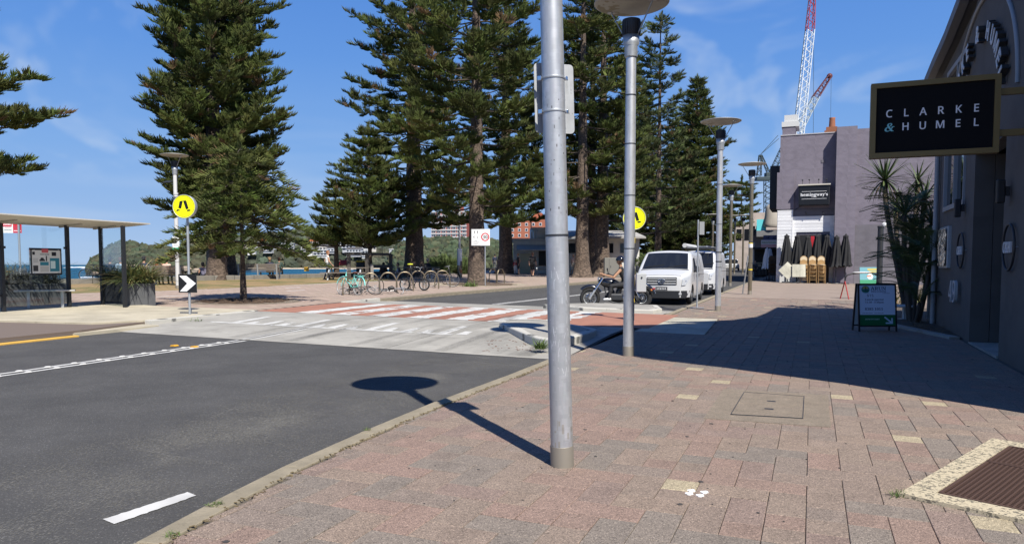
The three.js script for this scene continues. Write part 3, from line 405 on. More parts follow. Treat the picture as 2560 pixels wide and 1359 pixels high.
{
  const b = S(1406, 1163);
  const l = lampPost('thick galvanised street lamp post in the near foreground with a sign plate', b, { joints: [1.75], lean: 0.028, leanDir: YAW + Math.PI / 2, turn: 0.2 });
  // lean towards camera-left: rotate about the viewing direction
  l.quaternion.setFromAxisAngle(V(-Math.sin(YAW), 0, -Math.cos(YAW)), -0.0275);
  { // weathered galvanising, scratched at hand height
    const rp = rng(911), cm = canvasTex(256, 2048, (c, w, h) => { c.fillStyle = '#b2b4b5'; c.fillRect(0, 0, w, h); for (let i = 0; i < 2600; i++) { const g = 150 + rp() * 60 | 0; c.fillStyle = `rgba(${g},${g + 2},${g + 3},0.22)`; c.fillRect(rp() * w, rp() * h, 4 + rp() * 26, 3 + rp() * 40); } const Y = (m) => h - m / 4.75 * h; c.strokeStyle = 'rgba(240,240,238,0.85)'; for (let i = 0; i < 150; i++) { c.lineWidth = 0.6 + rp() * 1.3; const x = rp() * w, y = Y(0.75 + rp() * 0.75); c.beginPath(); c.moveTo(x, y); c.lineTo(x + (rp() - 0.5) * 14, y + (rp() - 0.3) * 46); c.stroke(); } c.fillStyle = 'rgba(70,68,64,0.7)'; for (let i = 0; i < 70; i++) c.fillRect(rp() * w, Y(1.9 + rp() * 0.9), 1 + rp() * 4, 2 + rp() * 9); c.fillStyle = 'rgba(120,100,70,0.25)'; for (let i = 0; i < 60; i++) c.fillRect(rp() * w, Y(rp() * 0.5), 2 + rp() * 6, 6 + rp() * 30); });
    const pole = l.getObjectByName('pole'), uv = pole.geometry.attributes.uv, ps = pole.geometry.attributes.position; for (let i = 0; i < uv.count; i++) uv.setXY(i, uv.getX(i) / 0.6, ps.getY(i) / 4.75); pole.material = new THREE.MeshStandardMaterial({ map: cm, roughness: 0.45, metalness: 0.55 });
  }
  // back of a sign plate, strapped to the post
  const pl = thing('sign_plate', 'blank back of a rounded sign plate strapped to the foreground post', 'sign'); pl.position.copy(l.position); pl.quaternion.copy(l.quaternion);
  const s = new THREE.Shape(), w = 0.155, h = 0.255, rr = 0.035; s.moveTo(-w + rr, -h); s.lineTo(w - rr, -h); s.quadraticCurveTo(w, -h, w, -h + rr); s.lineTo(w, h - rr); s.quadraticCurveTo(w, h, w - rr, h); s.lineTo(-w + rr, h); s.quadraticCurveTo(-w, h, -w, h - rr); s.lineTo(-w, -h + rr); s.quadraticCurveTo(-w, -h, -w + rr, -h);
  const y = 2.77, f = V(-Math.sin(YAW), 0, -Math.cos(YAW)), inner = new THREE.Group(); inner.name = 'mount'; 
  const pg = extr(s, 0.003, 0.0006); pg.rotateY(YAW + 0.28); pg.translate(f.x * 0.105 + 0.012, y, f.z * 0.105); obj('plate', pg, new THREE.MeshStandardMaterial({ color: lin(0.40, 0.41, 0.41), map: rep(tSteel, 0.8), roughness: 0.6, metalness: 0.4 }), pl);
  for (const yy of [y - 0.125, y + 0.115]) { const st = obj('strap', lathe([[0.0855, yy], [0.089, yy + 0.001], [0.089, yy + 0.017], [0.0855, yy + 0.018]], 32), M.galv, pl); obj('buckle', RB(0.03, 0.034, 0.022, 0.004, -0.085, yy + 0.009, 0.055), M.chrome, st); obj('buckle', RB(0.03, 0.03, 0.03, 0.004, 0.085, yy + 0.006, -0.03), M.chrome, st); }
}
lampPost('second galvanised street lamp post at the edge of the shop shadow', S(1571, 889), { joints: [1.72, 2.55, 3.35, 4.1], turn: 0.45 });
lampPost('galvanised street lamp post beside the front white van', S(1795, 777), { joints: [1.3, 2.55, 3.7], turn: 0.35, tags: [[1.45, 0.03, M.charcoal], [1.72, 0.03, M.charcoal]] });
lampPost('bronze toned street lamp post with yellow tags before the far umbrellas', S(1875, 736), { m: M.bronze, turn: 0.3, tags: [[1.05, 0.05, yellowTag], [2.0, 0.16, whiteTag], [2.17, 0.03, yellowTag]] });
lampPost('bronze toned street lamp behind the rear van', S(1825.5, 714), { m: M.bronze, turn: 0.3 });
lampPost('small distant bronze street lamp left of the tropical signboard', S(1857, 684.5), { m: M.bronze, turn: 0.3 });
lampPost('most distant thin bronze street lamp beside the beige building', S(1836, 684), { m: M.bronze, turn: 0.3 });
lampPost('bronze street lamp on the sea side beyond the van roof rack', S(1781, 690), { m: M.bronze, turn: 0.3, h: 5.0 });
{
  const t = lampPost('white street lamp with floodlight and camera beside the big left pine', S(444, 722), { m: M.white, h: 5.7, joints: [1.2], turn: 0.1 });
  obj('floodlight', [RB(0.42, 0.05, 0.24, 0.015, -0.3, 4.62, 0.12, 0.35, 0, 0), bar([-0.1, 4.6, 0.05], [-0.3, 4.6, 0.1], 0.02)], M.darkSteel, t);
  obj('camera_dome', [SPH(0.09, 0.15, 4.0, 0.12, 14), CY_(0.1, 0.1, 0.08, 14, 0.15, 4.1, 0.12), bar([0, 4.15, 0], [0.15, 4.15, 0.12], 0.025)], M.white, t);
  const ip = thing('notice_plate', 'small white and green notice plate on the left white lamp post', 'notice', [t.position.x, t.position.y, t.position.z]);
  obj('plate', printBox(0.30, 0.55, 0.01, 0.07, 2.0, 0.11, 0, YAW, 0), printMat(96, 176, (c, w, h) => { c.fillStyle = '#e9ebe8'; c.fillRect(0, 0, w, h); c.fillStyle = '#1d9a68'; c.fillRect(0, h * 0.86, w, h * 0.14); c.strokeStyle = '#444'; c.lineWidth = 5; c.beginPath(); c.arc(w / 2, 34, 18, 0, 7); c.stroke(); c.fillStyle = '#777'; for (let i = 0; i < 7; i++) c.fillRect(14, 68 + i * 11, w - 28 - (i * 37 % 23), 4); }), ip);
}
// pedestrian crossing signs
const yellowRefl = mat(0.80, 0.78, 0.0, 0.35);
function legsPrint(c, w, h) {
  c.fillStyle = '#eef000'; c.fillRect(0, 0, w, h); c.strokeStyle = '#16160c'; c.lineWidth = w * 0.014; c.beginPath(); c.arc(w / 2, h / 2, w * 0.455, 0, 7); c.stroke();
  c.fillStyle = '#12130f';
  const poly = (p) => { c.beginPath(); p.forEach(([x, y], i) => i ? c.lineTo(x * w, y * h) : c.moveTo(x * w, y * h)); c.closePath(); c.fill(); };
  poly([[0.315, 0.27], [0.46, 0.25], [0.375, 0.60], [0.245, 0.575]]); poly([[0.245, 0.60], [0.36, 0.625], [0.335, 0.68], [0.30, 0.665], [0.225, 0.70], [0.185, 0.665], [0.215, 0.64]].map(([x, y]) => [x - 0.04, y + 0.02]));
  poly([[0.47, 0.25], [0.61, 0.24], [0.715, 0.60], [0.59, 0.635]]); poly([[0.62, 0.66], [0.73, 0.63], [0.80, 0.655], [0.805, 0.69], [0.70, 0.715], [0.635, 0.71]]);
  c.fillStyle = '#555'; c.fillRect(w * 0.495, h * 0.06, w * 0.012, h * 0.05); c.fillRect(w * 0.495, h * 0.9, w * 0.012, h * 0.05);
}
const legsMat = printMat(512, 512, legsPrint, 0.4);
function faceDisc(r, m, at, turn, parent, name) { const g = new THREE.CircleGeometry(r, 48); const o = obj(name, plain(g), m, parent); o.position.set(...at); o.rotation.y = turn; return o; }
function walkSign(label, base, hC, r, turn, poleR, poleH, striped) {
  const t = thing('pedestrian_crossing_sign', label, 'road sign', [base.x, gy(base.x, base.z), base.z], 0, 'round yellow walking legs signs');
  obj('post', CY_(poleR, poleR, poleH, 16, 0, poleH / 2, 0), striped ? M.darkSteel : M.galv, t);
  const c = Math.cos(turn), s = Math.sin(turn);
  obj('sign_box', put(plain(new THREE.CylinderGeometry(r, r, 0.12, 48).rotateX(Math.PI / 2)), s * 0.1, hC, c * 0.1, 0, turn, 0), M.galv, t);
  faceDisc(r * 0.985, legsMat, [s * 0.163, hC, c * 0.163], turn, t, 'sign_face');
  obj('rim', put(plain(new THREE.TorusGeometry(r, 0.008, 8, 48)), s * 0.162, hC, c * 0.162, 0, turn, 0), M.galv, t);
  return t;
}
{
  const b = S(474, 789); const t = walkSign('round yellow walking legs sign above the chevron board near the shelter', b, hAt(467, 517, b) - b.y, 0.285, YAW - 0.06, 0.03, hAt(467, 500, b) - b.y);
  const ch = thing('chevron_sign', 'black square board with white right pointing chevron on the left post', 'road sign', [b.x, b.y, b.z]);
  const hc = hAt(470, 708, b) - b.y;
  obj('board', printBox(0.46, 0.46, 0.012, 0, hc, 0.045, 0, YAW - 0.02, 0), printMat(256, 256, (c, w, h) => { c.fillStyle = '#0d0e10'; c.fillRect(0, 0, w, h); c.fillStyle = '#f0f0ee'; c.beginPath(); [[0.05, 0.09], [0.44, 0.09], [0.95, 0.5], [0.44, 0.93], [0.07, 0.93], [0.48, 0.5]].forEach(([x, y], i) => i ? c.lineTo(x * w, y * h) : c.moveTo(x * w, y * h)); c.fill(); }), ch);
}
{
  const b = S(1582, 801); const t = walkSign('round yellow walking legs sign half hidden behind the second lamp post', b, hAt(1583, 546, b) - b.y, 0.275, YAW - 0.05, 0.04, hAt(1580, 528, b) - b.y, true);
  for (const [y0, y1] of [[0.45, 0.62], [0.85, 1.0], [1.9, 2.3]]) obj('yellow_band', CY_(0.042, 0.042, y1 - y0, 16, 0, (y0 + y1) / 2, 0), yellowTag, t);
  const bx = thing('control_box', 'pale grey control box fixed to the yellow banded sign post', 'control box', [b.x, b.y, b.z]);
  obj('case', RB(0.24, 0.46, 0.14, 0.02, 0.2, hAt(1590, 706, b) - b.y, 0.02, 0, YAW, 0), mat(0.42, 0.43, 0.43, 0.6), bx);
  obj('lock', CY_(0.02, 0.02, 0.02, 12, 0.235, hAt(1590, 693, b) - b.y, 0.095, Math.PI / 2, 0, 0), M.darkSteel, bx);
  for (const yy of [690, 725]) obj('bracket', B(0.16, 0.02, 0.04, 0.1, hAt(1590, yy, b) - b.y, 0, 0, YAW, 0), M.galv, bx);
}
{
  const b = S(1743, 769); const t = thing('parking_sign', 'thin sign post with a small grey plate beside the front van', 'road sign', [b.x, b.y, b.z]); const H = hAt(1746, 549, b) - b.y;
  obj('post', CY_(0.025, 0.025, H, 14, 0, H / 2, 0), M.galv, t); obj('plate', RB(0.20, 0.40, 0.006, 0.003, 0.11, H - 0.26, -0.03, 0, YAW + 0.5, 0), mat(0.33, 0.34, 0.34, 0.6, 0.3), t); obj('base_flange', B(0.42, 0.012, 0.2, 0, 0.008, 0), M.galv, t);
  const lp = S(1857, 735), tp = P(1871, 640, 31.2); single('leaning_pole', 'plain grey pole leaning against the bronze lamp post', 'pole', bar([0, 0, 0], tp.clone().sub(lp), 0.03, 10), M.galv, lp);
}
{ // 30 sign
  const b = S(1213, 714), H = hAt(1213, 600, b) - b.y, t = thing('speed_limit_sign', 'white thirty speed sign with pedestrian panel before the right pine trunk', 'road sign', [b.x, b.y, b.z]);
  obj('post', CY_(0.028, 0.028, H, 14, 0, H / 2, 0), M.galv, t);
  const yc = hAt(1201, 593, b) - b.y;
  obj('panel', printBox(0.96, 0.84, 0.012, -0.2, yc, 0.12, 0, YAW - 0.1, 0), printMat(512, 448, (c, w, h) => {
    c.fillStyle = '#e9e8e4'; c.fillRect(0, 0, w, h); c.strokeStyle = '#222'; c.lineWidth = 5; c.strokeRect(8, 8, w * 0.46, h - 16);
    const man = (x, y, k) => { c.fillStyle = '#151515'; c.beginPath(); c.arc(x, y, 9 * k, 0, 7); c.fill(); c.fillRect(x - 8 * k, y + 10 * k, 16 * k, 34 * k); c.lineWidth = 7 * k; c.strokeStyle = '#151515'; c.beginPath(); c.moveTo(x - 3, y + 40 * k); c.lineTo(x - 12 * k, y + 80 * k); c.moveTo(x + 3, y + 40 * k); c.lineTo(x + 13 * k, y + 80 * k); c.moveTo(x - 8 * k, y + 16 * k); c.lineTo(x - 18 * k, y + 42 * k); c.stroke(); };
    man(90, 50, 1); man(175, 50, 1); man(75, 185, 1.0); man(165, 205, 0.75);
    c.fillStyle = '#222'; c.font = 'bold 32px sans-serif'; c.textAlign = 'center'; c.fillText('HIGH', w * 0.24, 330); c.fillText('PEDESTRIAN', w * 0.24, 372); c.fillText('ACTIVITY', w * 0.24, 414);
    c.strokeStyle = '#c31c28'; c.lineWidth = 30; c.beginPath(); c.arc(w * 0.745, h * 0.48, 98, 0, 7); c.stroke(); c.fillStyle = '#121212'; c.font = 'bold 128px sans-serif'; c.fillText('30', w * 0.745, h * 0.48 + 46);
  }), t);
}
{ // white pole with wrapped poster, by the right pine
  const b = S(1149, 693), t = thing('banner_pole', 'slender white pole with a wrapped paper notice and rust coloured base', 'pole', [b.x, b.y, b.z]); const H = hAt(1149, 522, b) - b.y, pY = hAt(1149, 621, b) - b.y, pB = hAt(1149, 663, b) - b.y;
  obj('pole', CY_(0.07, 0.08, H, 14, 0, H / 2, 0), M.white, t); obj('notice', lathe([[0.17, pB], [0.175, pB], [0.175, pY], [0.17, pY]], 20), printMat(256, 512, (c, w, h) => { c.fillStyle = '#dfe1e4'; c.fillRect(0, 0, w, h); c.fillStyle = '#8b8f96'; for (let i = 0; i < 22; i++) c.fillRect(10, 30 + i * 20, w - 20, 6); c.fillStyle = '#444'; c.fillRect(30, 300, 50, 50); c.fillRect(160, 300, 50, 50); }), t);
  obj('art_wrap', lathe([[0.17, 0], [0.175, 0.002], [0.175, pB - 0.02], [0.17, pB - 0.015]], 20), new THREE.MeshStandardMaterial({ map: tex(128, (u, v, i, j) => { const n = fbm(u * 8, v * 8, 8, 231, 4); return n > 0.55 ? [0.35, 0.14, 0.05] : n > 0.45 ? [0.45, 0.38, 0.25] : [0.08, 0.06, 0.04]; }), roughness: 0.8 }), t);
}
// ---------- Norfolk pines ----------
// one brush: a twig with upturned rope-like fingers of needles
function brushGeo(seed, nf, spread, needle) {
  const rg = rng(seed), pos = [];
  const tri = (a, b, c) => pos.push(a.x, a.y, a.z, b.x, b.y, b.z, c.x, c.y, c.z);
  function finger(o, d, L, r) {
    const up = V(0, 1, 0), side = d.clone().cross(up).normalize(), n2 = side.clone().cross(d).normalize();
    const pts = []; const segs = 3; let p = o.clone(), dir = d.clone();
    for (let s = 0; s <= segs; s++) { pts.push(p.clone()); dir.addScaledVector(up, 0.16).normalize(); p.addScaledVector(dir, L / segs); }
    const rad = [r * 0.55, r, r * 0.85, 0];
    const ringOf = (s) => [0, 1, 2].map((k) => { const a = k * 2.094 + 0.5; return pts[s].clone().addScaledVector(side, Math.cos(a) * rad[s]).addScaledVector(n2, Math.sin(a) * rad[s]); });
    for (let s = 0; s < segs; s++) { const A = ringOf(s), Bq = ringOf(s + 1); for (let k = 0; k < 3; k++) { const j = (k + 1) % 3; if (s < segs - 1) tri(A[k], Bq[k], Bq[j]); tri(A[k], Bq[j], A[j]); } }
    for (let k = 0; k < needle; k++) { const t = 0.1 + 0.9 * rg(), s = Math.min(segs - 1, t * segs | 0), q = pts[s].clone().lerp(pts[s + 1], t * segs - s), a = rg() * 6.283, nd = side.clone().multiplyScalar(Math.cos(a)).addScaledVector(n2, Math.sin(a)).addScaledVector(d, 0.8).normalize(), w = V(rg() - 0.5, rg() - 0.5, rg() - 0.5).normalize().multiplyScalar(0.011); tri(q.clone().add(w), q.clone().sub(w), q.clone().addScaledVector(nd, r * 2.6)); }
  }
  for (let i = 0; i < nf; i++) {
    const t = i / (nf - 1), s = i % 2 ? 1 : -1, o = V(t * 0.62, (rg() - 0.5) * 0.05, 0), a = (1.15 - t * 0.75) * spread * (0.75 + 0.5 * rg());
    const d = V(Math.cos(a), 0.12 + rg() * 0.4, s * Math.sin(a) * (0.8 + 0.4 * rg())).normalize();
    finger(o, d, (0.50 - 0.18 * t) * (0.75 + 0.5 * rg()), 0.026 + rg() * 0.010);
  }
  finger(V(0.5, 0, 0), V(1, 0.15, 0).normalize(), 0.5, 0.034);
  const g = new THREE.BufferGeometry(); g.setAttribute('position', new THREE.Float32BufferAttribute(pos, 3)); g.computeVertexNormals(); return g;
}
const brushes = [brushGeo(11, 15, 1, 9), brushGeo(12, 13, 0.8, 9)];
const needleMat = new THREE.MeshStandardMaterial({ color: lin(1, 1, 1), roughness: 0.95, side: THREE.DoubleSide });
function pine(label, at, o) {
  const { H = 24, base = 4.5, rad = 4, shape: prof = (t) => 1, gap = 0.6, n = 6, rise = 0.0, droop = 0.08, tipUp = 0.25, dens = 1, seed = 1, trunk = 0.55, lean = 0, tone = [0.054, 0.073, 0.014], keep = 1, size = 1, flare = 1.5, inner = 0.38, name = 'norfolk_pine', up = 1e9, twist = 0 } = o;
  const rg = rng(seed), t = thing(name, label, 'tree', [at.x, gy(at.x, at.z) - 0.05, at.z], 0, 'norfolk pines along the beachfront');
  const Hc = Math.min(H, up), tg = new THREE.CylinderGeometry(1, 1, 1, 18, 30, true), p = tg.attributes.position, uv = tg.attributes.uv;
  for (let i = 0; i < p.count; i++) { const v = p.getY(i) + 0.5, y = v * v * Hc * 0.5 + v * Hc * 0.5, a = Math.atan2(p.getZ(i), p.getX(i)); let r = trunk * (1 - 0.92 * y / H) * (1 + (flare - 1) * Math.exp(-y / 0.55) * (0.8 + 0.2 * Math.cos(a * 5 + seed))); r *= 1 + 0.05 * Math.sin(a * 7 + y * 2) + 0.03 * Math.sin(y * 9 + a * 3); p.setXYZ(i, Math.cos(a) * r + lean * y, y, Math.sin(a) * r); uv.setXY(i, uv.getX(i) * Math.max(1, Math.round(trunk * 4)), y / 1.6); }
  tg.computeVertexNormals(); obj('trunk', plain(tg), M.bark, t);
  const limbs = [], inst = [[], []];
  for (let y = base; y < Hc - 0.2; y += gap * (0.8 + 0.4 * rg())) {
    const f = (y - base) / (H - base), L0 = rad * prof(f), nb = Math.max(3, Math.round(n * (0.8 + 0.4 * rg()))), a0 = rg() * 6.28;
    for (let k = 0; k < nb; k++) {
      if (rg() > keep) continue;
      const a = a0 + k / nb * 6.283 + (rg() - 0.5) * 0.5, L = L0 * (0.68 + 0.48 * rg()) * (0.66 + 0.68 * vn(a * 1.3 + 20, y * 0.42 + seed * 3, 0, seed)), el = rise + (rg() - 0.5) * 0.22, d = V(Math.cos(a), 0, Math.sin(a));
      const bright = 0.85 + 0.5 * rg(); const dr = droop * (0.6 + 0.8 * rg()); const pt = (s) => V(lean * y + d.x * L * s, y + el * L * s - dr * L * Math.sin(Math.min(s, 0.75) * 2.1) + tipUp * L * s * s * s * 0.6, d.z * L * s);
      const segN = 4; for (let s = 0; s < segN; s++) limbs.push(bar(pt(s / segN), pt((s + 1) / segN), Math.max(0.012, (0.012 + 0.012 * L) * (1 - s / segN * 0.85)), 5, Math.max(0.01, (0.012 + 0.012 * L) * (1 - (s + 1) / segN * 0.85))));
      const nt = Math.max(3, Math.round(L * 5.2 * dens)), side = V(-d.z, 0, d.x);
      for (let q = 0; q <= nt; q++) {
        const s = lerp(inner + 0.12 * rg(), 1, q / nt), o = pt(s), sd = (q % 2 ? 1 : -1), ang = q === nt ? 0 : (0.5 + 0.75 * rg()) * sd;
        const dir = d.clone().multiplyScalar(Math.cos(ang)).addScaledVector(side, Math.sin(ang)); dir.y = (pt(Math.min(1, s + 0.05)).y - pt(s - 0.05).y) / (0.1 * L) * 0.8 + (rg() - 0.45) * 0.55 + twist; dir.normalize();
        const off = (1 - s) * L * 0.16 + 0.05; o.addScaledVector(dir, off * rg());
        inst[rg() * 2 | 0].push([o, dir, size * (0.75 + 0.5 * rg()) * (0.85 + 0.3 * (1 - s)), rg(), s, bright]);
      }
    }
  }
  if (Hc === H) for (let k = 0; k < 8; k++) inst[0].push([V(lean * H, H - 0.15 * k, 0), V(rg() - 0.5, 1.1, rg() - 0.5).normalize(), size * 0.7, rg(), 1, 1]);
  obj('limbs', limbs, M.limb, t);
  const m4 = new THREE.Matrix4(), X = V(), Y = V(), Z = V(), c = new THREE.Color();
  inst.forEach((list, b) => {
    const im = new THREE.InstancedMesh(brushes[b], needleMat, list.length); im.name = 'crown'; im.userData.kind = 'stuff'; im.castShadow = im.receiveShadow = true;
    list.forEach(([o, d, s, r, , q2], i) => { X.copy(d); Z.crossVectors(X, V(0, 1, 0)).normalize(); Y.crossVectors(Z, X); const roll = (r - 0.5) * 1.2, y2 = Y.clone().multiplyScalar(Math.cos(roll)).addScaledVector(Z, Math.sin(roll)); Z.crossVectors(X, y2); m4.makeBasis(X.clone().multiplyScalar(s), y2.multiplyScalar(s), Z.multiplyScalar(s)); m4.setPosition(o); im.setMatrixAt(i, m4); const k = (0.75 + 0.75 * hash(i, 7, seed)) * q2, w = hash(i, 9, seed); im.setColorAt(i, hash(i, 13, seed) > 0.965 ? c.setRGB(0.12 * k, 0.075 * k, 0.035 * k) : c.setRGB(tone[0] * k * (0.9 + 0.35 * w), tone[1] * k, tone[2] * k * (0.8 + 0.4 * w))); });
    t.add(im);
  });
  return t;
}
const fullProf = (t) => t < 0.12 ? lerp(0.82, 1, t / 0.12) : t < 0.5 ? lerp(1, 0.86, (t - 0.12) / 0.38) : Math.max(0.05, 0.86 * (1 - (t - 0.5) / 0.5) ** 0.75);
const coneProf = (t) => Math.max(0.06, (1 - t) ** 0.85);
pine('tall dense pine standing behind the left yellow crossing sign', S(541, 700), { H: 27, base: 3.9, rad: 3.35, shape: fullProf, gap: 0.62, n: 7, droop: 0.1, tipUp: 0.32, seed: 3, flare: 1.3, trunk: 0.54, up: 20, dens: 1.1, inner: 0.3 });
pine('slimmer dark pine trunk close behind the tall left pine', S(572, 696), { H: 24, base: 4.6, rad: 2.6, shape: fullProf, gap: 0.8, n: 5, seed: 33, trunk: 0.42, up: 19 });
pine('small young pine with bare stem in a ring of bark chips', S(608, 752), { H: 5.2, base: 2.0, rad: 2.45, shape: (t) => Math.max(0.15, 1 - 0.75 * t), gap: 0.33, n: 6, droop: 0.02, rise: -0.03, tipUp: -0.25, seed: 5, trunk: 0.095, dens: 0.9, tone: [0.075, 0.098, 0.022], size: 0.68, flare: 1.4, inner: 0.3, twist: -0.15 });
pine('broad old pine with thick dark trunk behind the picnic tables', S(1036, 691), { H: 27, base: 3.7, rad: 4.1, shape: fullProf, gap: 0.75, n: 6, seed: 7, trunk: 0.68, up: 20, dens: 1.0, inner: 0.32 });
pine('tall brown trunked pine behind the thirty speed sign', S(1192, 708), { H: 25, base: 3.6, rad: 3.7, shape: fullProf, gap: 0.78, n: 6, seed: 8, trunk: 0.47, up: 18, keep: 0.88, flare: 1.35 });
pine('symmetrical young pine with open tiers left of the picnic shelter', S(925, 694), { H: 9.9, base: 2.0, rad: 3.5, shape: (t) => Math.max(0.05, (1 - t) ** 0.8), gap: 0.62, n: 7, rise: 0.22, droop: 0.0, tipUp: 0.15, seed: 9, trunk: 0.16, dens: 1.1, inner: 0.12, size: 0.85, flare: 1.2 });
pine('smaller young pine farther left behind the walking man', S(841, 693), { H: 6.2, base: 2.1, rad: 2.7, shape: (t) => Math.max(0.1, (1 - t) ** 0.7), gap: 0.55, n: 6, rise: 0.1, droop: 0.03, seed: 10, trunk: 0.19, inner: 0.2, size: 0.8, flare: 1.2 });
pine('pine with flared trunk beside the white kiosk', S(1264, 684), { H: 26, base: 5.0, rad: 4.5, shape: fullProf, gap: 0.85, n: 6, seed: 12, trunk: 0.62, up: 24, flare: 1.8 });
pine('flare based pine nearest the motorcycle across the road', S(1455, 693), { H: 25, base: 4.8, rad: 4.2, shape: fullProf, gap: 0.85, n: 6, seed: 14, trunk: 0.52, up: 23, flare: 1.9, keep: 0.72 });
pine('pine trunk in the middle of the kiosk row', S(1479, 685), { H: 26, base: 5.5, rad: 4.2, shape: fullProf, gap: 0.9, n: 6, seed: 15, trunk: 0.45, up: 25, keep: 0.72 });
pine('flare based pine beside the grey utility cabinet', S(1505, 690), { H: 23, base: 4.6, rad: 4.5, shape: fullProf, gap: 0.85, n: 6, seed: 16, trunk: 0.6, flare: 1.9, keep: 0.72 });
pine('sparse pine with drooping top behind the front van', P(1645, 668, 72).setY(0), { H: 24.5, base: 4.0, rad: 4.6, shape: (t) => Math.max(0.12, 1 - 0.82 * t), gap: 0.95, n: 5, seed: 17, trunk: 0.36, keep: 0.85, rise: 0.05, tone: [0.055, 0.075, 0.024] });
pine('dense dark conical pine at the right end of the row', P(1738, 665, 80).setY(0), { H: 20.5, base: 1.6, rad: 4.4, shape: (t) => Math.max(0.05, 1 - t ** 1.7), gap: 0.5, n: 7, seed: 18, trunk: 0.4, inner: 0.15 });
pine('bushy pine filling the row behind the second crossing sign', P(1585, 668, 84).setY(0), { H: 23, base: 1.2, rad: 4.6, shape: (t) => Math.max(0.08, 1 - t ** 1.5), gap: 0.6, n: 6, seed: 19, trunk: 0.4 });
pine('far bushy pine above the front van roof', P(1690, 668, 98).setY(0), { H: 19, base: 1.0, rad: 4.6, shape: (t) => Math.max(0.08, 1 - t ** 1.6), gap: 0.6, n: 6, seed: 20, trunk: 0.4 });
pine('distant pine with flat tiers left of the dark crane', P(1852, 640, 150).setY(0), { H: 17.5, base: 5, rad: 5.4, shape: (t) => Math.max(0.3, 1 - 0.65 * t), gap: 1.2, n: 6, seed: 21, trunk: 0.35, dens: 0.8, size: 1.4 });
pine('pine at the left edge reaching long branches into view', P(-190, 690, 31).setY(0), { H: 13, base: 5.4, rad: 4.9, shape: (t) => Math.max(0.1, 1 - 0.55 * t), gap: 1.1, n: 7, seed: 25, trunk: 0.3, tipUp: 0.22 });
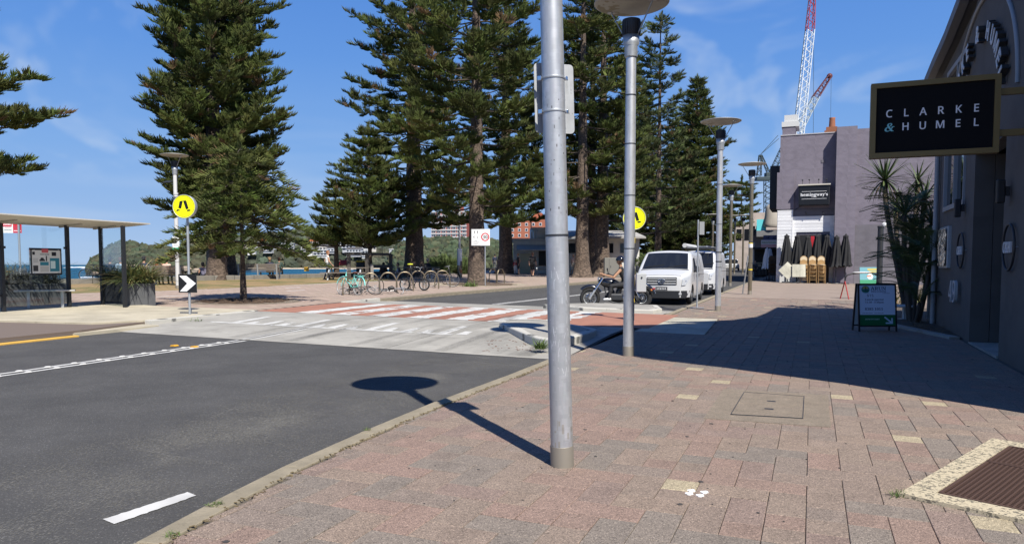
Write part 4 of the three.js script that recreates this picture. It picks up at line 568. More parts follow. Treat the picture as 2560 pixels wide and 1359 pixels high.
// ---------- sea, headlands, far buildings ----------
{
  const SEA = -4.2;
  const tw = tex(512, (u, v) => 0.6 * fbm(u * 10, v * 22, 220, 301, 5) + 0.4 * fbm(u * 40, v * 90, 3600, 302, 3), false);
  const tc = tex(512, (u, v, i, j) => { const n = fbm(u * 6, v * 14, 84, 305, 5), k = 0.6 + 0.8 * n; return [0.010 * k, 0.078 * k * (0.8 + 0.4 * n), 0.125 * k]; });
  const sea = new THREE.MeshPhysicalMaterial({ map: rep(tc, 60), roughness: 0.45, specularIntensity: 0.5, bumpMap: rep(tw, 36), bumpScale: 1.1 });
  const g = sheet(-14000, -25, 1, 6000, -14000, 1, () => SEA); structure('sea', 'deep blue green sea beyond the promenade', turnUp(g), sea, 'sea');
  // breaking waves: low ragged ridges of foam
  const foam = new THREE.MeshStandardMaterial({ color: lin(0.85, 0.88, 0.9), roughness: 0.9 });
  function breaker(label, a, b, w, h, seed) {
    const A = P(a[0], a[1], 1), dA = (EYE - SEA) / (EYE - A.y), Bq = P(b[0], b[1], 1), dB = (EYE - SEA) / (EYE - Bq.y), p = P(a[0], a[1], dA), q = P(b[0], b[1], dB);
    const n = 60, pos = []; const dir = q.clone().sub(p), L = dir.length(), nr = V(-dir.z, 0, dir.x).normalize();
    const ring = (i) => { const t = i / n, env = Math.sin(Math.PI * t) ** 0.5, k = fbm(t * 14, 3.1, 64, seed, 4), c = p.clone().lerp(q, t), hh = h * env * (0.25 + 1.2 * k), ww = w * env * (0.3 + 1.1 * fbm(t * 9, 8.2, 64, seed + 5, 3)); return [c.clone().addScaledVector(nr, -ww).setY(SEA + 0.02), c.clone().addScaledVector(nr, -ww * 0.3).setY(SEA + hh * 0.8), c.clone().addScaledVector(nr, ww * 0.2).setY(SEA + hh), c.clone().addScaledVector(nr, ww).setY(SEA + 0.02)]; };
    for (let i = 0; i < n; i++) { const A1 = ring(i), B1 = ring(i + 1); for (let k = 0; k < 3; k++) for (const v of [A1[k], B1[k], B1[k + 1], A1[k], B1[k + 1], A1[k + 1]]) pos.push(v.x, v.y, v.z); }
    const gg = new THREE.BufferGeometry(); gg.setAttribute('position', new THREE.Float32BufferAttribute(pos, 3)); gg.computeVertexNormals();
    const o = single('breaking_wave', label, 'wave', turnUp(plain(gg)), foam, [0, 0, 0], 0, 'white breakers off the headland'); o.userData.kind = 'structure';
  }
  breaker('long white breaker below the headland point', [158, 669], [232, 667.5], 14, 1.6, 1);
  breaker('white breaker at the tip of the rocks', [200, 671], [262, 669.5], 5, 1.2, 3);
  breaker('small foam crest near the sea wall', [196, 694], [236, 693], 1.2, 0.5, 2);
  breaker('thin foam line along the far beach', [300, 668.5], [470, 667.5], 6, 0.8, 4);
  // sea wall of stone blocks
  const wallM = [0.9, 1.0, 1.12].map((k) => new THREE.MeshStandardMaterial({ color: lin(0.20 * k, 0.185 * k, 0.155 * k), map: rep(tPlast, 1.3), roughness: 0.95, bumpMap: rep(tPlastB, 1), bumpScale: 0.03 }));
  const wt = thing('sea_wall', 'low weathered stone sea wall edging the grass', 'wall');
  const pts = WALL; let nb = 0; const rg = rng(61);
  for (let i = 0; i < pts.length - 1; i++) { const a = pts[i], b = pts[i + 1], L = Math.hypot(b[0] - a[0], b[1] - a[1]), n = Math.max(1, Math.round(L / 1.25)), ang = Math.atan2(b[0] - a[0], b[1] - a[1]); for (let k = 0; k < n; k++) { const t = (k + 0.5) / n, x = lerp(a[0], b[0], t), z = lerp(a[1], b[1], t), hh = 0.20 + rg() * 0.03; obj('stone_block', RB(0.5 + rg() * 0.05, hh + 5, L / n - 0.03, 0.03, x, gy(x, z) + hh / 2 - 2.5 + hh * 0.5 - hh / 2 + 0.05, z, 0, ang, 0), wallM[rg() * 3 | 0], wt); } }
  for (const [px, py, w, label] of [[19, 702, 0.45, 'yellow painted marker block on the sea wall behind the shelter glass'], [766, 683, 0.28, 'small yellow marker block on the sea wall below the houses']]) { const p = S(px, py + 6); const t = thing('marker_block', label, 'marker', [p.x, p.y + 0.32, p.z]); obj('block', RB(w, 0.3, 0.3, 0.02, 0, 0.15, 0, 0, YAW, 0), mat(0.75, 0.42, 0.04, 0.7), t); }

  // wooded hills
  function blob(seed, det = 2) { const g = new THREE.IcosahedronGeometry(1, det), p = g.attributes.position; for (let i = 0; i < p.count; i++) { const v = V(p.getX(i), p.getY(i), p.getZ(i)), k = 0.72 + 0.28 * Math.sin(v.x * 5 + seed) * Math.sin(v.y * 6 + seed * 2) * Math.sin(v.z * 5.5 + 1) + 0.32 * hash(Math.round(v.x * 50), Math.round(v.y * 50) + Math.round(v.z * 50) * 7, seed); v.multiplyScalar(k); p.setXYZ(i, v.x, v.y * 0.85, v.z); } g.computeVertexNormals(); return plain(g); }
  const blobs = [blob(1), blob(2), blob(3)];
  const leafMat = new THREE.MeshStandardMaterial({ color: lin(1, 1, 1), roughness: 0.95 });
  const hillMat = new THREE.MeshStandardMaterial({ color: lin(0.075, 0.075, 0.04), map: rep(tPlast, 40), roughness: 1 });
  const rockMat = new THREE.MeshStandardMaterial({ color: lin(0.33, 0.26, 0.19), map: rep(tPlast, 12), roughness: 1, bumpMap: rep(tPlastB, 9), bumpScale: 1 });
  function hill(name, label, prof, D, depth, shoreD, opts = {}) {
    const { bs = 4, num = 900, seed = 1, tone = [0.055, 0.07, 0.03], rocks = 0, top = 0.9, from = 0.08 } = opts, n = 40, rows = 12, rg = rng(seed);
    const x0 = prof[0][0], x1 = prof[prof.length - 1][0], yAt = (px) => { for (let i = 0; i < prof.length - 1; i++) if (px <= prof[i + 1][0]) return lerp(prof[i][1], prof[i + 1][1], sm((px - prof[i][0]) / (prof[i + 1][0] - prof[i][0]))); return prof[prof.length - 1][1]; };
    const pt = (u, v) => { const px = lerp(x0, x1, u); const crest = P(px, yAt(px), D); const sh = P(px, 663, shoreD); sh.y = SEA; const bk = P(px, 663, D + depth); bk.y = SEA; if (v < 0.7) { const t = v / 0.7; const q = sh.clone().lerp(crest, t); q.y = lerp(SEA, crest.y, Math.sin(t * Math.PI / 2) ** 0.9); return q; } const t = (v - 0.7) / 0.3, q = crest.clone().lerp(bk, t); q.y = lerp(crest.y, SEA, t * t); return q; };
    const g = new THREE.PlaneGeometry(1, 1, n, rows), p = g.attributes.position; for (let i = 0; i < p.count; i++) { const q = pt(p.getX(i) + 0.5, p.getY(i) + 0.5); p.setXYZ(i, q.x, q.y - bs * 0.35, q.z); g.attributes.uv.setXY(i, q.x, q.z); } g.computeVertexNormals();
    structure(name, label, turnUp(g), hillMat, 'hill');
    const im = blobs.map((b, k) => { const m = new THREE.InstancedMesh(b, leafMat, Math.ceil(num / 3)); m.name = numbered('woodland'); m.userData = { kind: 'stuff', label: 'dark green woodland covering the ' + label, category: 'woodland' }; scene.add(m); return m; });
    const m4 = new THREE.Matrix4(), c = new THREE.Color(), e = new THREE.Euler(), qn = new THREE.Quaternion();
    for (let i = 0; i < Math.ceil(num / 3) * 3; i++) { const u = rg(), v = from + (0.78 - from) * rg(), q = pt(u, v), s = bs * (0.55 + 0.75 * rg()); q.y -= s * 0.15; m4.compose(q, qn.setFromEuler(e.set(rg() * 6, rg() * 6, rg() * 6)), V(s, s * (0.8 + 0.4 * rg()), s)); im[i % 3].setMatrixAt(i / 3 | 0, m4); const k = 0.6 + 0.8 * rg(), w = rg(); im[i % 3].setColorAt(i / 3 | 0, c.setRGB(tone[0] * k * (0.8 + 0.5 * w), tone[1] * k, tone[2] * k)); }
    for (let i = 0; i < rocks; i++) { const u = 0.0 + rg() * 0.9, q = pt(u, 0.02 + 0.1 * rg()); const s = bs * (0.3 + 0.5 * rg()); const o = single('shore_rock', 'rough brown boulder on the shore below the left headland', 'rock', new THREE.DodecahedronGeometry(s, 0), rockMat, [q.x, q.y + s * 0.2, q.z], rg() * 6, 'boulders below the left headland'); o.scale.set(1.3, 0.7, 1); }
    return pt;
  }
  hill('headland', 'left wooded headland', [[228, 664], [250, 648], [272, 628], [300, 617], [330, 615], [352, 622], [380, 624], [420, 628], [470, 628], [520, 634], [600, 646]], 420, 90, 372, { bs: 3.4, num: 1500, seed: 2, rocks: 40, from: 0.12, tone: [0.05, 0.058, 0.03] });
  const ridge = hill('headland', 'middle wooded ridge behind the bay', [[430, 640], [476, 604], [520, 600], [600, 598], [680, 590], [760, 580], [830, 588], [900, 600], [980, 610], [1060, 618], [1150, 622], [1260, 620], [1330, 628]], 1150, 240, 960, { bs: 7.5, num: 2000, seed: 3, tone: [0.055, 0.066, 0.042], from: 0.02 });
  hill('headland', 'low wooded shore behind the banner pole', [[985, 640], [1010, 615], [1060, 606], [1100, 603], [1150, 607], [1200, 604], [1260, 615], [1300, 632]], 380, 60, 345, { bs: 3.2, num: 620, seed: 4, tone: [0.05, 0.062, 0.03], from: 0.02 });
  const sand = new THREE.MeshStandardMaterial({ color: lin(0.55, 0.46, 0.34), map: rep(tPlast, 6), roughness: 1 });
  { const a = [], pos = []; for (let i = 0; i <= 20; i++) { const px = lerp(455, 1300, i / 20), q = P(px, 664, 935), r = P(px, 664, 985); a.push([q, r]); } for (let i = 0; i < 20; i++) for (const v of [[a[i][0], -0.2], [a[i + 1][0], -0.2], [a[i + 1][1], 2.2], [a[i][0], -0.2], [a[i + 1][1], 2.2], [a[i][1], 2.2]]) pos.push(v[0].x, SEA + v[1], v[0].z); const g2 = new THREE.BufferGeometry(); g2.setAttribute('position', new THREE.Float32BufferAttribute(pos, 3)); g2.computeVertexNormals(); structure('beach', 'thin strip of pale sand across the bay', turnUp(plain(g2)), sand, 'beach'); }
  // hillside houses
  const wallC = [mat(0.52, 0.52, 0.51, 0.8), mat(0.46, 0.43, 0.38, 0.85), mat(0.38, 0.33, 0.27, 0.85), mat(0.42, 0.43, 0.45, 0.8)], roofC = [mat(0.5, 0.5, 0.5, 0.8), mat(0.55, 0.19, 0.08, 0.85), mat(0.12, 0.11, 0.11, 0.8), mat(0.7, 0.7, 0.69, 0.7)], win = mat(0.03, 0.035, 0.045, 0.15), winFrame = mat(0.7, 0.7, 0.7, 0.6);
  const names = ['white', 'cream', 'tan', 'pale grey'], roofs = ['grey roofed', 'orange tiled', 'dark roofed', 'flat white roofed'];
  const list = [[566, 641, 16, 0, 0], [580, 628, 14, 1, 2], [594, 634, 13, 0, 3], [612, 622, 16, 2, 1], [628, 630, 15, 0, 3], [634, 611, 15, 0, 0], [650, 609, 13, 1, 1], [668, 625, 17, 0, 2], [690, 616, 13, 3, 0], [712, 608, 15, 1, 2], [724, 620, 16, 0, 0], [742, 610, 14, 0, 3], [764, 622, 20, 1, 2], [772, 633, 13, 0, 3], [784, 612, 20, 1, 1], [800, 636, 26, 0, 3], [806, 622, 15, 1, 2], [826, 626, 14, 3, 2], [858, 612, 24, 0, 3], [868, 624, 22, 3, 0], [884, 634, 30, 3, 2], [904, 628, 24, 0, 3], [916, 638, 18, 0, 0], [932, 622, 13, 1, 0], [982, 632, 14, 3, 3]];
  const ord = ['leftmost', 'second', 'third', 'fourth', 'fifth', 'sixth', 'seventh', 'eighth', 'ninth', 'tenth', 'eleventh', 'twelfth', 'thirteenth', 'fourteenth', 'fifteenth', 'sixteenth', 'seventeenth', 'eighteenth', 'nineteenth', 'twentieth', 'twenty first', 'twenty second', 'twenty third', 'twenty fourth', 'twenty fifth'];
  const rgh = rng(91);
  list.forEach(([px, py, w, wc, rc], i) => {
    const d = 950 + (640 - py) * 2.2, b = P(px, py, d), W = w * 0.66, H = 4 + rgh() * 3.2, Dp = 9, t = thing('hillside_house', `${names[wc]} ${roofs[rc]} hillside house across the bay, ${ord[i]}${i ? ' from the left' : ' of the row'}`, 'house', [b.x, b.y - 1, b.z], YAW + (rgh() - 0.5) * 0.5, 'houses across the bay');
    obj('wall', BB(-W / 2, W / 2, -3, H, -Dp, 0), wallC[wc], t);
    if (rc === 1 || rc === 2) obj('roof', extr([[-W / 2 - 0.5, 0], [W / 2 + 0.5, 0], [W / 2 - 2, 2.4], [-W / 2 + 2, 2.4]], Dp + 1), roofC[rc], t).position.set(0, H, -Dp - 0.5); else obj('roof', BB(-W / 2 - 0.6, W / 2 + 0.6, H, H + 0.5, -Dp - 0.5, 0.9), roofC[rc], t);
    const nw = Math.max(2, Math.round(W / 4.2)), fl = H > 6 ? 2 : 1;
    for (let f = 0; f < fl; f++) { for (let k = 0; k < nw; k++) { const x = lerp(-W / 2, W / 2, (k + 0.5) / nw); obj('window', BB(x - W / nw * 0.33, x + W / nw * 0.33, 0.7 + f * 3.2, 2.7 + f * 3.2, -0.3, 0.06), win, t); } if (rgh() > 0.4) obj('balcony', BB(-W / 2 - 0.3, W / 2 + 0.3, 0.1 + f * 3.2, 0.45 + f * 3.2, 0.02, 1.6), winFrame, t); }
  });
  // banded apartment tower
  const brickC = mat(0.30, 0.075, 0.05, 0.85), bandC = mat(0.62, 0.60, 0.55, 0.8);
  const tw0 = P(1122, 612, 600), tt = thing('apartment_tower', 'tall red and white banded apartment block beyond the trees', 'building', [tw0.x, tw0.y, tw0.z], YAW - 0.25);
  obj('wall', BB(-15, 15, -8, 26.4, -12, 0), brickC, tt); obj('roof', BB(-15.3, 15.3, 26.4, 27, -12.3, 0.3), bandC, tt); obj('lift_room', BB(2, 10, 27, 31, -9, -2), brickC, tt);
  for (let f = 0; f < 9; f++) { obj('slab_band', BB(-15.2, 15.2, f * 2.93, f * 2.93 + 0.75, -0.5, 0.5), bandC, tt); for (let k = 0; k < 7; k++) { const x = -13 + k * 4.35; const w = obj('window', BB(x - 1.6, x + 1.6, f * 2.93 + 1.0, f * 2.93 + 2.6, -0.3, 0.12), winFrame, tt); obj('pane', BB(x - 1.35, x - 0.1, f * 2.93 + 1.15, f * 2.93 + 2.45, 0.12, 0.16), win, w); obj('pane', BB(x + 0.1, x + 1.35, f * 2.93 + 1.15, f * 2.93 + 2.45, 0.12, 0.16), win, w); } }
  // red brick flats with tiled hip roof
  const fb = P(1325, 610, 420), ft = thing('brick_flats', 'red brick flats with a red tiled roof above the kiosk', 'building', [fb.x, fb.y, fb.z], YAW - 0.1);
  const brick2 = mat(0.34, 0.115, 0.065, 0.9); obj('wall', BB(-11.5, 13, -4, 13.2, -14, 0), brick2, ft); obj('wing', BB(1, 8.5, -4, 14.3, 0.02, 1.2), brick2, ft);
  obj('roof', extr([[-0.4, 0], [8, 0], [6, 3.2], [2, 3.2]], 12), mat(0.42, 0.12, 0.06, 0.9), ft).position.set(0.8, 14.3, -10.5);
  for (let f = 0; f < 4; f++) for (let k = 0; k < 6; k++) { const x = -10 + k * 4, zf = x > 1 && x < 8.5 ? 1.2 : 0, w = obj('window', BB(x - 0.8, x + 0.8, 1 + f * 3.1, 2.7 + f * 3.1, zf - 0.3, zf + 0.1), winFrame, ft); obj('pane', BB(x - 0.6, x + 0.6, 1.2 + f * 3.1, 2.5 + f * 3.1, zf + 0.1, zf + 0.14), win, w); }
}
// ---------- the shops on the right ----------
const FX = 2.8;
const font = await new FontLoader().loadAsync('fonts/droid/droid_sans_bold.typeface.json');
const fontReg = await new FontLoader().loadAsync('fonts/droid/droid_sans_regular.typeface.json');
const textG = (s, size, depth, f = font, bevel = 0) => { const g = new TextGeometry(s, { font: f, size, depth, curveSegments: 5, bevelEnabled: bevel > 0, bevelThickness: bevel, bevelSize: bevel, bevelSegments: 1 }); g.computeBoundingBox(); const b = g.boundingBox; g.translate(-(b.min.x + b.max.x) / 2, -(b.min.y + b.max.y) / 2, 0); return plain(g); };
// wall drawn in (u = -z, y), given thickness towards +x
const faceM = new THREE.Matrix4().makeBasis(V(0, 0, -1), V(0, 1, 0), V(1, 0, 0));
function wallG(pts, holes, x, depth, bevel = 0) { const s = shape(pts); for (const h of holes) { const p = new THREE.Path(); h.forEach(([a, b], i) => i ? p.lineTo(a, b) : p.moveTo(a, b)); s.holes.push(p); } const g = new THREE.ExtrudeGeometry(s, { depth, bevelEnabled: false }); g.applyMatrix4(faceM); g.translate(x, 0, 0); return uvBox(g); }
{
  const render = M.plaster(0.11, 0.10, 0.09, 2.4, 0.006), trim = mat(0.16, 0.16, 0.165, 0.6), frame = mat(0.30, 0.305, 0.31, 0.5), gold = mat(0.23, 0.16, 0.055, 0.5, 0.25), coated = new THREE.MeshPhysicalMaterial({ color: lin(0.01, 0.012, 0.014), roughness: 0.03, ior: 2.3 });
  const t = thing('arched_shop', 'charcoal rendered shop with arched gable lettering and number 49', 'building');
  const sil = [[12.12, -0.3], [20.9, -0.3], [20.9, 6.0], [19, 6.15], [16.8, 6.4], [15, 7.2], [13.5, 8.3], [12.4, 9.4], [12.12, 9.7]];
  obj('wall', wallG(sil, [[[17.2, 2.78], [19.55, 2.78], [19.55, 5.75], [17.2, 5.75]], [[13.85, -0.02], [16.25, -0.02], [16.25, 3.55], [13.85, 3.55]]], FX, 0.32), render, t);
  obj('back_block', wallG([[12.12, -0.3], [20.8, -0.3], [20.8, 5.9], [16.8, 6.3], [15, 7.1], [12.12, 9.6]], [], FX + 0.95, 6), mat(0.06, 0.06, 0.062, 0.9), t);
  obj('end_wall', BB(FX + 0.32, FX + 0.95, -0.3, 5.95, -20.9, -20.7), render, t);
  // roof edge: fascia and soffit following the gable
  const edge = [[21.45, 5.95], [20.2, 6.1], [18.5, 6.25], [16.8, 6.52], [15, 7.35], [13.5, 8.5], [12.4, 9.6], [12.15, 9.95]], roofPts = [...edge, ...edge.slice().reverse().map(([a, b]) => [a, b + 0.22])];
  obj('roof_fascia', wallG(roofPts, [], FX - 0.28, 0.16), trim, t); obj('roof_edge', wallG(roofPts.map(([a, b]) => [a, b + 0.04]), [], FX - 0.11, 7), mat(0.09, 0.09, 0.092, 0.7), t);
  // corner window, three panes in pale frames
  const w = obj('window_frame', [BB(FX - 0.04, FX + 0.1, 2.7, 2.80, -19.6, -17.15), BB(FX - 0.04, FX + 0.1, 5.74, 5.84, -19.6, -17.15), ...[19.6, 18.35, 17.22].map((u) => BB(FX - 0.04, FX + 0.1, 2.8, 5.74, -u, -u + 0.06))], frame, t);
  obj('pane', BB(FX + 0.03, FX + 0.05, 2.8, 5.74, -19.51, -18.36), coated, w); obj('pane', BB(FX + 0.03, FX + 0.05, 2.8, 5.74, -18.25, -17.23), coated, w);
  obj('downpipe', [CY_(0.055, 0.055, 5.7, 14, FX - 0.08, 2.9, -20.3), ...[0.6, 2.4, 4.4].map((y) => CY_(0.065, 0.065, 0.05, 14, FX - 0.08, y, -20.3))], frame, t);
  obj('downpipe', bar([FX - 0.05, 0.15, -21.2], [FX - 0.1, 2.2, -20.55], 0.045, 12), frame, t);
  // doorway recess
  obj('reveal', [BB(FX + 0.33, FX + 0.9, -0.05, 3.55, -16.27, -16.24), BB(FX + 0.33, FX + 0.9, -0.05, 3.55, -13.86, -13.83)], render, t);
  const door = obj('door', [BB(FX + 0.62, FX + 0.68, 0.02, 3.5, -16.2, -16.05), BB(FX + 0.62, FX + 0.68, 0.02, 3.5, -14.05, -13.9), BB(FX + 0.62, FX + 0.68, 2.1, 2.2, -16.05, -14.05), BB(FX + 0.62, FX + 0.68, 0.02, 0.2, -16.05, -14.05), BB(FX + 0.62, FX + 0.68, 0.2, 2.1, -15.1, -15.0)], M.charcoal, t);
  obj('pane', BB(FX + 0.64, FX + 0.655, 0.2, 2.1, -16.05, -15.1), coated, door); obj('pane', BB(FX + 0.64, FX + 0.655, 0.2, 2.1, -15.0, -14.05), coated, door); obj('transom_pane', BB(FX + 0.64, FX + 0.655, 2.2, 3.5, -16.05, -14.05), coated, door);
  obj('threshold', BB(FX - 0.02, FX + 0.6, -0.2, 0.035, -16.22, -13.88), M.concrete, t); obj('plinth', BB(FX + 0.5, FX + 0.62, 0.0, 0.32, -16.2, -15.4), M.concrete, t);
  // arch moulding
  const arc = (a, b, u0, y0, n = 40, f0 = 0, f1 = Math.PI) => Array.from({ length: n + 1 }, (_, i) => { const f = lerp(f0, f1, i / n); return [FX - 0.02, y0 + b * Math.sin(f), -(u0 + a * Math.cos(f))]; });
  obj('arch_moulding', tube(arc(2.75, 2.1, 15.95, 4.2), 0.035, 60, 8), frame, t);
  // wall lamps
  for (const [y, z] of [[2.62, -17.05], [2.62, -13.42]]) { const l = obj('wall_lamp', RB(0.11, 0.36, 0.12, 0.02, FX - 0.14, y, z), M.charcoal, t); obj('backplate', B(0.06, 0.14, 0.08, FX - 0.05, y, z), M.charcoal, l); }
  // letters and numerals standing off the wall: local x runs along -z... read from the street
  const turnL = -Math.PI / 2;
  const lm = mat(0.05, 0.048, 0.045, 0.5, 0.3), face = mat(0.62, 0.62, 0.62, 0.5);
  const arcWord = 'CLARKE & HUMEL', sign = thing('arched_lettering', 'raised arched letters on the charcoal gable', 'lettering');
  [...arcWord].forEach((ch, i) => { if (ch === ' ') return; const f = Math.PI * (1 - (i + 0.4) / arcWord.length), u = 15.95 - 2.1 * Math.cos(f), y = 4.3 + 1.34 * Math.sin(f); const g = textG(ch, 0.30, 0.10, font); g.rotateZ((f - Math.PI / 2) * 0.85); g.rotateY(turnL); g.translate(FX - 0.02, y, -u); const lo = obj('letter', g, lm, sign), fg = textG(ch, 0.30, 0.012, font); fg.rotateZ((f - Math.PI / 2) * 0.85); fg.rotateY(turnL); fg.translate(FX - 0.121, y, -u); obj('letter_face', fg, face, lo); });
  const ring = (name, label, y, z, r) => { const s = thing(name, label, 'shop sign', [FX - 0.05, y, z], turnL); obj('ring', plain(new THREE.TorusGeometry(r, 0.018, 10, 40)), M.darkSteel, s); obj('monogram', textG('C&H', r * 0.48, 0.03, font), mat(0.6, 0.6, 0.6, 0.5), s); obj('pin', bar([-r, 0, 0], [-r, 0, -0.05], 0.008), M.galv, s); obj('pin', bar([r, 0, 0], [r, 0, -0.05], 0.008), M.galv, s); };
  ring('ring_sign', 'steel ring monogram sign on the wall beside the number 49', 1.78, -17.15, 0.35); ring('ring_sign', 'steel ring monogram sign on the nearest wall at the right edge', 1.76, -13.22, 0.35);
  for (const [ch, z] of [['4', -17.78], ['9', -17.36]]) single('house_number', `large raised numeral ${ch === '4' ? 'four' : 'nine'} on the charcoal wall`, 'numeral', textG(ch, 0.44, 0.05, fontReg, 0.004), mat(0.42, 0.42, 0.42, 0.5), [FX - 0.06, 0.95, z], turnL);
  const menu = thing('menu_case', 'crinkled silver covered menu case on the charcoal wall', 'menu case', [FX - 0.03, 1.88, -19.1], turnL);
  obj('case', RB(1.1, 0.92, 0.09, 0.015, 0, 0, 0), M.galv, menu);
  { const g = new THREE.PlaneGeometry(1.0, 0.82, 24, 20), p = g.attributes.position; for (let i = 0; i < p.count; i++) p.setZ(i, 0.06 + 0.03 * hash(i, 5, 77)); g.computeVertexNormals(); obj('foil_cover', plain(g), mat(0.75, 0.75, 0.76, 0.22, 0.9), menu); }
  // tall neighbour whose gable throws the long shadow over the footpath
  const nb = thing('tall_terrace', 'tall rendered terrace beside the arched shop', 'building');
  const npts = [[8.35, -0.3], [12.08, -0.3], [12.08, 9.9], [11, 10.6], [9.4, 12.2], [8.3, 13.4], [7.1, 13.3], [6.0, 10.6], [6.15, 9.0], [6.95, 6.8], [7.75, 4.1], [8.25, 1.2]];
  obj('wall', wallG(npts, [[[9.2, 0.9], [11.2, 0.9], [11.2, 2.6], [9.2, 2.6]], [[9, 4.2], [11, 4.2], [11, 6], [9, 6]]], FX, 0.3), render, nb); obj('back_block', wallG(npts.map(([a, b]) => [a, b]), [], FX + 0.62, 6.5), M.plaster(0.17, 0.165, 0.165), nb); obj('side_fill', wallG(npts, [[[9.2, 0.9], [11.2, 0.9], [11.2, 2.6], [9.2, 2.6]], [[9, 4.2], [11, 4.2], [11, 6], [9, 6]]], FX + 0.3, 0.32), mat(0.05, 0.05, 0.05, 0.9), nb);
  for (const [y0, y1, u0, u1] of [[0.9, 2.6, 9.2, 11.2], [4.2, 6, 9, 11]]) { const f = obj('window', [BB(FX + 0.05, FX + 0.12, y0, y0 + 0.08, -u1, -u0), BB(FX + 0.05, FX + 0.12, y1 - 0.08, y1, -u1, -u0)], frame, nb); obj('pane', BB(FX + 0.08, FX + 0.1, y0 + 0.08, y1 - 0.08, -u1, -u0), coated, f); }
  // hanging sign
  const hs = thing('hanging_sign', 'black hanging sign with gold frame and white shop name', 'shop sign', [1.575, 3.615, -12.35]);
  const W = 1.64, H = 1.09, b = 0.075;
  obj('panel', printBox(W - 2 * b, H - 2 * b, 0.1), printMat(1024, 660, (c, w, h) => { c.fillStyle = '#050507'; c.fillRect(0, 0, w, h); c.fillStyle = '#f2f2f2'; c.font = '78px sans-serif'; c.textAlign = 'center'; c.textBaseline = 'middle'; const row = (s, y) => [...s].forEach((ch, i) => { c.fillStyle = ch === '&' ? '#8fd3d6' : '#f2f2f2'; c.font = ch === '&' ? 'italic bold 116px serif' : '104px sans-serif'; c.fillText(ch, 118 + i * 152, y); c.lineWidth = 3; c.strokeStyle = c.fillStyle; if (ch !== '&') c.strokeText(ch, 118 + i * 152, y); }); row('CLARKE', 262); row('&HUMEL', 402); }, 0.95), hs);
  for (const [w2, h2, x, y] of [[W, b, 0, H / 2 - b / 2], [W, b, 0, -H / 2 + b / 2], [b, H - 2 * b, -W / 2 + b / 2, 0], [b, H - 2 * b, W / 2 - b / 2, 0]]) obj('frame_bar', B(w2 - 0.001, h2 - 0.001, 0.16, x, y, 0), gold, hs);
  for (const y of [0.3, -0.27]) obj('bracket_arm', B(0.38, 0.09, 0.07, W / 2 + 0.19, y, 0), gold, hs);
  obj('wall_plate', B(0.02, 0.98, 0.14, 2.795 - 1.575 - 0.02, 0.03, 0), M.galv, hs);
  for (const y of [0.42, 0.0, -0.4]) obj('bolt', CY_(0.018, 0.018, 0.07, 10, 1.17, y, 0.03, 0, 0, Math.PI / 2), M.galv, hs);
}
// banana-like broad leaves and yucca clump in the bed
function swordLeaf(L, w, bend) { const n = 6, pos = []; const p = (t, s) => [L * t * (1 - 0.12 * bend * t), s * w * (t < 0.15 ? 0.5 + t * 3.3 : 1 - ((t - 0.15) / 0.85) ** 1.6) * 1 + 0, -bend * L * t * t * 0.6]; const pt = (t, s) => { const [a, b, c] = p(t, s); return [a, c + Math.abs(s) * w * 0.25, b]; }; for (let i = 0; i < n; i++) { const a = i / n, b = (i + 1) / n; for (const [s0, s1] of [[-1, 0], [0, 1]]) { pos.push(...pt(a, s0), ...pt(b, s1), ...pt(b, s0), ...pt(a, s0), ...pt(a, s1), ...pt(b, s1)); } } const g = new THREE.BufferGeometry(); g.setAttribute('position', new THREE.Float32BufferAttribute(pos, 3)); g.computeVertexNormals(); return plain(g); }
const leafM = [[0.065, 0.10, 0.03], [0.05, 0.08, 0.026], [0.09, 0.12, 0.042]].map((c) => new THREE.MeshStandardMaterial({ color: lin(...c), roughness: 0.5, side: THREE.DoubleSide }));
const leafDry = new THREE.MeshStandardMaterial({ color: lin(0.20, 0.14, 0.07), roughness: 0.8, side: THREE.DoubleSide });
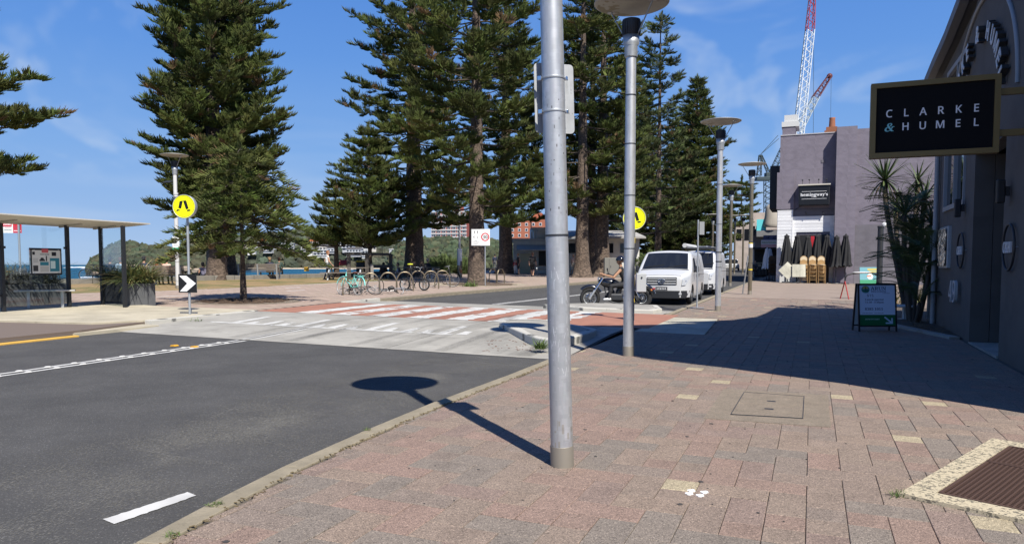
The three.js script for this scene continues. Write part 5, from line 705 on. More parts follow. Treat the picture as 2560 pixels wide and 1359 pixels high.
{
  const lv = [swordLeaf(0.85, 0.032, 0.1), swordLeaf(0.75, 0.030, 0.35), swordLeaf(0.7, 0.028, 0.8)], rg = rng(303);
  function rosette(t, c, n, k) { for (let i = 0; i < n; i++) { const el = lerp(1.35, -0.75, (i / n) ** 0.8), a = i * 2.399 + rg() * 0.3; const o = obj('leaf', lv[el > 0.5 ? 0 : el > -0.1 ? 1 : 2], el < -0.5 ? leafDry : leafM[rg() * 3 | 0], t); o.position.copy(c); o.rotation.set(0, a, el + (rg() - 0.5) * 0.2, 'YXZ'); o.scale.setScalar(k * (0.85 + 0.3 * rg())); } }
  const b = V(2.35, 0.1, -22.2), t = thing('yucca', 'tall spiky yucca with several heads beside the shop corner', 'plant', [b.x, b.y, b.z]);
  const rel = (px, py, d) => P(px, py, d).sub(b);
  const heads = [[rel(2213, 452, 20.8), 74, 1.0], [rel(2262, 535, 20.6), 58, 0.95], [rel(2312, 498, 20.2), 54, 0.95], [rel(2285, 585, 20.9), 44, 0.9], [rel(2330, 560, 19.8), 44, 0.9], [rel(2240, 520, 21.6), 40, 0.9], [rel(2296, 450, 21.4), 40, 0.8]];
  for (const [h, n, k] of heads) { rosette(t, h, n, k); obj('stem', tube([[0.1 + h.x * 0.12, 0, h.z * 0.12], [h.x * 0.45, h.y * 0.4, h.z * 0.4], [h.x * 0.9, h.y * 0.8, h.z * 0.9], h], 0.065, 16, 8), M.limb, t); }
  const pm = thing('palm_clump', 'dark feathery palm clump under the yucca', 'plant', [2.35, 0.08, -20.6]);
  const fr = (L) => { const g = []; const n = 26; for (let i = 2; i < n; i++) { const s = i / n, x = L * s, y = -0.55 * L * s * s * s + 0.25 * L * s, l = 0.36 * Math.sin(Math.PI * (0.12 + 0.82 * s)) * L * 0.75; for (const d of [-1, 1]) { const q = swordLeaf(l, 0.012, 0.5); q.rotateY(d * -0.95); g.push(put(q, x, y, 0)); } } g.push(tube([[0, 0, 0], [L * 0.5, L * 0.06, 0], [L, -0.3 * L, 0]], 0.01, 10, 5)); return merge(g); };
  const fg = [fr(1.25), fr(1.05)];
  for (const [x, y, z, n] of [[-0.1, 1.35, -0.5, 12], [0.25, 0.95, -0.1, 10], [0.15, 1.9, -0.9, 12], [0.05, 2.3, -1.5, 12], [0.3, 1.5, 0.1, 11], [-0.15, 2.7, -1.2, 12], [0.1, 0.5, 0.2, 9]]) { obj('stem', tube([[x * 0.4, 0, z * 0.4], [x * 0.8, y * 0.5, z * 0.8], [x, y, z]], 0.045, 10, 7), M.limb, pm); for (let i = 0; i < n; i++) { const o = obj('frond', fg[i % 2], leafM[i % 2], pm); o.position.set(x, y, z); o.rotation.set(0, i * 2.4 + x * 9, 0.25 + 0.7 * hash(i, 4, 8), 'YXZ'); } }
  const low = thing('strappy_plants', 'low yellow green strappy plants behind the white pot', 'plant', [2.75, 0.12, -27.2]); for (let i = 0; i < 46; i++) { const o = obj('leaf', lv[1], [leafM[2], leafDry, mat(0.3, 0.26, 0.07, 0.7)][i % 3], low); o.position.set((hash(i, 1) - 0.5) * 1.0, 0, (hash(i, 2) - 0.5) * 0.8); o.rotation.set(0, i * 2.4, 0.6 + 0.8 * hash(i, 3), 'YXZ'); }
  const pot = S(2272, 756); single('white_pot', 'small white square plant pot in the sun behind the yucca', 'pot', [RB(0.3, 0.28, 0.3, 0.02, 0, 0.14, 0), RB(0.33, 0.05, 0.33, 0.01, 0, 0.28, 0)], M.white, pot, YAW);
  single('steel_bollard', 'thick dark round post behind the sandwich board', 'post', [CY_(0.09, 0.09, 2.6, 18, 0, 1.3, 0), CY_(0.1, 0.1, 0.05, 18, 0, 2.6, 0)], M.darkSteel, V(2.05, gy(2, -27), -26.9));
  const lit = rng(9), lg = []; for (let i = 0; i < 170; i++) { const q = swordLeaf(0.14 + 0.12 * lit(), 0.014, 0.5); put(q, 2.2 + lit() * 0.55, 0.03 + 0.1 * lit() - 0.0, -17.6 - lit() * 3.2, 0, lit() * 6.28, 0.3 * lit()); lg.push(q); } const gc = obj(numbered('ground_cover'), lg, leafDry, scene); gc.userData = { kind: 'stuff', label: 'dead leaves and low growth in the garden bed', category: 'ground cover' };
}
{ // sandwich board
  const a = S(2140, 827), c = S(2233, 827), p = a.clone().add(c).multiplyScalar(0.5), t = thing('sandwich_board', 'black framed sandwich board for a thai lunch special', 'sandwich board', [p.x, p.y, p.z], YAW), W = 0.8, H = 1.04, tl = -0.11;
  const pm = printMat(768, 1000, (c, w, h) => {
    c.fillStyle = '#dfe8f8'; c.fillRect(0, 0, w, h); c.fillStyle = '#0b6b3c'; c.fillRect(0, h * 0.735, w, h * 0.265);
    c.fillStyle = '#3d7f86'; c.beginPath(); c.arc(135, 110, 88, 0, 7); c.fill(); c.fillStyle = '#c7b25e'; c.beginPath(); c.arc(135, 95, 62, 3.14, 0); c.fill(); c.fillStyle = '#1c3a3f'; c.fillRect(125, 50, 18, 90); c.fillRect(160, 80, 12, 60); c.fillStyle = '#2f6b3f'; c.fillRect(60, 140, 150, 26);
    c.fillStyle = '#131a4a'; c.textAlign = 'left'; c.font = 'bold 112px serif'; c.fillText('ARUN', 248, 125); c.font = 'bold 47px serif'; c.fillText('THAI CUISINE', 250, 178); c.font = 'bold 20px sans-serif'; c.fillText('arunthai.com.au', 500, 208);
    c.font = 'bold 17px serif'; c.fillText('from', 165, 206); c.font = '84px monospace'; c.fillText('$15', 160, 292); c.font = 'bold 58px serif'; c.fillText('Lunch special', 120, 380); c.fillText('11:30 - 3:30pm', 120, 446); c.font = 'bold 84px serif'; c.fillText('8385 1011', 110, 622); c.font = 'bold 24px serif'; c.fillText('● Arun Thai Cuisine   ● arun_thaicuisine', 40, 700);
    c.fillStyle = '#cfe0e0'; c.font = 'italic bold 44px serif'; c.fillText('DOWNSTAIRS', 110, 860); c.strokeStyle = '#b9d2e6'; c.lineWidth = 38; c.lineCap = 'round'; c.beginPath(); c.moveTo(545, 800); c.lineTo(680, 925); c.moveTo(695, 830); c.lineTo(695, 940); c.lineTo(570, 940); c.stroke();
  }, 0.45);
  for (const s of [1, -1]) {
    const leaf = obj(s > 0 ? 'front_frame' : 'rear_frame', [B(0.03, H, 0.03, -W / 2, H / 2, 0), B(0.03, H, 0.03, W / 2, H / 2, 0), B(W, 0.035, 0.03, 0, H - 0.018, 0), B(W, 0.03, 0.03, 0, 0.12, 0)], M.black, t); leaf.rotation.x = tl * s; leaf.position.z = s * 0.16;
    obj('poster', printBox(W - 0.035, H - 0.165, 0.012, 0, H / 2 + 0.05, 0), s > 0 ? pm : M.white, leaf);
  }
  const q = P(2262, 764, 19.2), tb = thing('round_table', 'low round white table behind the sandwich board', 'table', [q.x, gy(q.x, q.z), q.z]); const hh = q.y - gy(q.x, q.z);
  obj('table_top', lathe([[0.0001, hh + 0.02], [0.36, hh + 0.02], [0.385, hh + 0.005], [0.385, hh - 0.02], [0.35, hh - 0.03], [0.0001, hh - 0.03]], 40), M.white, tb); obj('pedestal', CY_(0.05, 0.05, hh - 0.04, 14, 0, hh / 2 - 0.02, 0), M.galv, tb); obj('foot', lathe([[0.0001, 0.03], [0.2, 0.02], [0.22, 0], [0.0001, 0]], 24), M.galv, tb);
  // tubular stand with red legs and a pale board across it
  const r0 = S(2112, 747), r1 = S(2193, 747), rk = thing('trestle_stand', 'bent tube stand with red legs and a pale board on top', 'stand', [r0.x, r0.y, r0.z], YAW), L = r0.distanceTo(r1), rh = hAt(2150, 685, r0) - r0.y;
  obj('top_rail', tube([[0, rh * 0.72, 0], [0.05, rh * 0.92, 0], [0.22, rh, 0], [L - 0.22, rh + 0.02, 0], [L - 0.04, rh * 0.9, 0], [L, rh * 0.7, 0]], 0.028, 40, 8), M.black, rk);
  const redM = mat(0.35, 0.02, 0.02, 0.5); for (const x of [0, L]) for (const s of [-0.12, 0.12]) obj('leg', bar([x, rh * 0.72, 0], [x + s * 0.5, 0, s * 2], 0.022, 8), redM, rk);
  obj('board', put(plain(new THREE.SphereGeometry(0.5, 24, 12).scale(0.75, 0.07, 0.3)), L * 0.48, rh + 0.06, 0), M.white, rk);
  const pb = S(2177, 712), ps = thing('poster_board', 'colourful leaning poster board behind the tube stand', 'sign', [pb.x, pb.y, pb.z], YAW); obj('panel', printBox(1.3, 1.0, 0.04, 0, 0.55, 0, -0.1, 0, 0), printMat(256, 200, (c, w, h) => { c.fillStyle = '#6d9fa6'; c.fillRect(0, 0, w, h); c.fillStyle = '#c0ad52'; c.fillRect(90, 15, 130, 22); c.fillRect(110, 45, 100, 16); c.fillStyle = '#3f8f66'; c.fillRect(0, h - 50, w, 50); c.fillStyle = '#e8e2d2'; c.beginPath(); c.arc(120, 110, 34, 0, 7); c.fill(); c.fillStyle = '#b5492c'; c.fillRect(80, 100, 50, 12); }), ps); obj('prop', bar([0, 0.9, -0.05], [0, 0, -0.4], 0.015), M.darkSteel, ps);
  // globe lamps
  [[2183, 706, 581, 'left globe lamp on a white post before the purple wall'], [2211, 710, 567, 'middle globe lamp on a grey post behind the palm'], [2206, 704, 611, 'small lower globe lamp behind the palm']].forEach(([px, py, ty, label]) => { const b = S(px, py), g = thing('globe_lamp', label, 'lamp', [b.x, b.y, b.z], 0, 'globe lamps behind the yucca'), H = hAt(px, ty, b) - b.y; obj('post', CY_(0.09, 0.1, H, 16, 0, H / 2, 0), M.galv, g); obj('globe', SPH(0.29, 0, H + 0.1, 0, 24), mat(0.8, 0.8, 0.78, 0.2), g); obj('collar', CY_(0.13, 0.1, 0.1, 16, 0, H - 0.13, 0), M.darkSteel, g); });
}
// ---------- purple corner pub with clapboard front ----------
{
  const Z = -51, yb = gy(0, Z), lilac = M.plaster(0.185, 0.165, 0.198, 1.9, 0.009), lilacD = M.plaster(0.145, 0.135, 0.152, 2.2, 0.008), clap = [mat(0.74, 0.74, 0.74, 0.65), mat(0.69, 0.69, 0.69, 0.65), mat(0.78, 0.78, 0.775, 0.65)], t = thing('purple_corner_pub', 'purple grey rendered corner pub with white clapboard ground floor', 'building');
  obj('wall', BB(-2.05, 1.25, yb - 1, 9.72, Z - 14, Z), lilac, t); obj('pilaster', BB(1.25, 2.4, yb - 1, 9.95, Z - 14, Z + 0.75), lilac, t); obj('side_wall', BB(2.4, 14, yb - 1, 9.8, Z - 14, Z + 0.5), lilac, t); obj('side_wall_base', BB(2.41, 14, yb - 1, 3.95, Z + 0.5, Z + 0.53), lilacD, t); obj('skirting', BB(2.42, 14, yb - 1, yb + 1.05, Z + 0.531, Z + 0.6), M.plaster(0.18, 0.17, 0.19), t);
  obj('corner_pilaster', BB(-2.2, -1.15, 5.05, 7.4, Z, Z + 0.12), lilac, t); obj('string_course', BB(-1.15, 1.25, 4.65, 5.02, Z, Z + 0.05), lilacD, t);
  obj('parapet_block', [BB(-1.95, -1.15, 9.72, 10.3, Z - 2, Z - 0.1)], lilac, t); obj('parapet_block', BB(-2.0, -0.95, 10.3, 10.62, Z - 2.1, Z - 0.05), M.white, t); obj('parapet_block', BB(-1.85, -1.05, 10.62, 11.05, Z - 2, Z - 0.15), M.white, t); obj('parapet_cap', BB(-2.05, 1.25, 9.72, 9.78, Z - 0.4, Z + 0.04), mat(0.4, 0.39, 0.4, 0.8), t);
  const ch = obj('chimney', [BB(0.55, 1.4, 9.8, 10.02, Z - 1.5, Z - 0.7), BB(0.65, 1.3, 10.02, 10.25, Z - 1.4, Z - 0.8)], mat(0.25, 0.10, 0.05, 0.9), t); obj('chimney_pot', lathe([[0.2, 10.25], [0.17, 10.8], [0.2, 10.85], [0.001, 10.85]], 16).translate(1.0, 0, Z - 1.1), mat(0.28, 0.11, 0.06, 0.9), ch);
  obj('bay', [BB(-2.7, -2.06, 5.2, 8.0, Z - 5, Z - 1.2)], M.charcoal, t);
  obj('downpipe', [CY_(0.05, 0.05, 9, 10, 8.4, 4.9, Z + 0.62), ...[1.5, 4, 7].map((y) => B(0.16, 0.05, 0.1, 8.4, y, Z + 0.58))], lilacD, t); obj('wall_vent', [BB(0.4, 0.62, 7.9, 8.08, Z + 0.001, Z + 0.03)], lilacD, t); obj('conduit', [beam([-1.1, 4.98, Z + 0.06], [-0.6, 5.3, Z + 0.06], 0.03, 0.03)], M.charcoal, t);
  for (const x of [-0.45, 0.55]) obj('light_bracket', [bar([x, 4.85, Z + 0.05], [x + 0.06, 4.72, Z + 0.3], 0.015), SPH(0.04, x + 0.06, 4.7, Z + 0.32, 8)], M.charcoal, t);
  // clapboards, board by board
  for (let y = yb + 0.02, k = 0; y < 4.95; y += 0.2, k++) { obj('clapboard', put(BB(-2.12, -1.22, 0, 0.205, 0, 0.06), 0, y, Z + 0.13, 0.12, 0, 0), clap[k % 3], t); if (y < 4.5) { if (y > 3.42) obj('clapboard', put(BB(-1.2, 1.0, 0, 0.205, 0, 0.06), 0, y, Z + 0.02, 0.12, 0, 0), clap[(k + 1) % 3], t); else obj('clapboard', put(BB(-1.2, -0.98, 0, 0.205, 0, 0.06), 0, y, Z + 0.02, 0.12, 0, 0), clap[(k + 1) % 3], t); obj('clapboard', put(BB(1.0, 1.24, 0, 0.205, 0, 0.06), 0, y, Z + 0.02, 0.12, 0, 0), clap[(k + 2) % 3], t); } }
  obj('corner_board', BB(-1.225, -1.19, yb, 5.0, Z + 0.02, Z + 0.22), clap[2], t); obj('clapboard_backing', BB(-2.14, -1.21, yb, 4.98, Z + 0.001, Z + 0.12), clap[1], t);
  const dr = obj('doorway', [BB(-0.97, 0.99, yb, 3.4, Z + 0.001, Z + 0.02)], M.black, t); for (const [a, b] of [[-0.95, -0.9], [-0.3, -0.22], [0.42, 0.5], [0.9, 0.97]]) obj('jamb', BB(a, b, yb, 3.38, Z + 0.021, Z + 0.06), M.charcoal, dr); obj('red_panel', BB(-0.1, 0.16, 2.1, 3.3, Z + 0.021, Z + 0.05), mat(0.45, 0.02, 0.03, 0.5), dr); obj('red_panel', BB(0.72, 0.89, yb + 0.2, 2.0, Z + 0.021, Z + 0.05), mat(0.45, 0.02, 0.03, 0.5), dr);
  const sg = thing('pub_sign', 'black box sign with white lower case pub name on the purple wall', 'shop sign', [0.03, 5.85, Z]);
  obj('box', BB(-0.9, 0.9, -0.62, 0.6, 0.02, 0.62), M.charcoal, sg); obj('face', printBox(1.72, 1.14, 0.02, 0, -0.02, 0.635), printMat(512, 340, (c, w, h) => { c.fillStyle = '#101114'; c.fillRect(0, 0, w, h); c.fillStyle = '#e8e8e8'; c.fillRect(40, 95, w - 80, 5); c.fillRect(40, 232, w - 80, 5); c.font = 'bold 72px serif'; c.textAlign = 'center'; c.fillText("hemingway's", w / 2, 182); c.fillRect(210, 200, 92, 5); }, 0.4), sg); obj('cornice', BB(-0.94, 0.94, 0.6, 0.68, 0.0, 0.72), mat(0.5, 0.47, 0.4, 0.7), sg);
  for (const x of [-0.7, -0.3, 0.25, 0.7]) obj('spot_lamp', [bar([x, 0.68, 0.4], [x, 0.95, 0.55], 0.012), SPH(0.05, x, 0.95, 0.58, 8)], M.charcoal, sg);
  // closed umbrellas
  function foldedUmbrella(label, base, top, m, w = 1) {
    const t = thing('closed_umbrella', label, 'umbrella', [base.x, base.y, base.z], hash(base.x * 100, 3) * 6, 'closed cafe umbrellas'), H = top; obj('pole', CY_(0.03, 0.03, H, 10, 0, H / 2, 0), M.darkSteel, t); obj('foot', [CY_(0.22, 0.26, 0.06, 16, 0, 0.03, 0)], M.charcoal, t);
    const g = new THREE.CylinderGeometry(1, 1, 1, 40, 24, true), p = g.attributes.position, prof = [[0, 0.40], [0.05, 0.36], [0.15, 0.31], [0.3, 0.29], [0.55, 0.24], [0.78, 0.17], [0.9, 0.12], [0.93, 0.17], [0.97, 0.15], [1, 0.03]]; const y0 = H * 0.36;
    for (let i = 0; i < p.count; i++) { const v = p.getY(i) + 0.5, a = Math.atan2(p.getZ(i), p.getX(i)); let k = 0; while (k < prof.length - 2 && prof[k + 1][0] < v) k++; const r = lerp(prof[k][1], prof[k + 1][1], clamp((v - prof[k][0]) / (prof[k + 1][0] - prof[k][0]), 0, 1)) * w, fold = 1 + (v < 0.9 ? 0.26 : 0.1) * Math.sin(a * 8 + v * 3 + base.x * 7) + 0.1 * Math.sin(a * 3 + base.x * 5); p.setXYZ(i, Math.cos(a) * r * fold, y0 + v * (H - y0) + (v < 0.05 ? 0.06 * Math.sin(a * 8 + 1) : 0), Math.sin(a) * r * fold); }
    g.computeVertexNormals(); obj('canopy', plain(g), m, t); obj('cap', SPH(0.05, 0, H, 0, 10), m, t);
  }
  const blackCloth = new THREE.MeshStandardMaterial({ color: lin(0.018, 0.018, 0.019), roughness: 0.9, side: THREE.DoubleSide }), whiteCloth = new THREE.MeshStandardMaterial({ color: lin(0.75, 0.76, 0.78), roughness: 0.85, side: THREE.DoubleSide });
  const nm = ['leftmost black closed umbrella beside the clapboard', 'second black closed umbrella from the left before the doorway', 'third black closed umbrella from the left before the red panel', 'fourth black closed umbrella from the left before the doorway', 'fifth black closed umbrella from the left above the cane chairs', 'sixth black closed umbrella at the right end of the clapboard', 'rightmost black closed umbrella against the purple wall'];
  [1965, 1992, 2018, 2041, 2066, 2090, 2113].forEach((px, i) => { const b = S(px, 705 + (i % 2) * 0.5); b.z = Math.max(b.z, Z + (i > 4 ? 1.3 : 0.75)); const q = onZ(px, 705, b.z); q.y = gy(q.x, q.z); foldedUmbrella(nm[i], q, hAt(px, 586 + (i % 3) * 1.5, q) - q.y, blackCloth, 0.95); });
  { const q = S(1917, 700); foldedUmbrella('left white closed umbrella by the street corner', q, hAt(1915, 620, q) - q.y, whiteCloth, 0.75); const q2 = S(1924, 699); foldedUmbrella('right white closed umbrella by the street corner', q2, hAt(1921, 622, q2) - q2.y, whiteCloth, 0.75); }
  // cane chairs in three stacks
  const cane = mat(0.36, 0.22, 0.09, 0.7), weave = mat(0.58, 0.48, 0.32, 0.8), darkCane = mat(0.05, 0.035, 0.022, 0.7);
  function bistro(label, at, group, c1, c2) {
    const t = thing('cane_chair', label, 'chair', at, YAW * 0.4, group);
    obj('seat', CY_(0.21, 0.21, 0.035, 20, 0, 0.44, 0), c2, t); const bk = obj('backrest', put(plain(new THREE.CylinderGeometry(0.19, 0.19, 0.02, 24).rotateX(Math.PI / 2)), 0, 0.76, -0.21), c2, t); obj('hoop', put(plain(new THREE.TorusGeometry(0.205, 0.018, 8, 28)), 0, 0.76, -0.21), c1, bk);
    for (const [x, z] of [[-0.2, 0.19], [0.2, 0.19], [-0.2, -0.2], [0.2, -0.2]]) obj('leg', bar([x, 0, z * 1.05], [x * 0.98, z < 0 ? 0.72 : 0.43, z], 0.014, 7), c1, t);
    obj('stretcher', [bar([-0.2, 0.2, 0.19], [0.2, 0.2, 0.19], 0.01, 6)], c1, t); obj('stretcher', bar([-0.2, 0.3, 0.19], [0.2, 0.3, 0.19], 0.01, 6), c1, t);
    return t;
  }
  [[2010, 'left'], [2032, 'middle'], [2054, 'right']].forEach(([px, w]) => { const b = onZ(px, 704, Z + 1.5); b.y = gy(b.x, b.z); for (let k = 0; k < 4; k++) bistro(`${['bottom', 'second lowest', 'third', 'top'][k]} cane chair of the ${w} stack under the umbrellas`, [b.x, b.y + k * 0.24, b.z - k * 0.015], 'stacked cane bistro chairs', cane, k === 3 ? weave : cane); });
  [[1930, 'left'], [1940, 'right']].forEach(([px, w]) => { const b = S(px, 702); for (let k = 0; k < 4; k++) bistro(`${['bottom', 'second lowest', 'third', 'top'][k]} dark chair of the ${w} stack at the street corner`, [b.x, b.y + k * 0.24, b.z], 'stacked dark chairs at the corner', darkCane, darkCane); });
  // tilted cafe tables
  const planks = new THREE.MeshStandardMaterial({ map: rep(tex(256, (u, v, i, j) => { const p = Math.floor(u * 6), k = 0.75 + 0.3 * hash(p, 3, 7) + 0.35 * (fbm(u * 6, v * 3, 18, 341, 4) - 0.5) - (u * 6 - p < 0.05 ? 0.25 : 0); return [0.52 * k, 0.50 * k, 0.40 * k]; }), 0.75), roughness: 0.8 });
  [[1969, Math.PI / 4, 'diamond tilted weathered table top before the clapboard'], [1997, 0, 'square tilted weathered table top beside the cane chairs']].forEach(([px, rz, label]) => { const b = onZ(px, 705, Z + 1.9); b.y = gy(b.x, b.z); const t = thing('folded_table', label, 'table', [b.x, b.y, b.z], YAW * 0.5, 'tilted cafe tables'); obj('table_top', B(0.78, 0.78, 0.03, 0, 0.78, 0.05, -0.12, 0, rz), planks, t); obj('pedestal', CY_(0.035, 0.035, 0.72, 12, 0, 0.38, -0.02), M.darkSteel, t); for (const s of [-1, 1]) obj('foot', bar([0, 0.06, 0], [s * 0.36, 0.015, 0.12], 0.025, 8), M.darkSteel, t); obj('foot', bar([0, 0.06, 0], [0, 0.015, -0.3], 0.025, 8), M.darkSteel, t); });
  single('bench_box', 'white low cupboard behind the tilted tables', 'box', [BB(-1.9, -0.3, 0, 0.55, 0, 0.4), BB(-1.95, -0.25, 0.55, 0.6, -0.03, 0.43)], M.white, [0, yb, Z + 0.3]);
  // ---------- far end of the street ----------
  const far = (name, label, x0, x1, yt, z, dz, m, cat = 'building') => { const t = thing(name, label, cat); obj('wall', BB(x0, x1, -1, yt, z - dz, z), m, t); return t; };
  const D3 = 118, zz = -112, l = (px, py) => onZ(px, py, zz);
  const be = far('beige_building', 'plain beige rendered building closing the street', l(1835, 640).x, l(1948, 640).x, l(1880, 556).y, zz, 12, M.plaster(0.46, 0.39, 0.33, 4)); obj('upper_block', BB(l(1882, 540).x, l(1925, 540).x, l(1880, 556).y, l(1900, 530).y, zz - 12, zz - 1), M.plaster(0.46, 0.39, 0.33, 4), be); for (let k = 0; k < 3; k++) obj('window', BB(l(1842, 600).x + k * 1.1, l(1842, 600).x + k * 1.1 + 0.7, 5, 6.6, zz - 0.2, zz + 0.05), M.darkGlass, be);
  const z4 = -86, q = (px, py) => onZ(px, py, z4), tq = far('turquoise_shop', 'shop with a bright turquoise parapet down the street', q(1880, 600).x, q(1960, 600).x, q(1890, 575).y, z4, 8, M.plaster(0.13, 0.13, 0.14)); obj('parapet', BB(q(1893, 570).x, q(1916, 570).x, q(1893, 577).y, q(1893, 549).y, z4 + 0.01, z4 + 0.5), mat(0.12, 0.62, 0.66, 0.7), tq); obj('roof_band', BB(q(1893, 600).x, q(1950, 600).x, q(1893, 592).y, q(1893, 577).y, z4 + 0.02, z4 + 0.8), M.plaster(0.2, 0.2, 0.2), tq); obj('ornament', lathe([[0.9, 0], [1.0, 0.3], [0.8, 1.2], [0.75, 2.0], [0.5, 2.4], [0.001, 2.5]], 16).translate(q(1932, 560).x, q(1932, 567).y, z4 + 0.3), M.plaster(0.4, 0.36, 0.3), tq);
  for (let k = 0; k < 4; k++) obj('window', BB(q(1882, 600).x + k * 0.35, q(1882, 600).x + k * 0.35 + 0.25, q(1882, 588).y, q(1882, 565).y, z4, z4 + 0.06), M.darkGlass, tq);
  const z5 = -66, r = (px, py) => onZ(px, py, z5);
  const aw = thing('shop_awning', 'dark shop awning with signboards at the corner', 'awning'); obj('roof', BB(r(1880, 600).x, r(1960, 600).x, r(1900, 622).y, r(1900, 618).y, z5 - 3, z5), M.charcoal, aw); obj('shopfront', BB(r(1880, 600).x, r(1960, 600).x, 0.2, r(1900, 622).y, z5 - 3.2, z5 - 3), M.black, aw); obj('post', CY_(0.05, 0.05, 3, 8, r(1885, 600).x, 1.9, z5 - 0.2), M.galv, aw);
  const sb = thing('signboard', 'pink signboard with green lettering above the corner awning', 'shop sign', [r(1929, 610).x, r(1929, 609).y, z5 + 0.1]); obj('panel', printBox(1.62, 0.62, 0.08), printMat(512, 200, (c, w, h) => { c.fillStyle = '#f3e3df'; c.fillRect(0, 0, w, h); c.fillStyle = '#f0b5ae'; c.fillRect(0, h * 0.6, w, h * 0.4); c.fillStyle = '#8a9a63'; c.font = 'bold 74px sans-serif'; c.fillText('TROPIKANA', 14, 92); c.strokeStyle = '#c8413f'; c.lineWidth = 6; c.beginPath(); c.moveTo(290, 150); for (let i = 0; i < 8; i++) c.quadraticCurveTo(300 + i * 18, 115 + (i % 2) * 30, 310 + i * 18, 150); c.stroke(); }), sb);
  const sb2 = thing('signboard', 'dark blue signboard with black bird mark above the pink one', 'shop sign', [r(1932, 594).x, r(1932, 594).y, z5 + 0.05]); obj('panel', printBox(1.45, 0.42, 0.08), printMat(512, 150, (c, w, h) => { c.fillStyle = '#4a4f78'; c.fillRect(0, 0, w, h); c.fillStyle = '#12141f'; c.font = 'italic bold 110px sans-serif'; c.fillText('AL', 250, 115); c.beginPath(); c.moveTo(40, 70); c.lineTo(130, 60); c.lineTo(180, 20); c.lineTo(160, 75); c.lineTo(180, 100); c.lineTo(110, 90); c.fill(); }), sb2);
  const pl = thing('cafe_planter', 'low timber cafe planter beyond the bronze lamp', 'planter', S(1891, 688), 0); obj('box', RB(1.6, 0.75, 0.5, 0.02, 0, 0.4, 0), mat(0.08, 0.07, 0.06, 0.8), pl); obj('cap', RB(1.7, 0.35, 0.55, 0.02, 0, 0.95, 0), mat(0.5, 0.42, 0.30, 0.8), pl);
  const st = thing('bar_stool', 'tall dark bar stool beside the cafe planter', 'stool', S(1893, 690.5)); obj('seat', CY_(0.2, 0.2, 0.05, 16, 0, 0.8, 0), M.black, st); for (const [x, z] of [[-0.2, -0.2], [0.2, -0.2], [-0.2, 0.2], [0.2, 0.2]]) obj('leg', bar([x * 0.6, 0.78, z * 0.6], [x, 0, z], 0.018, 6), M.black, st);
  const ht = thing('high_table', 'dark high table at the corner cafe', 'table', S(1904, 690)); obj('table_top', B(0.9, 0.04, 0.7, 0, 1.05, 0), M.charcoal, ht); obj('pedestal', CY_(0.04, 0.04, 1.05, 10, 0, 0.52, 0), M.black, ht);
  // trees and shops on the left end of the street, behind the vans
  const ls = thing('low_shops', 'dim low shopfronts at the far left of the street', 'building'); obj('wall', BB(-9.5, -5.0, -0.5, 6.5, -128, -120), M.plaster(0.2, 0.18, 0.16), ls); obj('awning', BB(-9.5, -5.0, 3.2, 3.5, -120, -117), mat(0.4, 0.39, 0.37, 0.8), ls); obj('shopfront', BB(-9.3, -5.2, 0.3, 3.0, -120, -119.95), M.black, ls);
}
// ---------- cranes ----------
function lattice(a, b, w0, w1, r, n) { const g = [], A = a.isVector3 ? a : V(...a), Bq = b.isVector3 ? b : V(...b), d = Bq.clone().sub(A), L = d.length(); d.normalize(); const s = V(Math.cos(YAW), 0, -Math.sin(YAW)), u = s.clone().cross(d).normalize(); const pt = (t, k) => { const w = lerp(w0, w1, t) / 2, [x, y] = [[-1, -1], [1, -1], [1, 1], [-1, 1]][k]; return A.clone().addScaledVector(d, L * t).addScaledVector(s, x * w).addScaledVector(u, y * w); }; for (let k = 0; k < 4; k++) g.push(bar(pt(0, k), pt(1, k), r, 5)); for (let i = 0; i < n; i++) for (let k = 0; k < 4; k++) { const t0 = i / n, t1 = (i + 1) / n; g.push(bar(i % 2 ? pt(t0, k) : pt(t0, (k + 1) % 4), i % 2 ? pt(t1, (k + 1) % 4) : pt(t1, k), r * 0.6, 4)); } return merge(g); }
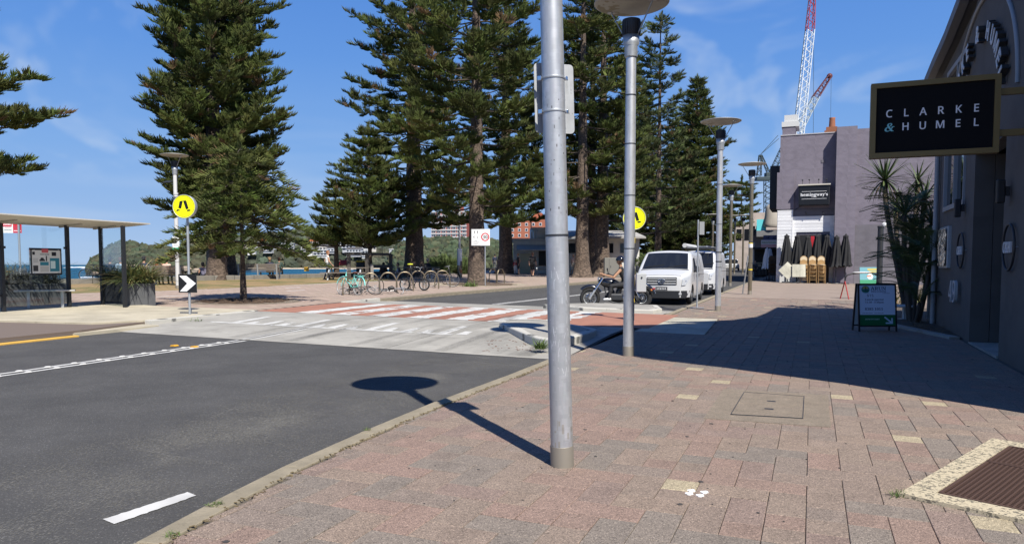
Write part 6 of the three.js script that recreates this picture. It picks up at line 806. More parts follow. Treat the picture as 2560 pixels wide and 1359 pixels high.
{
  const wM = mat(0.72, 0.73, 0.72, 0.6), rM = mat(0.36, 0.03, 0.04, 0.6), tM = mat(0.03, 0.05, 0.055, 0.6), D1 = 190, D2 = 240, D0 = 130;
  const p = (px, py, d) => P(px, py, d);
  const c1 = thing('luffing_crane', 'white lattice crane jib with red tip rising behind the pub', 'crane', p(1992, 400, D1)); const o1 = c1.position; const R1 = (px, py) => p(px, py, D1).sub(o1);
  obj('jib', lattice(R1(1991, 400), R1(2026, 76), 2.0, 1.7, 0.11, 26), wM, c1); obj('jib_tip', lattice(R1(2026, 75), R1(2035, -60), 1.7, 0.9, 0.11, 12), rM, c1); obj('pendant_rope', bar(R1(1984, 330), R1(2022, 0), 0.06, 5), tM, c1); obj('hoist_rope', bar(R1(2036, -60), R1(2034, 345), 0.05, 5), tM, c1); obj('hoist_block', RB(0.7, 0.9, 0.7, 0.1, ...R1(1987, 303).toArray()), tM, c1); obj('mast', lattice(R1(1992, 402), R1(1992, 720), 2.2, 2.2, 0.12, 14), wM, c1);
  const c2 = thing('luffing_crane', 'smaller dark red tipped crane jib leaning right behind the white one', 'crane', p(1990, 360, D2)); const o2 = c2.position, R2 = (px, py) => p(px, py, D2).sub(o2);
  obj('jib', lattice(R2(1985, 350), R2(2040, 243), 2.3, 2.0, 0.13, 14), mat(0.45, 0.48, 0.46, 0.6), c2); obj('jib_tip', lattice(R2(2040, 242), R2(2075, 190), 2.0, 1.2, 0.16, 8), mat(0.12, 0.025, 0.03, 0.6), c2); obj('sheave', SPH(0.9, ...R2(2075, 190).toArray(), 10), mat(0.10, 0.02, 0.02, 0.6), c2); obj('hoist_rope', bar(R2(2079, 194), R2(2077, 330), 0.05, 5), tM, c2); obj('pendant_rope', bar(R2(1990, 305), R2(2070, 190), 0.05, 5), tM, c2);
  obj('mast', lattice(R2(1988, 352), R2(1988, 700), 2.4, 2.4, 0.14, 14), mat(0.45, 0.48, 0.46, 0.6), c2);
  const c3 = thing('tower_crane', 'dark tower crane with machinery deck left of the pub', 'crane', p(1921, 545, D0)); const o3 = c3.position, R3 = (px, py) => p(px, py, D0).sub(o3);
  obj('mast', lattice(R3(1921, 640), R3(1921, 452), 1.15, 1.15, 0.075, 26), tM, c3); obj('machinery_deck', [RB(2.6, 0.65, 1.4, 0.08, ...R3(1908, 447).toArray(), 0, YAW, 0), RB(0.9, 0.9, 1.2, 0.08, ...R3(1920, 438).toArray(), 0, YAW, 0)], tM, c3); obj('a_frame', lattice(R3(1898, 440), R3(1901, 387), 0.7, 0.35, 0.07, 7), tM, c3); obj('a_frame', lattice(R3(1925, 438), R3(1903, 387), 0.5, 0.3, 0.06, 7), tM, c3); obj('jib', lattice(R3(1926, 440), R3(1992, 300), 0.9, 0.8, 0.06, 24), tM, c3); obj('pendant_rope', bar(R3(1902, 386), R3(1946, 338), 0.05, 5), tM, c3); obj('pendant_rope', bar(R3(1902, 386), R3(1948, 346), 0.05, 5), tM, c3);
}
// ---------- bus shelter and its surroundings ----------
{
  const a = S(8, 779, 0.035), b = S(256, 761, 0.035), c = S(312, 768, 0.035), d0 = S(163, 772, 0.035);
  const t = thing('bus_shelter', 'glass sided bus shelter with pale curved canopy at the left edge', 'bus shelter', [a.x, a.y, a.z]); const r = (p) => p.clone().sub(a);
  const dir = r(b).setY(0).normalize(), nrm = V(-dir.z, 0, dir.x); if (nrm.dot(V(1, 0, 0)) < 0) nrm.negate(); // nrm points to the road
  const H = 2.27, L = r(b).length(), post = (p, h, w = 0.085) => B(w, h, w, p.x, p.y + h / 2, p.z, 0, Math.atan2(dir.x, dir.z), 0);
  const back = [0, 0.63, 1.0].map((k) => dir.clone().multiplyScalar(L * k)); const slope = (p) => gy(a.x + p.x, a.z + p.z) - gy(a.x, a.z);
  back.forEach((p) => { p.y = slope(p); }); back.push(r(c)); back.unshift(dir.clone().multiplyScalar(-1.6));
  for (const p of back) obj('post', post(p, H), M.charcoal, t);
  const pane = (p, q, y0, y1) => { const m = p.clone().add(q).multiplyScalar(0.5), l = p.distanceTo(q) - 0.12, an = Math.atan2(q.x - p.x, q.z - p.z); obj('glass_pane', B(0.012, y1 - y0, l, m.x, m.y + (y0 + y1) / 2, m.z, 0, an, 0), M.glass, t); for (const y of [y0 + 0.3, y1 - 0.55]) for (const e of [p, q]) obj('glass_clamp', B(0.05, 0.06, 0.09, lerp(e.x, m.x, 0.06), e.y + y, lerp(e.z, m.z, 0.06), 0, an, 0), M.black, t); };
  pane(back[1], back[2], 0.12, H - 0.08); pane(back[3], back[4], 0.12, H - 0.08); pane(back[0], back[1], 0.12, H - 0.08);
  // canopy: thin wing, curved in section, tilted up towards the road
  const sec = []; for (let i = 0; i <= 14; i++) { const u = lerp(-0.75, 1.25, i / 14); sec.push([u, 0.03 + 0.10 * ((u + 0.75) / 2) ** 1.7]); } const top = sec.map(([u, y]) => [u, y + 0.03 + 0.03 * Math.sin(Math.PI * (u + 0.75) / 2)]).reverse();
  const cg = extr([...sec, ...top], L + 1.6 + 0.75); const m = new THREE.Matrix4().makeBasis(nrm, V(0, 1, 0), dir.clone()); if (m.determinant() < 0) m.makeBasis(nrm, V(0, 1, 0), dir.clone().negate()); const along = m.determinant() > 0 && new THREE.Vector3().setFromMatrixColumn(m, 2).dot(dir) > 0; cg.applyMatrix4(m); const st = dir.clone().multiplyScalar(along ? -1.75 : L + 0.6); cg.translate(st.x, H - 0.02, st.z); const can = obj('canopy', cg, mat(0.56, 0.53, 0.46, 0.55), t);
  for (const k of [0.0, 0.63, 1.0]) { const p = dir.clone().multiplyScalar(L * k); obj('canopy_bracket', beam(p.clone().addScaledVector(nrm, -0.25).setY(H - 0.02 + slope(p) * 0), p.clone().addScaledVector(nrm, 0.55).setY(H + 0.06), 0.07, 0.06), mat(0.4, 0.38, 0.33, 0.6), t); }
  // notice board
  const nb = dir.clone().multiplyScalar(L * 0.40).addScaledVector(nrm, 0.03), pm = printMat(512, 420, (x, w, h) => { x.fillStyle = '#17181c'; x.fillRect(0, 0, w, h); x.fillStyle = '#d9d7cf'; x.fillRect(22, 34, w - 44, h - 62); x.fillStyle = '#c9585c'; x.fillRect(180, 12, 110, 60); x.fillStyle = '#222'; x.font = 'bold 30px sans-serif'; x.fillText('TAXI RANK', 150, 108); x.fillStyle = '#14151a'; x.beginPath(); x.moveTo(150, 190); x.lineTo(165, 150); x.lineTo(205, 150); x.lineTo(222, 190); x.closePath(); x.fill(); x.fillRect(140, 178, 92, 26); x.fillRect(245, 140, 20, 64); x.beginPath(); x.arc(255, 130, 11, 0, 7); x.fill(); x.fillRect(345, 60, 75, 60); x.fillRect(30, 60, 40, 45); x.fillStyle = '#2f7f8d'; x.fillRect(150, 215, 140, 55); x.fillRect(310, 155, 160, 210); x.fillStyle = '#cfe3dd'; x.fillRect(322, 200, 80, 120); x.fillStyle = '#8e8d86'; for (let i = 0; i < 9; i++) x.fillRect(150, 285 + i * 10, 140, 4); for (let i = 0; i < 6; i++) x.fillRect(40, 160 + i * 12, 80, 4); x.fillStyle = '#333'; x.fillRect(36, 270, 80, 90); });
  const nd = thing('notice_board', 'black framed taxi rank notice board behind the shelter glass', 'notice board', [a.x + nb.x, a.y + 1.28, a.z + nb.z], Math.atan2(nrm.x, nrm.z)); obj('panel', printBox(0.92, 0.72, 0.05), pm, nd); for (const [x, y] of [[-0.36, 0.31], [0.36, 0.31], [-0.36, -0.31], [0.36, -0.31]]) obj('bolt', CY_(0.012, 0.012, 0.02, 8, x, y, 0.03, Math.PI / 2, 0, 0), M.galv, nd);
  // seat slab on two legs
  const s0 = S(66, 770, 0.035), s1 = S(160, 768, 0.035), sh = hAt(70, 727, s0) - s0.y, bench = thing('shelter_bench', 'pale plank bench inside the bus shelter', 'bench', [s0.x, s0.y, s0.z]); const sd = s1.clone().sub(s0), sl = sd.length(), sa = Math.atan2(sd.x, sd.z);
  obj('seat', RB(0.34, 0.045, sl + 0.55, 0.01, sd.x / 2, sh, sd.z / 2, 0, sa, 0), mat(0.42, 0.41, 0.38, 0.6), bench); for (const k of [0.05, 0.95]) obj('leg', B(0.07, sh, 0.07, sd.x * k, sh / 2, sd.z * k, 0, sa, 0), M.galv, bench);
  // bus zone sign
  const bz = S(52, 742), bs = thing('bus_zone_sign', 'red and white zone sign on a post behind the shelter', 'road sign', [bz.x, bz.y, bz.z]), bh = hAt(48, 540, bz) - bz.y; obj('post', CY_(0.035, 0.035, bh, 12, 0, bh / 2, 0), M.galv, bs); obj('plate', printBox(0.62, 0.42, 0.01, -0.26, hAt(25, 566, bz) - bz.y, 0.05, 0, YAW + 0.1, 0), printMat(256, 170, (x, w, h) => { x.fillStyle = '#eceae6'; x.fillRect(0, 0, w, h); x.fillStyle = '#c5202c'; x.fillRect(w * 0.55, 0, w * 0.45, h); x.fillRect(10, 0, w * 0.45, h * 0.5); x.fillStyle = '#fff'; x.font = 'bold 38px sans-serif'; x.fillText('ZONE', 14, 62); x.strokeStyle = '#fff'; x.lineWidth = 8; x.beginPath(); x.moveTo(150, 140); x.lineTo(245, 140); x.stroke(); x.strokeStyle = '#222'; x.beginPath(); x.moveTo(20, 130); x.lineTo(120, 130); x.stroke(); x.fillStyle = '#b66'; x.fillRect(30, 95, 80, 6); }), bs);
  // planters
  const blades = [swordLeaf(0.62, 0.012, 0.9), swordLeaf(0.5, 0.012, 0.6), swordLeaf(0.55, 0.011, 1.3)], grM = [[0.20, 0.20, 0.06], [0.12, 0.16, 0.05], [0.30, 0.25, 0.11], [0.09, 0.12, 0.05]].map((q) => new THREE.MeshStandardMaterial({ color: lin(...q), roughness: 0.8, side: THREE.DoubleSide }));
  const cm = new THREE.MeshStandardMaterial({ color: lin(0.085, 0.088, 0.092), map: rep(tPlast, 0.9), roughness: 0.75 });
  function planter(label, p, w, d, h, turn, n, seed, dark) {
    const t = thing('planter_box', label, 'planter', [p.x, p.y, p.z], turn), rg = rng(seed); obj('box', [BB(-w / 2, w / 2, 0, h, -d / 2, d / 2)], cm, t); obj('rim', [BB(-w / 2 - 0.01, w / 2 + 0.01, h - 0.05, h, d / 2, d / 2 + 0.012), BB(-w / 2 - 0.01, w / 2 + 0.01, h - 0.05, h, -d / 2 - 0.012, -d / 2)], cm, t);
    const lists = [[], [], [], []]; for (let i = 0; i < n; i++) { const g = blades[rg() * 3 | 0].clone(); const k = 0.85 + 0.8 * rg(); g.scale(k, k, k * 1.3); put(g, 0, 0, 0, 0, 0, 0.5 + rg() * 0.95); put(g, (rg() - 0.5) * w * 0.85, h - 0.02, (rg() - 0.5) * d * 0.85, 0, rg() * 6.283, 0); lists[dark ? 3 : rg() * 4 | 0].push(g); }
    lists.forEach((l, i) => { if (l.length) { const o = obj('grass_tuft', l, dark ? new THREE.MeshStandardMaterial({ color: lin(0.05, 0.055, 0.035), roughness: 0.9, side: THREE.DoubleSide }) : grM[i], t); o.userData.kind = 'stuff'; } });
  }
  const p1 = S(345, 763); planter('square grey concrete planter with straw coloured grass beside the shelter', p1, 0.85, 0.85, 0.66, YAW + 0.55, 900, 41, false);
  const p2 = S(95, 764); p2.addScaledVector(nrm, -0.9); planter('long grey concrete planter with dark grass behind the shelter glass', p2, 3.0, 0.8, 0.62, Math.atan2(dir.x, dir.z) + Math.PI / 2, 900, 42, true);
  const p3 = S(291, 757); planter('grey concrete planter seen through the shelter end glass', p3, 0.75, 0.75, 0.62, YAW + 0.55, 420, 43, true);
}
// ---------- bark ring, weeds ----------
{
  const c = S(612, 753), rgw = rng(55);
  const t = thing('tree_ring', 'ring of gravel and bark chips around the small pine', 'tree bed', [0, 0, 0]); ground(t);
  obj('gravel_ring', (() => { const o = [], i = []; for (let k = 0; k < 40; k++) { const f = k / 40 * 6.283; o.push([c.x + Math.cos(f) * 1.75, c.z + Math.sin(f) * 1.75]); } return slabG(o, -0.05, 0.012); })(), new THREE.MeshStandardMaterial({ color: lin(0.62, 0.5, 0.38), map: rep(tSpeck, 0.5), roughness: 1, bumpMap: rep(tSpeckB, 0.4), bumpScale: 0.03 }), t);
  obj('bark_mulch', (() => { const o = []; for (let k = 0; k < 40; k++) { const f = k / 40 * 6.283, r = 1.3 + 0.12 * Math.sin(k * 2.3); o.push([c.x + Math.cos(f) * r, c.z + Math.sin(f) * r]); } return slabG(o, -0.05, 0.03); })(), new THREE.MeshStandardMaterial({ color: lin(0.26, 0.17, 0.11), map: rep(tSpeck, 0.6), roughness: 1, bumpMap: rep(tSpeckB, 0.5), bumpScale: 0.05 }), t);
  const chips = []; for (let k = 0; k < 260; k++) { const f = rgw() * 6.283, r = Math.sqrt(rgw()) * 1.45; chips.push(B(0.05 + 0.16 * rgw(), 0.012, 0.02, c.x + Math.cos(f) * r, 0.038, c.z + Math.sin(f) * r, 0, rgw() * 6, (rgw() - 0.5) * 0.4)); } const ch = obj('twig_litter', chips, mat(0.13, 0.085, 0.055, 1), t); ch.userData.kind = 'stuff';
  const t2 = thing('tree_ring', 'gravel and mulch bed around the speed sign pine', 'tree bed'); ground(t2); const c2 = S(1198, 711), poly = (r0, j) => Array.from({ length: 36 }, (_, k) => { const f = k / 36 * 6.283, r = r0 + j * Math.sin(k * 1.9); return [c2.x + Math.cos(f) * r, c2.z + Math.sin(f) * r]; });
  obj('gravel_ring', slabG(poly(2.6, 0.05), -0.05, 0.012), new THREE.MeshStandardMaterial({ color: lin(0.62, 0.52, 0.38), map: rep(tSpeck, 0.7), roughness: 1 }), t2); obj('bark_mulch', slabG(poly(1.9, 0.15), -0.05, 0.03), new THREE.MeshStandardMaterial({ color: lin(0.22, 0.15, 0.10), map: rep(tSpeck, 0.6), roughness: 1 }), t2);
  // weeds
  const blade = swordLeaf(0.11, 0.006, 0.6), gm = new THREE.MeshStandardMaterial({ color: lin(0.10, 0.15, 0.035), roughness: 0.8, side: THREE.DoubleSide });
  function weed(label, p, n, r, k) { const l = [], rg = rng(p.x * 100 + 900 | 0); for (let i = 0; i < n; i++) { const g = blade.clone().scale(k * (0.6 + 0.8 * rg()), k * (0.6 + 0.8 * rg()), k); put(g, 0, 0, 0, 0, 0, 0.4 + rg()); put(g, (rg() - 0.5) * 2 * r, 0, (rg() - 0.5) * 2 * r, 0, rg() * 6.28, 0); l.push(g); } const o = single('weed_tuft', label, 'weed', l, gm, p); }
  weed('leafy weed growing at the island kerb foot beside the foreground post', S(1352, 872, -0.03), 110, 0.08, 1.7); weed('small weed tuft on the near kerb below the post shadow', S(918, 1076), 30, 0.025, 0.35); weed('green weed tuft on the kerb nearest the white dash', S(540, 1262), 45, 0.04, 0.4); weed('weed tuft at the bottom edge of the kerb', S(430, 1340), 40, 0.04, 0.35); weed('weed at the corner of the speckled drain surround', S(2245, 1240), 50, 0.04, 0.5); weed('green weed clump in the gravel beside the speed sign pine', S(1175, 716), 120, 0.3, 3.0); weed('weed at the kerb foot beside the chevron post', S(492, 806, -0.08), 50, 0.12, 1.2);
  // fallen leaves and gum spots on the footpath
  const spots = []; const rs = rng(66); for (let i = 0; i < 150; i++) { const x = lerp(-3.3, 2.4, rs()), z = lerp(-2.6, -16, rs() ** 1.3), r = 0.006 + 0.016 * rs() ** 3; const pts = Array.from({ length: 10 }, (_, k) => { const f = k / 10 * 6.283, q = r * (0.75 + 0.5 * hash(k, i)); return [x + Math.cos(f) * q, z + Math.sin(f) * q]; }); spots.push(slabG(pts, 0.0, 0.0048)); } const so = obj('gum_spots', spots, mat(0.05, 0.045, 0.042, 0.95), pavement); so.userData.kind = 'stuff';
  const lv = []; for (let i = 0; i < 420; i++) { const z = lerp(-2.5, -11, rs()), x = kerbX(z) + 0.17 + (rs() - 0.3) * 0.07; lv.push(B(0.008 + 0.025 * rs(), 0.004, 0.005 + 0.006 * rs(), x, 0.006, z, 0, rs() * 6, (rs() - 0.5) * 0.5)); } const lo = obj('kerb_litter', lv, mat(0.16, 0.12, 0.06, 1), pavement); lo.userData.kind = 'stuff';
  const lv2 = []; for (let i = 0; i < 200; i++) { const q = R(lerp(1200, 1330, rs()), lerp(850, 880, rs())); lv2.push(B(0.02 + 0.04 * rs(), 0.004, 0.012, q[0], ro(q[1]) + 0.012, q[1], 0, rs() * 6, 0)); } const l2 = obj('leaf_litter', lv2.slice(0, 46), mat(0.22, 0.09, 0.05, 1), table); l2.userData.kind = 'stuff';
}
// ---------- benches, picnic tables, frame shelter ----------
function slatBench(label, at, turn, w) {
  const t = thing('park_bench', label, 'bench', [at.x, at.y, at.z], turn, 'park benches facing the sea');
  for (let k = 0; k < 5; k++) obj('seat_slat', RB(w, 0.03, 0.075, 0.008, 0, 0.44, -0.18 + k * 0.09), M.wood, t);
  for (let k = 0; k < 5; k++) obj('back_slat', RB(w, 0.075, 0.03, 0.008, 0, 0.54 + k * 0.088, 0.26 + k * 0.03, 0.3, 0, 0), M.wood, t);
  for (const x of [-w / 2 + 0.15, 0, w / 2 - 0.15]) { obj('leg', [beam([x, 0, 0.3], [x, 0.9, 0.42], 0.06, 0.08)], M.galv, t); obj('leg', beam([x, 0, -0.15], [x, 0.42, -0.18], 0.06, 0.08), M.galv, t); obj('seat_rail', beam([x, 0.41, -0.2], [x, 0.41, 0.32], 0.05, 0.05), M.galv, t); }
  for (const x of [-w / 2 + 0.05, w / 2 - 0.05]) obj('armrest', [beam([x, 0.66, -0.2], [x, 0.66, 0.34], 0.06, 0.04), beam([x, 0.44, -0.18], [x, 0.66, -0.2], 0.05, 0.05)], M.charcoal, t);
  return t;
}
const benchFace = Math.PI + YAW - 0.0; // sitters look out to sea
slatBench('slatted bench with two sitters seen from behind', S(649, 697.5), YAW, 2.6);
slatBench('slatted bench with three sitters behind the grassy planter', S(385, 712), YAW, 3.2);
function picnic(label, at, turn, w) { const t = thing('picnic_table', label, 'picnic table', [at.x, at.y, at.z], turn, 'timber picnic tables'); for (let k = 0; k < 4; k++) obj('table_slat', RB(w, 0.045, 0.16, 0.008, 0, 0.74, -0.27 + k * 0.18), M.wood, t); for (const s of [-1, 1]) { for (let k = 0; k < 2; k++) obj('bench_slat', RB(w * 1.05, 0.045, 0.13, 0.008, 0, 0.45, s * 0.66 + (k - 0.5) * 0.15), M.wood, t); } for (const x of [-w / 2 + 0.35, w / 2 - 0.35]) { for (const s of [-1, 1]) obj('leg', beam([x, 0, s * 0.6], [x, 0.72, s * 0.2], 0.08, 0.08), M.galv, t); obj('cross_beam', B(0.08, 0.08, 1.6, x, 0.40, 0), M.galv, t); } return t; }
picnic('picnic table beside the walking man', S(865, 700), YAW - 0.05, 2.6); picnic('picnic table under the broad old pine', S(1040, 697), YAW - 0.1, 3.0); picnic('picnic table in front of the white kiosk', P(1368, 683, 60).setY(gy(-20, -55) + 0.02), YAW, 2.4);
{ // timber frame
  const a = S(872, 697), b = S(977, 694.5), h = hAt(925, 634, a) - a.y, t = thing('timber_frame', 'open timber frame of posts and rails behind the picnic table', 'frame', [a.x, a.y, a.z]), q = b.clone().sub(a), wd = mat(0.09, 0.08, 0.07, 0.9);
  for (const k of [0, 0.42, 1]) obj('post', beam([q.x * k, 0, q.z * k], [q.x * k, h, q.z * k], 0.18, 0.18), wd, t); obj('top_rail', beam([-0.2, h, 0.1], [q.x * 1.02, h, q.z * 1.02 + 0.1], 0.16, 0.16), wd, t); obj('mid_rail', beam([q.x * 0.42, h * 0.5, q.z * 0.42 + 0.1], [q.x, h * 0.5, q.z + 0.1], 0.12, 0.2), wd, t);
  const sp = S(930, 699); single('white_marker_post', 'short pale timber post in front of the frame', 'post', beam([0, 0, 0], [0, 0.95, 0], 0.13, 0.13), mat(0.35, 0.32, 0.28, 0.9), sp);
  const bn = P(905, 679, 52); const bin = thing('waste_bin', 'dark bin with yellow lid behind the picnic table', 'bin', [bn.x, gy(bn.x, bn.z) - 0.1, bn.z]); obj('bin_body', RB(0.62, 1.1, 0.62, 0.05, 0, 0.55, 0), M.charcoal, bin); obj('lid', RB(0.66, 0.12, 0.66, 0.05, 0, 1.16, 0), mat(0.7, 0.45, 0.03, 0.6), bin);
  const rb = P(859, 663, 56); single('red_cooler', 'red cool box on the wall behind the picnic table', 'cool box', [RB(0.9, 0.3, 0.45, 0.05, 0, 0.15, 0), RB(0.5, 0.12, 0.3, 0.05, 0, 0.34, 0)], mat(0.5, 0.04, 0.04, 0.5), rb, YAW);
}
// ---------- bicycles and racks ----------
function hoop(label, at, turn, w = 0.72, h = 0.82) { const t = single('bike_rack', label, 'bike rack', tube([[-w / 2, 0, 0], [-w / 2, h * 0.45, 0], [-w / 2 + 0.05, h * 0.72, 0], [-w * 0.25, h * 0.94, 0], [0, h, 0], [w * 0.25, h * 0.94, 0], [w / 2 - 0.05, h * 0.72, 0], [w / 2, h * 0.45, 0], [w / 2, 0, 0]], 0.028, 48, 10), M.bronze, at, turn, 'bent tube bike racks'); return t; }
[[926, 735, 'first bent tube bike rack beside the aqua bicycle'], [970, 731, 'second bent tube bike rack from the aqua bicycle'], [1012, 727.5, 'third bike rack over the small fallen bicycle'], [1045, 722, 'fourth bike rack set farther back'], [1077, 722, 'fifth bike rack beside the fat tyred bicycle'], [1106, 719.5, 'sixth bike rack at the end holding the dark bicycle']].forEach(([px, py, l]) => hoop(l, S(px, py), YAW + 0.25));
[[1232, 707, 'left bike rack behind the speed sign'], [1252, 709, 'right bike rack behind the speed sign']].forEach(([px, py, l]) => hoop(l, S(px, py), YAW + 1.0));
hoop('lone bike rack beneath the leaning aqua bicycle', S(865, 737), YAW + 1.3, 0.5, 0.7);
function bicycle(label, at, { wheel = 0.335, frame, tyre = M.rubber, tube: tr = 0.016, step = false, fat = 0.02, rack = false, seat = M.black, seatUp = 0, rot = [0, 0, 0], barUp = 0, wide = 1, tyreC } = {}) {
  const t = thing('bicycle', label, 'bicycle', [at.x, at.y, at.z], 0, 'bicycles at the racks'); t.rotation.set(rot[0], rot[1], rot[2], 'YXZ');
  const wb = 0.53 * wide, R0 = wheel, bbx = -0.03, bby = R0 * 0.86, hx = wb - 0.17, hy = 0.82, sx = -0.17, sy = 0.80 + seatUp;
  const wheelM = (x, name) => { const w = obj(name, plain(new THREE.TorusGeometry(R0 - fat, fat, 8, 40)), tyreC || tyre, t); w.position.set(x, R0, 0); obj('rim', plain(new THREE.TorusGeometry(R0 - fat * 2.1, 0.009, 6, 40)), M.galv, w); const sp = []; for (let k = 0; k < 20; k++) { const a = k / 20 * 6.283; sp.push(bar([0, 0, (k % 2 - 0.5) * 0.05], [Math.cos(a) * (R0 - fat * 2), Math.sin(a) * (R0 - fat * 2), 0], 0.0022, 4)); } const so = obj('spokes', sp, M.galv, w); so.userData.kind = 'stuff'; obj('hub', CY_(0.022, 0.022, 0.09, 10, 0, 0, 0, Math.PI / 2, 0, 0), M.galv, w); };
  wheelM(-wb, 'rear_wheel'); wheelM(wb, 'front_wheel');
  const fr = [bar([-wb, R0, 0.05], [bbx, bby, 0.02], tr * 0.7), bar([-wb, R0, -0.05], [bbx, bby, -0.02], tr * 0.7), bar([-wb, R0, 0.05], [sx, sy - 0.12, 0.01], tr * 0.6), bar([-wb, R0, -0.05], [sx, sy - 0.12, -0.01], tr * 0.6), bar([bbx, bby, 0], [sx, sy - 0.08, 0], tr), bar([hx + 0.03, hy - 0.12, 0], [hx - 0.01, hy + 0.06, 0], tr * 1.25)];
  if (step) fr.push(tube([[hx + 0.03, hy - 0.1, 0], [hx - 0.1, hy - 0.3, 0], [0.06, bby + 0.13, 0], [bbx, bby, 0]], tr * 1.15, 16, 8), tube([[hx + 0.01, hy - 0.02, 0], [hx - 0.12, hy - 0.2, 0], [0, bby + 0.25, 0], [sx * 0.8, bby + 0.3, 0]], tr, 16, 8)); else fr.push(bar([hx + 0.03, hy - 0.12, 0], [bbx, bby, 0], tr * 1.15), bar([hx, hy, 0], [sx + 0.02, sy - 0.14, 0], tr));
  obj('frame', fr, frame, t);
  obj('fork', [tube([[hx + 0.04, hy - 0.14, 0.045], [hx + 0.1, R0 + 0.2, 0.05], [wb, R0, 0.05]], tr * 0.8, 10, 7), tube([[hx + 0.04, hy - 0.14, -0.045], [hx + 0.1, R0 + 0.2, -0.05], [wb, R0, -0.05]], tr * 0.8, 10, 7), bar([hx + 0.04, hy - 0.14, -0.05], [hx + 0.04, hy - 0.14, 0.05], tr)], frame, t);
  obj('handlebar', [bar([hx - 0.01, hy + 0.06, 0], [hx - 0.04, hy + 0.17 + barUp, 0], 0.013), tube([[hx - 0.14, hy + 0.2 + barUp, 0.3], [hx - 0.02, hy + 0.2 + barUp, 0.2], [hx - 0.03, hy + 0.17 + barUp, 0], [hx - 0.02, hy + 0.2 + barUp, -0.2], [hx - 0.14, hy + 0.2 + barUp, -0.3]], 0.012, 24, 8)], M.galv, t);
  for (const s of [-1, 1]) obj('grip', bar([hx - 0.17, hy + 0.2 + barUp, s * 0.305], [hx - 0.08, hy + 0.2 + barUp, s * 0.26], 0.018), M.black, t);
  obj('saddle', put(plain(new THREE.SphereGeometry(1, 16, 10).scale(0.14, 0.035, 0.075)), sx - 0.03, sy + 0.07, 0), seat, t); obj('seat_post', bar([sx, sy - 0.1, 0], [sx - 0.015, sy + 0.05, 0], 0.013), M.galv, t);
  obj('crankset', [put(plain(new THREE.TorusGeometry(0.085, 0.008, 6, 28)), bbx, bby, 0.05), CY_(0.03, 0.03, 0.12, 12, bbx, bby, 0, Math.PI / 2, 0, 0), bar([bbx, bby, 0.07], [bbx + 0.12, bby - 0.1, 0.07], 0.01), bar([bbx, bby, -0.07], [bbx - 0.12, bby + 0.1, -0.07], 0.01)], M.darkSteel, t); for (const s of [-1, 1]) obj('pedal', RB(0.09, 0.02, 0.08, 0.006, bbx + s * 0.12, bby - s * 0.1, s * 0.12), M.black, t);
  obj('chain', tube([[bbx, bby + 0.085, 0.05], [-wb, R0 + 0.035, 0.05], [-wb - 0.035, R0, 0.05], [-wb, R0 - 0.035, 0.05], [bbx, bby - 0.085, 0.05], [bbx + 0.085, bby, 0.05]], 0.005, 40, 4, true), M.darkSteel, t);
  if (rack) { obj('rear_rack', [bar([-wb - 0.2, R0 * 2 + 0.06, 0.06], [sx - 0.02, R0 * 2 + 0.06, 0.06], 0.009), bar([-wb - 0.2, R0 * 2 + 0.06, -0.06], [sx - 0.02, R0 * 2 + 0.06, -0.06], 0.009), ...[0, 0.12, 0.24, 0.36].map((k) => bar([-wb - 0.2 + k, R0 * 2 + 0.06, -0.06], [-wb - 0.2 + k, R0 * 2 + 0.06, 0.06], 0.008)), bar([-wb, R0, 0.07], [-wb - 0.1, R0 * 2 + 0.05, 0.06], 0.008), bar([-wb, R0, -0.07], [-wb - 0.1, R0 * 2 + 0.05, -0.06], 0.008)], frame, t); for (const [x, n0] of [[-wb, 'rear_mudguard'], [wb, 'front_mudguard']]) obj(n0, put(plain(new THREE.TorusGeometry(R0 + 0.02, 0.022, 6, 30, Math.PI * (x < 0 ? 0.85 : 0.6)).scale(1, 1, 1.0)), x, R0, 0, 0, 0, x < 0 ? 0.35 : 0.25), frame, t); }
  return t;
}
